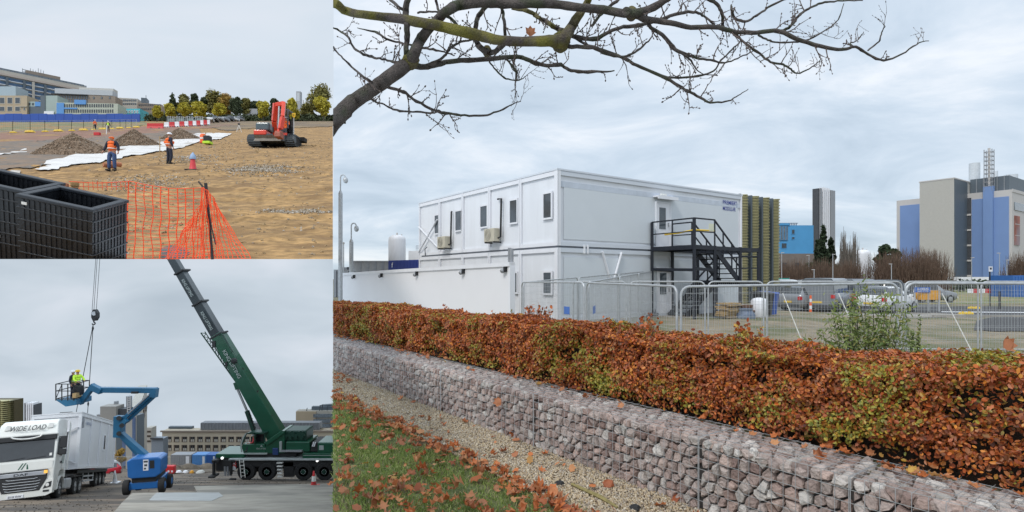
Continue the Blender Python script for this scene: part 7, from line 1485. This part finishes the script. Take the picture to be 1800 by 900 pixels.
# ---- blue boom lift
LY = 32.8; M_lb = mat('lift_blue', (.015, .13, .40), .4, var=.1, scale=1.5, coat=.3); M_lt = mat('lift_teal_blue', (.02, .13, .25), .45, var=.15, scale=1.5)
def A(px, py, dy=0): return P(px, py, LY+dy)
def W2(px): return (px-CX)/F*LY
lt = thing('boom_lift', 'blue articulated boom lift holding its basket over the cabin', 'boom lift', A(258, 864))
def lbar(a, b, w, h, nm, m=M_lt, bev=.02): mb = MB(); mb.bar(a, b, w, h, Vector((0, 1, 0))); return mb.build(nm, m, lt, bevel=bev)
zb = A(0, 864).z
for px, dy in ((226.5, -.3), (286.5, -.3), (229, 2.0), (283, 2.0)):
    x = W2(px); r = .43; mb = MB(); y = LY+dy; mb.lathe([(r*.5, -.17), (r*.93, -.17), (r, -.12), (r, .12), (r*.93, .17), (r*.5, .17)], (x, y, zb+r+(-.05 if dy < 0 else -.3)), 22, (1, 0, 0)); wh = mb.build('wheel', M_rub, lt, smooth=True)
    mb = MB(); mb.lathe([(r*.5, 0), (r*.3, .03), (r*.1, .03)], (x+.17, y, zb+r+(-.05 if dy < 0 else -.3)), 12, (1, 0, 0)); mb.build('rim', M_lb, wh)
mb = MB(); p0 = A(232, 859); mb.b2(W2(231), W2(281), LY-.45, LY+2.2, A(0, 857).z, A(0, 844).z); mb.build('chassis', M_lb, lt, bevel=.05)
mb = MB(); mb.b2(W2(236), W2(277), LY-.5, LY+2.0, A(0, 844).z, A(0, 836).z); mb.build('turntable', M_chas, lt)
mb = MB(); x0, x1 = W2(229), W2(287); z0, z1 = A(0, 836).z, A(0, 801).z; mb.prism([(x0+.05, LY-.7, z0+.1), (x0+.25, LY-.7, z0), (x1-.3, LY-.7, z0), (x1, LY-.7, z0+.2), (x1+.02, LY-.7, z1-.1), (x1-.2, LY-.7, z1), (x0+.3, LY-.7, z1), (x0, LY-.7, z1-.15)], (0, 1.7, 0)); mb.build('counterweight', M_lb, lt, bevel=.06)
mb = MB(); mb.b2(W2(257), W2(266), LY-.715, LY-.7, A(0, 823).z, A(0, 804).z); mb.build('warning_label', M_white, lt)
for k, (a, b, c, d) in enumerate(((258, 265, 806, 809), (259, 264, 812, 815.5), (258.5, 262, 818, 821))): mb = MB(); mb.b2(W2(a), W2(b), LY-.72, LY-.715, A(0, d).z, A(0, c).z); mb.build('label_mark', M_dgrey, lt)
mb = MB(); mb.b2(W2(268), W2(276), LY-.72, LY-.7, A(0, 820).z, A(0, 806).z); mb.build('control_panel', M_chas, lt)
lbar(A(262, 805, .4), A(212, 762, .4), .28, .32, 'lower_arm'); lbar(A(246, 803, .7), A(207, 760, .7), .16, .2, 'lower_arm'); lbar(A(252, 800, .3), A(226, 776, .3), .09, .09, 'hydraulic_ram', M_rim)
lbar(A(209, 768, .5), A(210, 731, .5), .45, .4, 'knuckle'); lbar(A(213, 748, .2), A(223, 738, .2), .22, .25, 'knuckle_link')
mb = MB(); [mb.cyl(A(a, b, -.0), A(a, b, 1.0), .13, n=10) for a, b in ((209, 735), (209, 762), (214, 748))]; mb.build('pivot_pins', M_chas, lt)
lbar(A(212, 741, .4), A(269, 691, .4), .2, .22, 'upper_riser'); lbar(A(222, 742, .6), A(271, 697, .6), .17, .2, 'upper_riser'); lbar(A(225, 728, .2), A(262, 694, .2), .07, .07, 'hydraulic_ram', M_rim)
lbar(A(270, 698, .4), A(272, 682, .4), .35, .35, 'boom_head'); lbar(A(275, 686, .4), A(170, 685, .4), .3, .34, 'main_boom'); lbar(A(243, 690, .2), A(231, 690, .2), .12, .12, 'hydraulic_ram', M_chas)
lbar(A(179, 688, .3), A(162, 680, .3), .33, .34, 'boom_nose'); lbar(A(166, 676, .3), A(141, 709, .3), .26, .28, 'jib'); lbar(A(144, 708, .2), A(128, 708, .2), .16, .2, 'basket_bracket')
# the wheeled base is turned a little towards the lorry
pv = Vector((W2(258), LY, 0)); mr = Matrix.Rotation(R(13), 3, 'Z')
def turn(o):
    off = lt.location
    for v in o.data.vertices:
        w = v.co+off-pv; w.x *= .92; w.y *= .62; w = mr@w; v.co = w+pv-off
for o in list(lt.children):
    if o.name.split('.')[0] in ('wheel', 'chassis', 'turntable', 'counterweight', 'warning_label', 'label_mark', 'control_panel'):
        turn(o); [turn(c) for c in o.children]
# basket
bk = MB(); x0, x1 = W2(103), W2(139); y0, y1 = LY-.2, LY+1.0; z0, z1 = A(0, 709).z, A(0, 674).z; e = .04
bk.prism([(x0-.05, y0, z0+.25), (x1, y0, z0+.25), (x1, y0, z0-.05), (x0+.55, y0, z0-.15)], (0, 1.2, 0)); bk.build('basket_floor', M_lt, lt, bevel=.02)
bk = MB()
for z in (z0+.3, z0+.75, z1): bk.bar((x0, y0, z), (x1-.15, y0, z), e); bk.bar((x0, y1, z), (x1-.15, y1, z), e); bk.bar((x0, y0, z), (x0, y1, z), e); bk.bar((x1-.15, y0, z), (x1-.15, y1, z), e)
for x in np.linspace(x0, x1-.15, 4): bk.bar((x, y0, z0+.2), (x, y0, z1), e); bk.bar((x, y1, z0+.2), (x, y1, z1), e)
bk.bar((x0, y0, z0+.3), (x0+.35, y0, z1), e*.7); bk.build('basket_rails', M_chas, lt)
bk = MB(); bk.lathe([(.02, -.3), (.26, -.24), (.28, .0), (.24, .26), (.02, .3)], A(138, 686, .2), 12); bk.build('cable_reel', M_chas, lt, smooth=True); bk = MB(); bk.b2(W2(133), W2(139), LY-.25, LY+.2, A(0, 698).z, A(0, 690).z); bk.build('control_box', M_timber, lt)
person('person in a lime hi-vis jacket standing in the lift basket, nearer the boom', (W2(127), LY+.4, z0+.22), R(60), dict(elL=(-.24, -.15, 1.2), wrL=(-.18, -.38, 1.12), elR=(.24, -.15, 1.2), wrR=(.18, -.38, 1.12)), M_hivy, M_hivy, M_navy, 'yellow', group='people in the lift basket', sc=.86)
person('person in a lime hi-vis vest at the outer end of the lift basket', (W2(116), LY+.5, z0+.22), R(100), None, M_hivy, M_navy, M_navy, 'white', group='people in the lift basket', sc=.84)
# ---- green mobile crane
CY = 49.0; M_cg = mat('crane_green', (.006, .075, .04), .4, var=.15, scale=1, coat=.3); M_cgd = mat('crane_dark_green', (.007, .045, .03), .5, var=.2, scale=1.5); M_bm = mat('boom_slate', (.022, .032, .038), .4, var=.25, scale=.6); M_txt = mat('faded_white_lettering', (.33, .37, .36), .6)
def C_(px, py, dy=0): return P(px, py, CY+dy)
def X_(px): return (px-CX)/F*CY
def Z_(py): return (HY-py)/F*CY
cr = thing('mobile_crane', 'green mobile crane with telescopic boom raised out of the picture', 'crane', C_(500, 843))
def cbx(nm, a, b, c, d, dy0, dy1, m, par=None, bev=.04): mb = MB(); mb.b2(X_(a), X_(b), CY+dy0, CY+dy1, Z_(d), Z_(c)); return mb.build(nm, m, par or cr, bevel=bev)
for px in (434.5, 471, 535, 571.5, 608):
    for sd, dy in ((0, .0), (1, 2.2)):
        r = .77; mb = MB(); c = (X_(px), CY+dy-.25*0, Z_(827.7)); mb.lathe([(r*.5, -.24), (r*.92, -.24), (r, -.17), (r, .17), (r*.92, .24), (r*.5, .24)], c, 30, (0, -1, 0)); wh = mb.build('wheel', M_rub, cr, smooth=True)
        if not sd:
            mb = MB(); mb.lathe([(r*.55, .0), (r*.5, -.03), (r*.38, -.1), (r*.3, -.05), (r*.24, .02), (r*.08, .04)], (c[0], c[1]-.24, c[2]), 20, (0, -1, 0)); mb.build('rim', M_cgd, wh, smooth=True)
            mb = MB(); [mb.cyl((c[0]+.2*math.cos(a), c[1]-.24, c[2]+.2*math.sin(a)), (c[0]+.2*math.cos(a), c[1]-.30, c[2]+.2*math.sin(a)), .03, n=6) for a in np.arange(0, 6.2, .785)]; mb.build('wheel_nuts', M_txt, wh)
cbx('chassis', 392, 660, 808, 820, -.1, 2.4, M_chas); cbx('engine_bay_panel', 499, 517, 811, 838, -.1, 2.3, M_chas); cbx('lower_box', 553, 562, 811, 832, -.05, 2.3, M_chas); cbx('axle_box', 447, 459, 812, 824, .2, 2.2, M_chas); cbx('axle_box', 412, 424, 812, 824, .2, 2.2, M_chas); cbx('axle_box', 484, 499, 811, 824, .2, 2.2, M_chas)
cbx('deck_edge', 405, 660, 804.5, 807.5, -.32, 2.5, mat('pale_deck_edge', (.42, .45, .45), .5, var=.15, scale=2), None, .02)
cbx('front_deck', 380, 430, 797.5, 804.5, -.1, 2.3, M_cg); cbx('front_bumper', 378, 410, 806, 829, .1, 2.2, M_chas); cbx('rear_deck', 533, 660, 795.5, 804.4, -.2, 2.3, M_cg); 
mb = MB(); mb.b2(X_(534), X_(660), CY-.22, CY-.2, Z_(799.5), Z_(798.7)); mb.build('deck_stripe', M_txt, cr)
for a in (385, 552): mb = MB(); mb.lathe([(.001, 0), (.11, .0), (.11, .08), (.05, .12)], C_(a+6, 805 if a < 400 else 809.5, -.15), 12, (0, -1, 0)); mb.build('work_lamp', mat('lit_work_lamp', (1, 1, .97), .3, emit=1.2), cr)
# chevron plate, ladders
ch = cbx('chevron_plate', 406.5, 416, 809, 825, -.2, -.14, M_white, None, .0)
for k in range(3): mb = MB(); mb.prism([C_(407, 822-k*5, -.22), C_(411, 818-k*5, -.22), C_(411, 815.5-k*5, -.22), C_(407, 819.5-k*5, -.22)], (0, .01, 0)); mb.prism([C_(411.3, 818-k*5, -.22), C_(415.5, 822-k*5, -.22), C_(415.5, 819.5-k*5, -.22), C_(411.3, 815.5-k*5, -.22)], (0, .01, 0)); mb.build('red_chevron', M_red, ch)
mb = MB(); mb.bar(C_(420.5, 808, -.55), C_(424, 840, -.75), .04); mb.bar(C_(428, 808, -.55), C_(431, 839.5, -.75), .04)
for k in range(5): mb.bar(C_(421.3+k*.7, 812+k*6.2, -.6), C_(428.5+k*.6, 812+k*6, -.6), .04)
mb.build('ladder', M_lamp, cr)
for k in range(5): cbx('step', 489+k*.3, 499, 811+k*6, 812.6+k*6, -.35, -.1, M_lamp, None, 0)
# outriggers
for a, b in ((378, 388), (408, 416)): cbx('outrigger_jack', a, a+3.5, 806, 832, -.5, -.2, M_chas); cbx('outrigger_beam', a-2, b, 806, 811, -.4, 0, M_chas); cbx('jack_pad', a-4, a+7, 832+(a > 400)*9, 835+(a > 400)*9, -.8, .1, M_rub)
mb = MB(); [mb.bar(C_(395+i*5, 820, -.1), C_(396+i*5, 836, -.15), .12) for i in range(3)]; mb.build('hanging_chocks', M_grey, cr)
# superstructure
cabp = [(428, 797), (424.5, 786), (427.5, 772), (433, 762.5), (440, 760.5), (466, 761), (467, 797)]
def plate(nm, pts, dy0, dy1, m, par=None, bev=.04): mb = MB(); mb.prism([C_(a, b, dy0) for a, b in pts], (0, dy1-dy0, 0)); return mb.build(nm, m, par or cr, bevel=bev)
oc = plate('operator_cab', [(428, 797), (424.5, 786), (426, 781), (466, 781), (467, 797)], -.1, .9, M_cg)
for (a, b) in (((426, 781), (433, 762)), ((448, 781), (448, 761)), ((465.5, 781), (465.5, 761)), ((433, 762), (466, 761.5))):
    for dy in (-.08, .85): mb = MB(); mb.bar(C_(*a, dy), C_(*b, dy), .1); mb.build('cab_frame', M_cgd, oc)
plate('cab_roof', [(432, 762.5), (440, 760), (467, 760.5), (467, 762.5)], -.1, .9, M_cgd, oc, 0); plate('rear_window', [(449.5, 780), (449.5, 763), (464, 763), (464, 780)], .82, .84, M_glassc, oc, 0)
plate('cab_curved_bar', [(423.5, 795), (422, 783), (425.5, 770), (431.5, 761), (433, 762), (427.5, 771), (424.5, 783), (426, 795)], -.14, -.1, M_txt, oc, 0)
plate('operator_seat', [(441, 781), (441, 768), (445, 768), (446, 781)], .3, .6, M_rub, oc, 0)
plate('slew_body', [(467, 797), (467, 778), (494, 757.5), (500, 757.5), (500, 797)], -.05, 2.0, M_cg); plate('slew_arm', [(463, 779), (495, 757), (499, 762), (470, 783)], -.2, -.02, M_cg)
cbx('slew_ring', 433, 520, 797, 803.5, .1, 2.2, M_chas); cbx('cab_step_rail', 431, 471, 795.3, 797.6, -.2, .0, M_txt, None, .0)
cbx('blue_box', 480, 490, 787, 799, -.15, .1, mat('deep_blue_box', (.02, .05, .16), .5)); cbx('engine_housing', 497, 537, 758, 777, .2, 2.0, M_cgd, None, .1); cbx('winch_housing', 503, 545, 776, 794, -.1, 2.1, M_cg, None, .08)
cbx('grey_post', 493, 497, 775, 793, -.25, -.1, M_txt, None, .0); cbx('walkway_rail', 497, 533, 790, 792.5, -.35, -.1, M_grey, None, 0)
mb = MB()
for k in range(14): a = 500+k*2.6; mb.bar(C_(a, 760+3*math.sin(k), .1), C_(a+1.5, 770+3*math.cos(k*1.7), .1), .12)
mb.build('hose_bundle', M_cgd, cr)
cbx('counterweight', 559, 620, 777, 796, -.15, 2.1, M_cg, None, .08); cbx('data_plate', 562, 570, 782, 790, -.17, -.15, M_txt, None, 0)
plate('counterweight_front', [(545, 794), (548, 778), (559, 778), (559, 794)], 0, 2, M_chas)
for k in range(2): plate('hazard_stripe', [(548+k*3, 785), (550+k*3, 785), (552.5+k*3, 777), (550.5+k*3, 777)], -.06, -.03, M_white, None, 0)
for px, py, h, w_ in ((520, 768, .12, .0), (513, 764, .1, .0)): mb = MB(); mb.lathe([(.001, 0), (.13, 0), (.1, .06)], C_(px, py, .15), 8, (0, -1, 0)); mb.build('engine_lamp', M_txt, cr)
text(cr, 'KING LIFTING', C_(459, 788.5, -.12), (1, 0, 0), UPZ, .14, M_txt, .8, ext=.01); mb = MB(); mb.prism([C_(457, 785, -.12), C_(459.5, 782.5, -.12), C_(462, 785, -.12)], (0, .01, 0)); mb.build('emblem', M_txt, cr)
# boom sections: centreline and px widths
bdir = (Vector((475, 755))-Vector((300, 455))).normalized(); bn = Vector((bdir.y, -bdir.x))
def bsec(nm, y0, y1, w0, w1, m, dy, par=None):
    w0, w1 = w0*.84, w1*.86
    def pt(y, w): c = Vector((300+(y-455)*175/300, y)); a, b = c+bn*w/2, c-bn*w/2; return a, b
    a, b = pt(y0, w0); c, d = pt(y1, w1); mb = MB(); mb.prism([C_(a.x, a.y, dy), C_(c.x, c.y, dy), C_(d.x, d.y, dy), C_(b.x, b.y, dy)], (0, 1.1-2*(dy-.4), 0)); return mb.build(nm, m, par or cr, bevel=.04)
bsec('boom_section', 440, 482, 14.5, 15.5, M_bm, .6); bsec('boom_section', 478, 538, 16.5, 17.5, M_bm, .55); bsec('boom_section', 533, 592, 19, 20.5, M_bm, .5); bsec('base_boom', 588, 778, 23, 34, M_cg, .4)
for y, w in ((478, 23), (533, 25), (590, 29)): bsec('boom_collar', y-1.2, y+1.5, w, w, M_chas, .35)
bup = Vector((-bdir.x, 0, bdir.y)); bd3 = Vector((bdir.x, 0, -bdir.y)); bside = Vector((bdir.y, 0, bdir.x))
def btext(s, py, h, wpx, off=0):
    px = 300+(py-455)*175/300; text(cr, s, C_(px, py, .34)+bside*off, bd3, bside, h, M_txt, wpx*CY/F, ext=.03)
btext('KING LIFTING', 506, .27, 34); btext('KING LIFTING', 564, .28, 36); btext('KING LIFTING', 640, .34, 56)
mb = MB(); mb.lathe([(.001, 0), (.25, 0), (.25, .15), (.1, .2)], C_(412, 634, .3), 14, (0, -1, 0)); mb.build('boom_sheave', M_chas, cr)
mb = MB(); mb.tube([C_(389, 586, .2), C_(409, 618, .2), C_(406, 620, .2)], .05, 5); mb.tube([C_(389, 586, .2), C_(385, 590, .2)], .05, 5); mb.build('rope_guide', M_cgd, cr)
for px, py in ((425, 650), (451, 689), (475, 733)): mb = MB(); mb.bar(C_(px, py, .5), C_(px+3, py-2, .5), .12); mb.build('rope_roller', M_chas, cr)
mb = MB(); mb.tube([C_(392, 588, .6), C_(453, 692, .6), C_(494, 758, .6)], .02, 4); mb.build('hoist_rope', M_chas, cr)
# luffing ram
mb = MB(); mb.cyl(C_(417, 683, .9), C_(436, 726, .9), .1, n=10); mb.build('ram_rod', M_rim, cr, smooth=True); mb = MB(); mb.cyl(C_(434, 722, .9), C_(450, 768, .9), .2, n=12); mb.build('ram_cylinder', M_cgd, cr, smooth=True)
mb = MB(); [mb.bar(C_(436+i*2, 727+i*5.2, .65), C_(439.5+i*2, 725+i*5.2, .65), .08) for i in range(8)]; mb.build('ram_hoses', M_chas, cr)
mb = MB(); mb.bar(C_(414, 672, .8), C_(418, 684, .8), .3); mb.build('ram_bracket', M_cg, cr)
# lattice jib folded along the boom
mb = MB(); a0, a1 = (353, 585), (415, 672); b0, b1 = (366, 588), (420, 674)
mb.bar(C_(*a0, .5), C_(*a1, .5), .08); mb.bar(C_(360, 583, .5), C_(412, 664, .5), .06); mb.bar(C_(*a0, 1.1), C_(*a1, 1.1), .06)
for k in range(12):
    f0, f1 = k/12, (k+.5)/12; p = (lerp(353, 415, f0), lerp(585, 672, f0)); q = (lerp(360, 412, f1), lerp(583, 664, f1)); r_ = (lerp(353, 415, (k+1)/12), lerp(585, 672, (k+1)/12)); mb.bar(C_(*p, .5), C_(*q, .5), .05); mb.bar(C_(*q, .5), C_(*r_, .5), .05)
mb.build('lattice_jib', M_cgd, cr)
cbx('jib_bracket', 369, 375, 600, 612, .3, 1, M_chas); cbx('jib_bracket', 392, 396, 637, 645, .3, 1, M_chas)
person('crane operator in a red top sitting in the green crane cab', (X_(443), CY+.35, Z_(797)+.15), R(-60), SIT, None, mat('red_cloth', (.45, .06, .06), .8), M_navy, 'white', group='people in the crane yard', sit=True, sc=.98)
# ---- yard clutter
cone(on2(202, 849), 'grimy white and red traffic cone between the lorry and the boom lift', .95, 'traffic cones in the crane yard', None, M_white); cone(on2(551.5, 855), 'red and white traffic cone in front of the crane wheels', 1.05, 'traffic cones in the crane yard')
t = thing('red_barrier', 'red plastic barrier with white patches right of the boom lift', 'barrier', on2(295, 833)); c = on2(286, 833); s = c.y/F; mb = MB(); mb.b2(c.x, c.x+20*s, c.y, c.y+.5, c.z, c.z+14*s); mb.build('body', M_red, t, bevel=.1)
for k in (2, 9, 15): mb = MB(); mb.b2(c.x+k*s, c.x+(k+3)*s, c.y-.03, c.y, c.z+3*s, c.z+6*s); mb.build('white_patch', M_white, t)
cc = [o for o in base_cars][0]; q = dup(cc, 'red car parked beyond the trailer, beside the boom lift', on2(212, 832), (0, 0, R(128)), 1.1, group='cars in the crane yard')
for ch in q.children:
    if ch.name.startswith('body'): ch.data = ch.data.copy(); ch.data.materials[0] = mat('red_car_paint', (.5, .02, .04), .3, coat=.5)
for i, (px, w, m, lb) in enumerate(((314, 10, M_white, 'white plastic sacks on the ground beyond the red barrier'), (326, 9, M_white, 'smaller white sacks right of the first ones'), (337, 7, MT['orange_yellow'], 'orange yellow bundle beside the white sacks'), (352, 14, M_clad, 'low pale boards on the ground before the rubble bank'))):
    c = on2(px, 832); s = c.y/F; mb = MB(); mb.lathe([(w*.5*s, 0), (w*.52*s, 2*s), (w*.35*s, 4.5*s), (w*.1*s, 5.5*s)], c, 9); o = mb.build('bulk_sacks' if i < 2 else ('tarpaulin_bundle' if i == 2 else 'board_pile'), m); tag(o, lb, 'sacks' if i < 2 else ('bundle' if i == 2 else 'boards'))
for i, px in enumerate((300, 330, 362, 385)):
    c = on2(px, 826-i*.5); s = c.y/F; mb = MB(); w = 20; mb.lathe([(w*s, 0), (w*.7*s, 5*s), (w*.35*s, 9*s), (w*.05*s, 10.5*s)], c, 15)
    o = mb.build('rubble_mound', MT['brown_rubble_bank'], smooth=True); tag(o, ('brown rubble mound right behind the red barrier', 'brown rubble mound behind the white sacks', 'brown rubble mound below the blue containers', 'brown rubble mound beside the crane front')[i], 'mound', 'rubble mounds before the beige building')
# ---- yard background
BY = 150.0
def zat(py, Y): return (HY-py)/F*Y
f = fpx(285, BY, 640, BY); zg2 = g2p(BY)-1; t = thing('college_building', 'long beige building with two rows of square windows behind the crane', 'building', (f.a.x, BY, zg2)); f.t = t
mb = MB(); f.box(mb, 0, f.L, zg2, f.z(0, 757.5), -3, 0); mb.build('wall', mat('cream_stone', (.50, .43, .33), .8, var=.1, scale=.2), t); mb = MB(); f.box(mb, -.3, f.L, f.z(0, 759), f.z(0, 756.5), 0, .4); mb.build('parapet', M_brown, t)
mb = MB(); f.pbox(mb, 350, 560, 744.5, 757, -3, -.8); mb.build('metal_roof', mat('standing_seam_roof', (.21, .22, .24), .5, .2, var=.15, scale=.5), t)
mb = MB(); [f.pbox(mb, 350+k*6, 350.6+k*6, 745, 757, -.8, -.65) for k in range(36)]; mb.build('roof_seams', M_grey, t); mb = MB(); f.pbox(mb, 288, 330, 753.5, 757, -3, -2); mb.build('roof_plant', M_cladd, t)
M_wf = mat('brown_window_frame', (.10, .07, .05), .6)
for row, (y0, y1) in enumerate(((767.5, 777), (782, 792.5))):
    for i in range(22):
        a = 292+i*13.7
        if a > 586: continue
        u0, u1 = f.upx(a), f.upx(a+9.5); mb = MB(); f.box(mb, u0, u1, f.z(0, y1), f.z(0, y0), 0, .08); w = mb.build('window', M_wf, t); mb = MB(); f.box(mb, u0+(u1-u0)*.25, u1-.06, f.z(0, y1)+.08, f.z(0, y0)-.08, .08, .1); mb.build('pane', M_glassc, w); mb = MB(); f.box(mb, u0+(u1-u0)*.3, u1-.1, f.z(0, y1)+.1, f.z(0, y1)+.75, .1, .12); mb.build('blind', M_pale, w); mb = MB(); um = lerp(u0, u1, .62); f.box(mb, um-.05, um+.05, f.z(0, y1), f.z(0, y0), .12, .14); mb.build('mullion', M_wf, w)
for a, b, m, lb in ((338, 362, M_blub, 'blue container left of the white door below the beige building'), (363, 379, MT['container_blue'], 'darker blue container beside the crane front'), (300, 336, M_grey, 'grey low fence hoarding below the left windows')):
    g = fpx(a, 135, b, 135); t = thing('yard_container', lb, 'container', (g.a.x, 135, g2p(135))); mb = MB(); g.box(mb, 0, g.L, g2p(135)-.3, g.z(0, 799.5), -2.4, 0); mb.build('body', m, t); mb = MB(); [g.box(mb, k*g.L/8, (k+.4)*g.L/8, g2p(135), g.z(0, 800.5), 0, .06) for k in range(8)]; mb.build('corrugation', m, t)
    mb = MB(); g.box(mb, g.L*.75, g.L*.92, g2p(135), g.z(0, 802), .06, .1); mb.build('door', M_white, t)
f = fpx(521, 200, 640, 200); t = thing('tall_beige_block', 'taller beige block with banded dark windows above the crane body', 'building', (f.a.x, 200, -70)); mb = MB(); f.box(mb, 0, f.L, -70, f.z(0, 722), -2.5, 0); mb.build('wall', M_pale, t)
mb = MB(); f.pbox(mb, 521, 556, 723, 760, 0, .5); mb.build('beige_wing', M_beige, t)
for k, y in enumerate((727, 736, 744.5, 752.5)): mb = MB(); f.pbox(mb, 552, 640, y, y+6, .5, .8); mb.build('window_strip', M_glassl, t)
mb = MB(); f.pbox(mb, 546, 640, 716, 722.5, -2.5, -1); f.prism if 0 else None; mb.prism([f.pt(f.upx(a), f.z(f.upx(a), b), -2) for a, b in ((540, 723), (560, 715), (600, 712), (600, 723))], (0, 2, 0)); mb.build('roof_storey', M_cladd, t)
mb = MB(); [mb.bar(P(a, 722, 198), P(a+1, b, 198), .2) for a, b in ((539, 717), (562, 712), (566, 711), (575, 714))]; mb.build('aerials', M_dgrey, t)
f = fpx(248, 140, 287, 140); t = thing('pale_grey_block', 'pale grey flat-roofed block between boom lift arms and beige building', 'building', (f.a.x, 140, g2p(140))); f.t = t; mb = MB(); f.pbox(mb, 256, 266, 752, 830, -2, 0); mb.build('wall', M_pale, t); mb = MB(); f.pbox(mb, 266, 287, 771, 830, -2, 0); mb.build('wall', mat('blue_grey_render', (.22, .25, .29), .7), t)
winrow(f, 257, 266, 1, 757, 760, M_wf, M_glassc, .8); winrow(f, 257, 266, 1, 765, 768, M_wf, M_glassc, .8); winrow(f, 257, 266, 1, 774, 777, M_wf, M_glassc, .8); mb = MB(); f.pbox(mb, 266, 287, 769, 771.5, .1, .5); mb.build('roof_beam', M_dgrey, t)
# clad building seen behind the lorry
f = fpx(176, 95, 204, 95); g = fpx(204, 95, 240, 95); h = fpx(240, 95, 258.5, 122)
t = thing('clad_laboratory', 'grey and slate blue clad building behind the boom lift', 'building', (f.a.x, 95, g2p(95))); zb = g2p(95)-2
mb = MB(); f.box(mb, 0, f.L, zb, f.z(0, 714.5), -2, 0); mb.build('stair_tower', mat('stone_grey_cladding', (.30, .285, .265), .7, var=.05), t); mb = MB(); f.pbox(mb, 166, 177, 730, 830, -2, -.5); mb.build('low_wing', M_grey, t)
mb = MB(); g.box(mb, 0, g.L, zb, g.z(0, 731), -2, 0); mb.build('wall', M_cladd, t); mb = MB(); g.pbox(mb, 217, 239, 733, 818, 0, .3); mb.build('blue_panel', mat('slate_blue_panel', (.10, .15, .27), .6), t); mb = MB(); g.pbox(mb, 204, 220, 720, 731, -2, -.5); mb.build('roof_plant', M_dgrey, t)
mb = MB(); h.box(mb, 0, h.L, zb-8, h.z(0, 729.5), -1.5, 0); mb.build('side_wall', M_pale, t)
for k in range(4): mb = MB(); u = h.L*(k+.25)/4; h.box(mb, u, u+h.L*.12, h.z(0, 778), h.z(0, 757), 0, .15); mb.build('side_window', M_wf, t)
for px, top, r_ in ((204.5, 705, .35), (227, 696, .45), (211, 712, .3)): p = P(px, top, 97); mb = MB(); mb.cyl((p.x, p.y, zat(731, 97)-1), p, r_, n=8); mb.build('flue', M_grey, t)
mb = MB(); [mb.bar(P(224+dx, 731, 94.5), P(224+dx, 697, 94.5), .1) for dx in (0, 5)]; [mb.bar(P(224, 700+k*4, 94.5), P(229, 700+k*4, 94.5), .09) for k in range(8)]; mb.build('lattice_mast', M_greyf, t)
# gold fins and slim tower at the left edge
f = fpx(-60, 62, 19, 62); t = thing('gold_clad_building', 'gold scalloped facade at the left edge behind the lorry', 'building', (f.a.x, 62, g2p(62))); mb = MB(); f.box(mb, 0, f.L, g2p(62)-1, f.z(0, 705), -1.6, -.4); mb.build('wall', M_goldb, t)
mb = MB(); z = g2p(62)+3
while z < f.z(0, 703):
    us = np.linspace(0, f.L, 60); top = [f.pt(u, z, .4*abs(math.sin(math.pi*u/.95))) for u in us]; n = len(us); bk_ = [f.pt(u, z, -.4) for u in us]
    mb.add(top+bk_+[p+UPZ*.09 for p in top]+[p+UPZ*.09 for p in bk_], [(i, i+1, n+i+1, n+i) for i in range(n-1)]+[(2*n+i, 3*n+i, 3*n+i+1, 2*n+i+1) for i in range(n-1)]+[(i, 2*n+i, 2*n+i+1, i+1) for i in range(n-1)]); z += .22
mb.build('fin_cladding', M_gold, t, fix=False)
f = fpx(43, 180, 60, 180); t = thing('slim_chimney_tower', 'slim ribbed chimney tower above the lorry cab', 'tower', (f.a.x, 180, g2p(180))); mb = MB(); f.box(mb, 0, f.L, -60, f.z(0, 711.5), -3, 0); mb.build('core', M_dgrey, t)
for k in range(5): mb = MB(); u = f.L*(k+.15)/5; f.box(mb, u, u+f.L*.1, -60, f.z(0, 708), -2, .3); mb.build('rib', M_white if k else M_grey, t)
f = fpx(158, 80, 300, 80); t = thing('yard_mesh_fence', 'thin mesh fence line behind the trailer and the red car', 'fence', (f.a.x, 80, g2p(80))); 
for k in range(10):
    a, b = f.L*k/10, f.L*(k+1)/10; z0 = g2p(80); mb = MB(); mb.tube([f.pt(a, z0), f.pt(a, z0+2.0), f.pt(b, z0+2.0), f.pt(b, z0)], .03, 4); [mb.tube([f.pt(lerp(a, b, q/12), z0+.1), f.pt(lerp(a, b, q/12), z0+2)], .006, 3, False) for q in range(1, 12)]; mb.build('fence_panel', M_galv, t, fix=False)
tree('small autumn tree behind the trailer beside the grey tower', on2(211, 827), 3.6, 2.0, M_org, 900, .1, .06, .2, None, seed=77)
# ---- sky behind the yard, added light sheet over it
sk2 = skymat('sky_yard', (.42, .49, .56), (.52, .59, .66), (.62, .67, .74), .011, 1.0, 40)
def zz(y): return .0343*y
Yb = 262; xa = lambda px, y: (px-CX)/F*y
sk3 = skymat('sky_yard_light', (.9, 1.05, 1.2), (1.1, 1.28, 1.45), (1.4, 1.55, 1.7), .011, 1.0, 40)
mb = MB(); mb.add([(xa(-160, 2), 2, zz(2)), (xa(585, 2), 2, zz(2)), (xa(585, Yb), Yb, zz(Yb)), (xa(-160, Yb), Yb, zz(Yb))], [(0, 1, 2, 3)]); struct(mb.build('sky_light_sheet', sk3, fix=False))  # emissive sheet added as overhead sky to light the yard, edge-on to camera
mb = MB(); mb.add([(xa(-2600, 2), 2, zz(2)+.02), (xa(585, 2), 2, zz(2)+.02), (xa(585, Yb), Yb, zz(Yb)), (xa(-2600, Yb), Yb, zz(Yb)), (xa(-2600, Yb), Yb, -95), (xa(660, Yb), Yb, -95), (xa(660, Yb), Yb, -20), (xa(585, Yb), Yb, -20)], [(3, 2, 7, 6, 5, 4)])
struct(mb.build('sky_backdrop', sk2, fix=False))
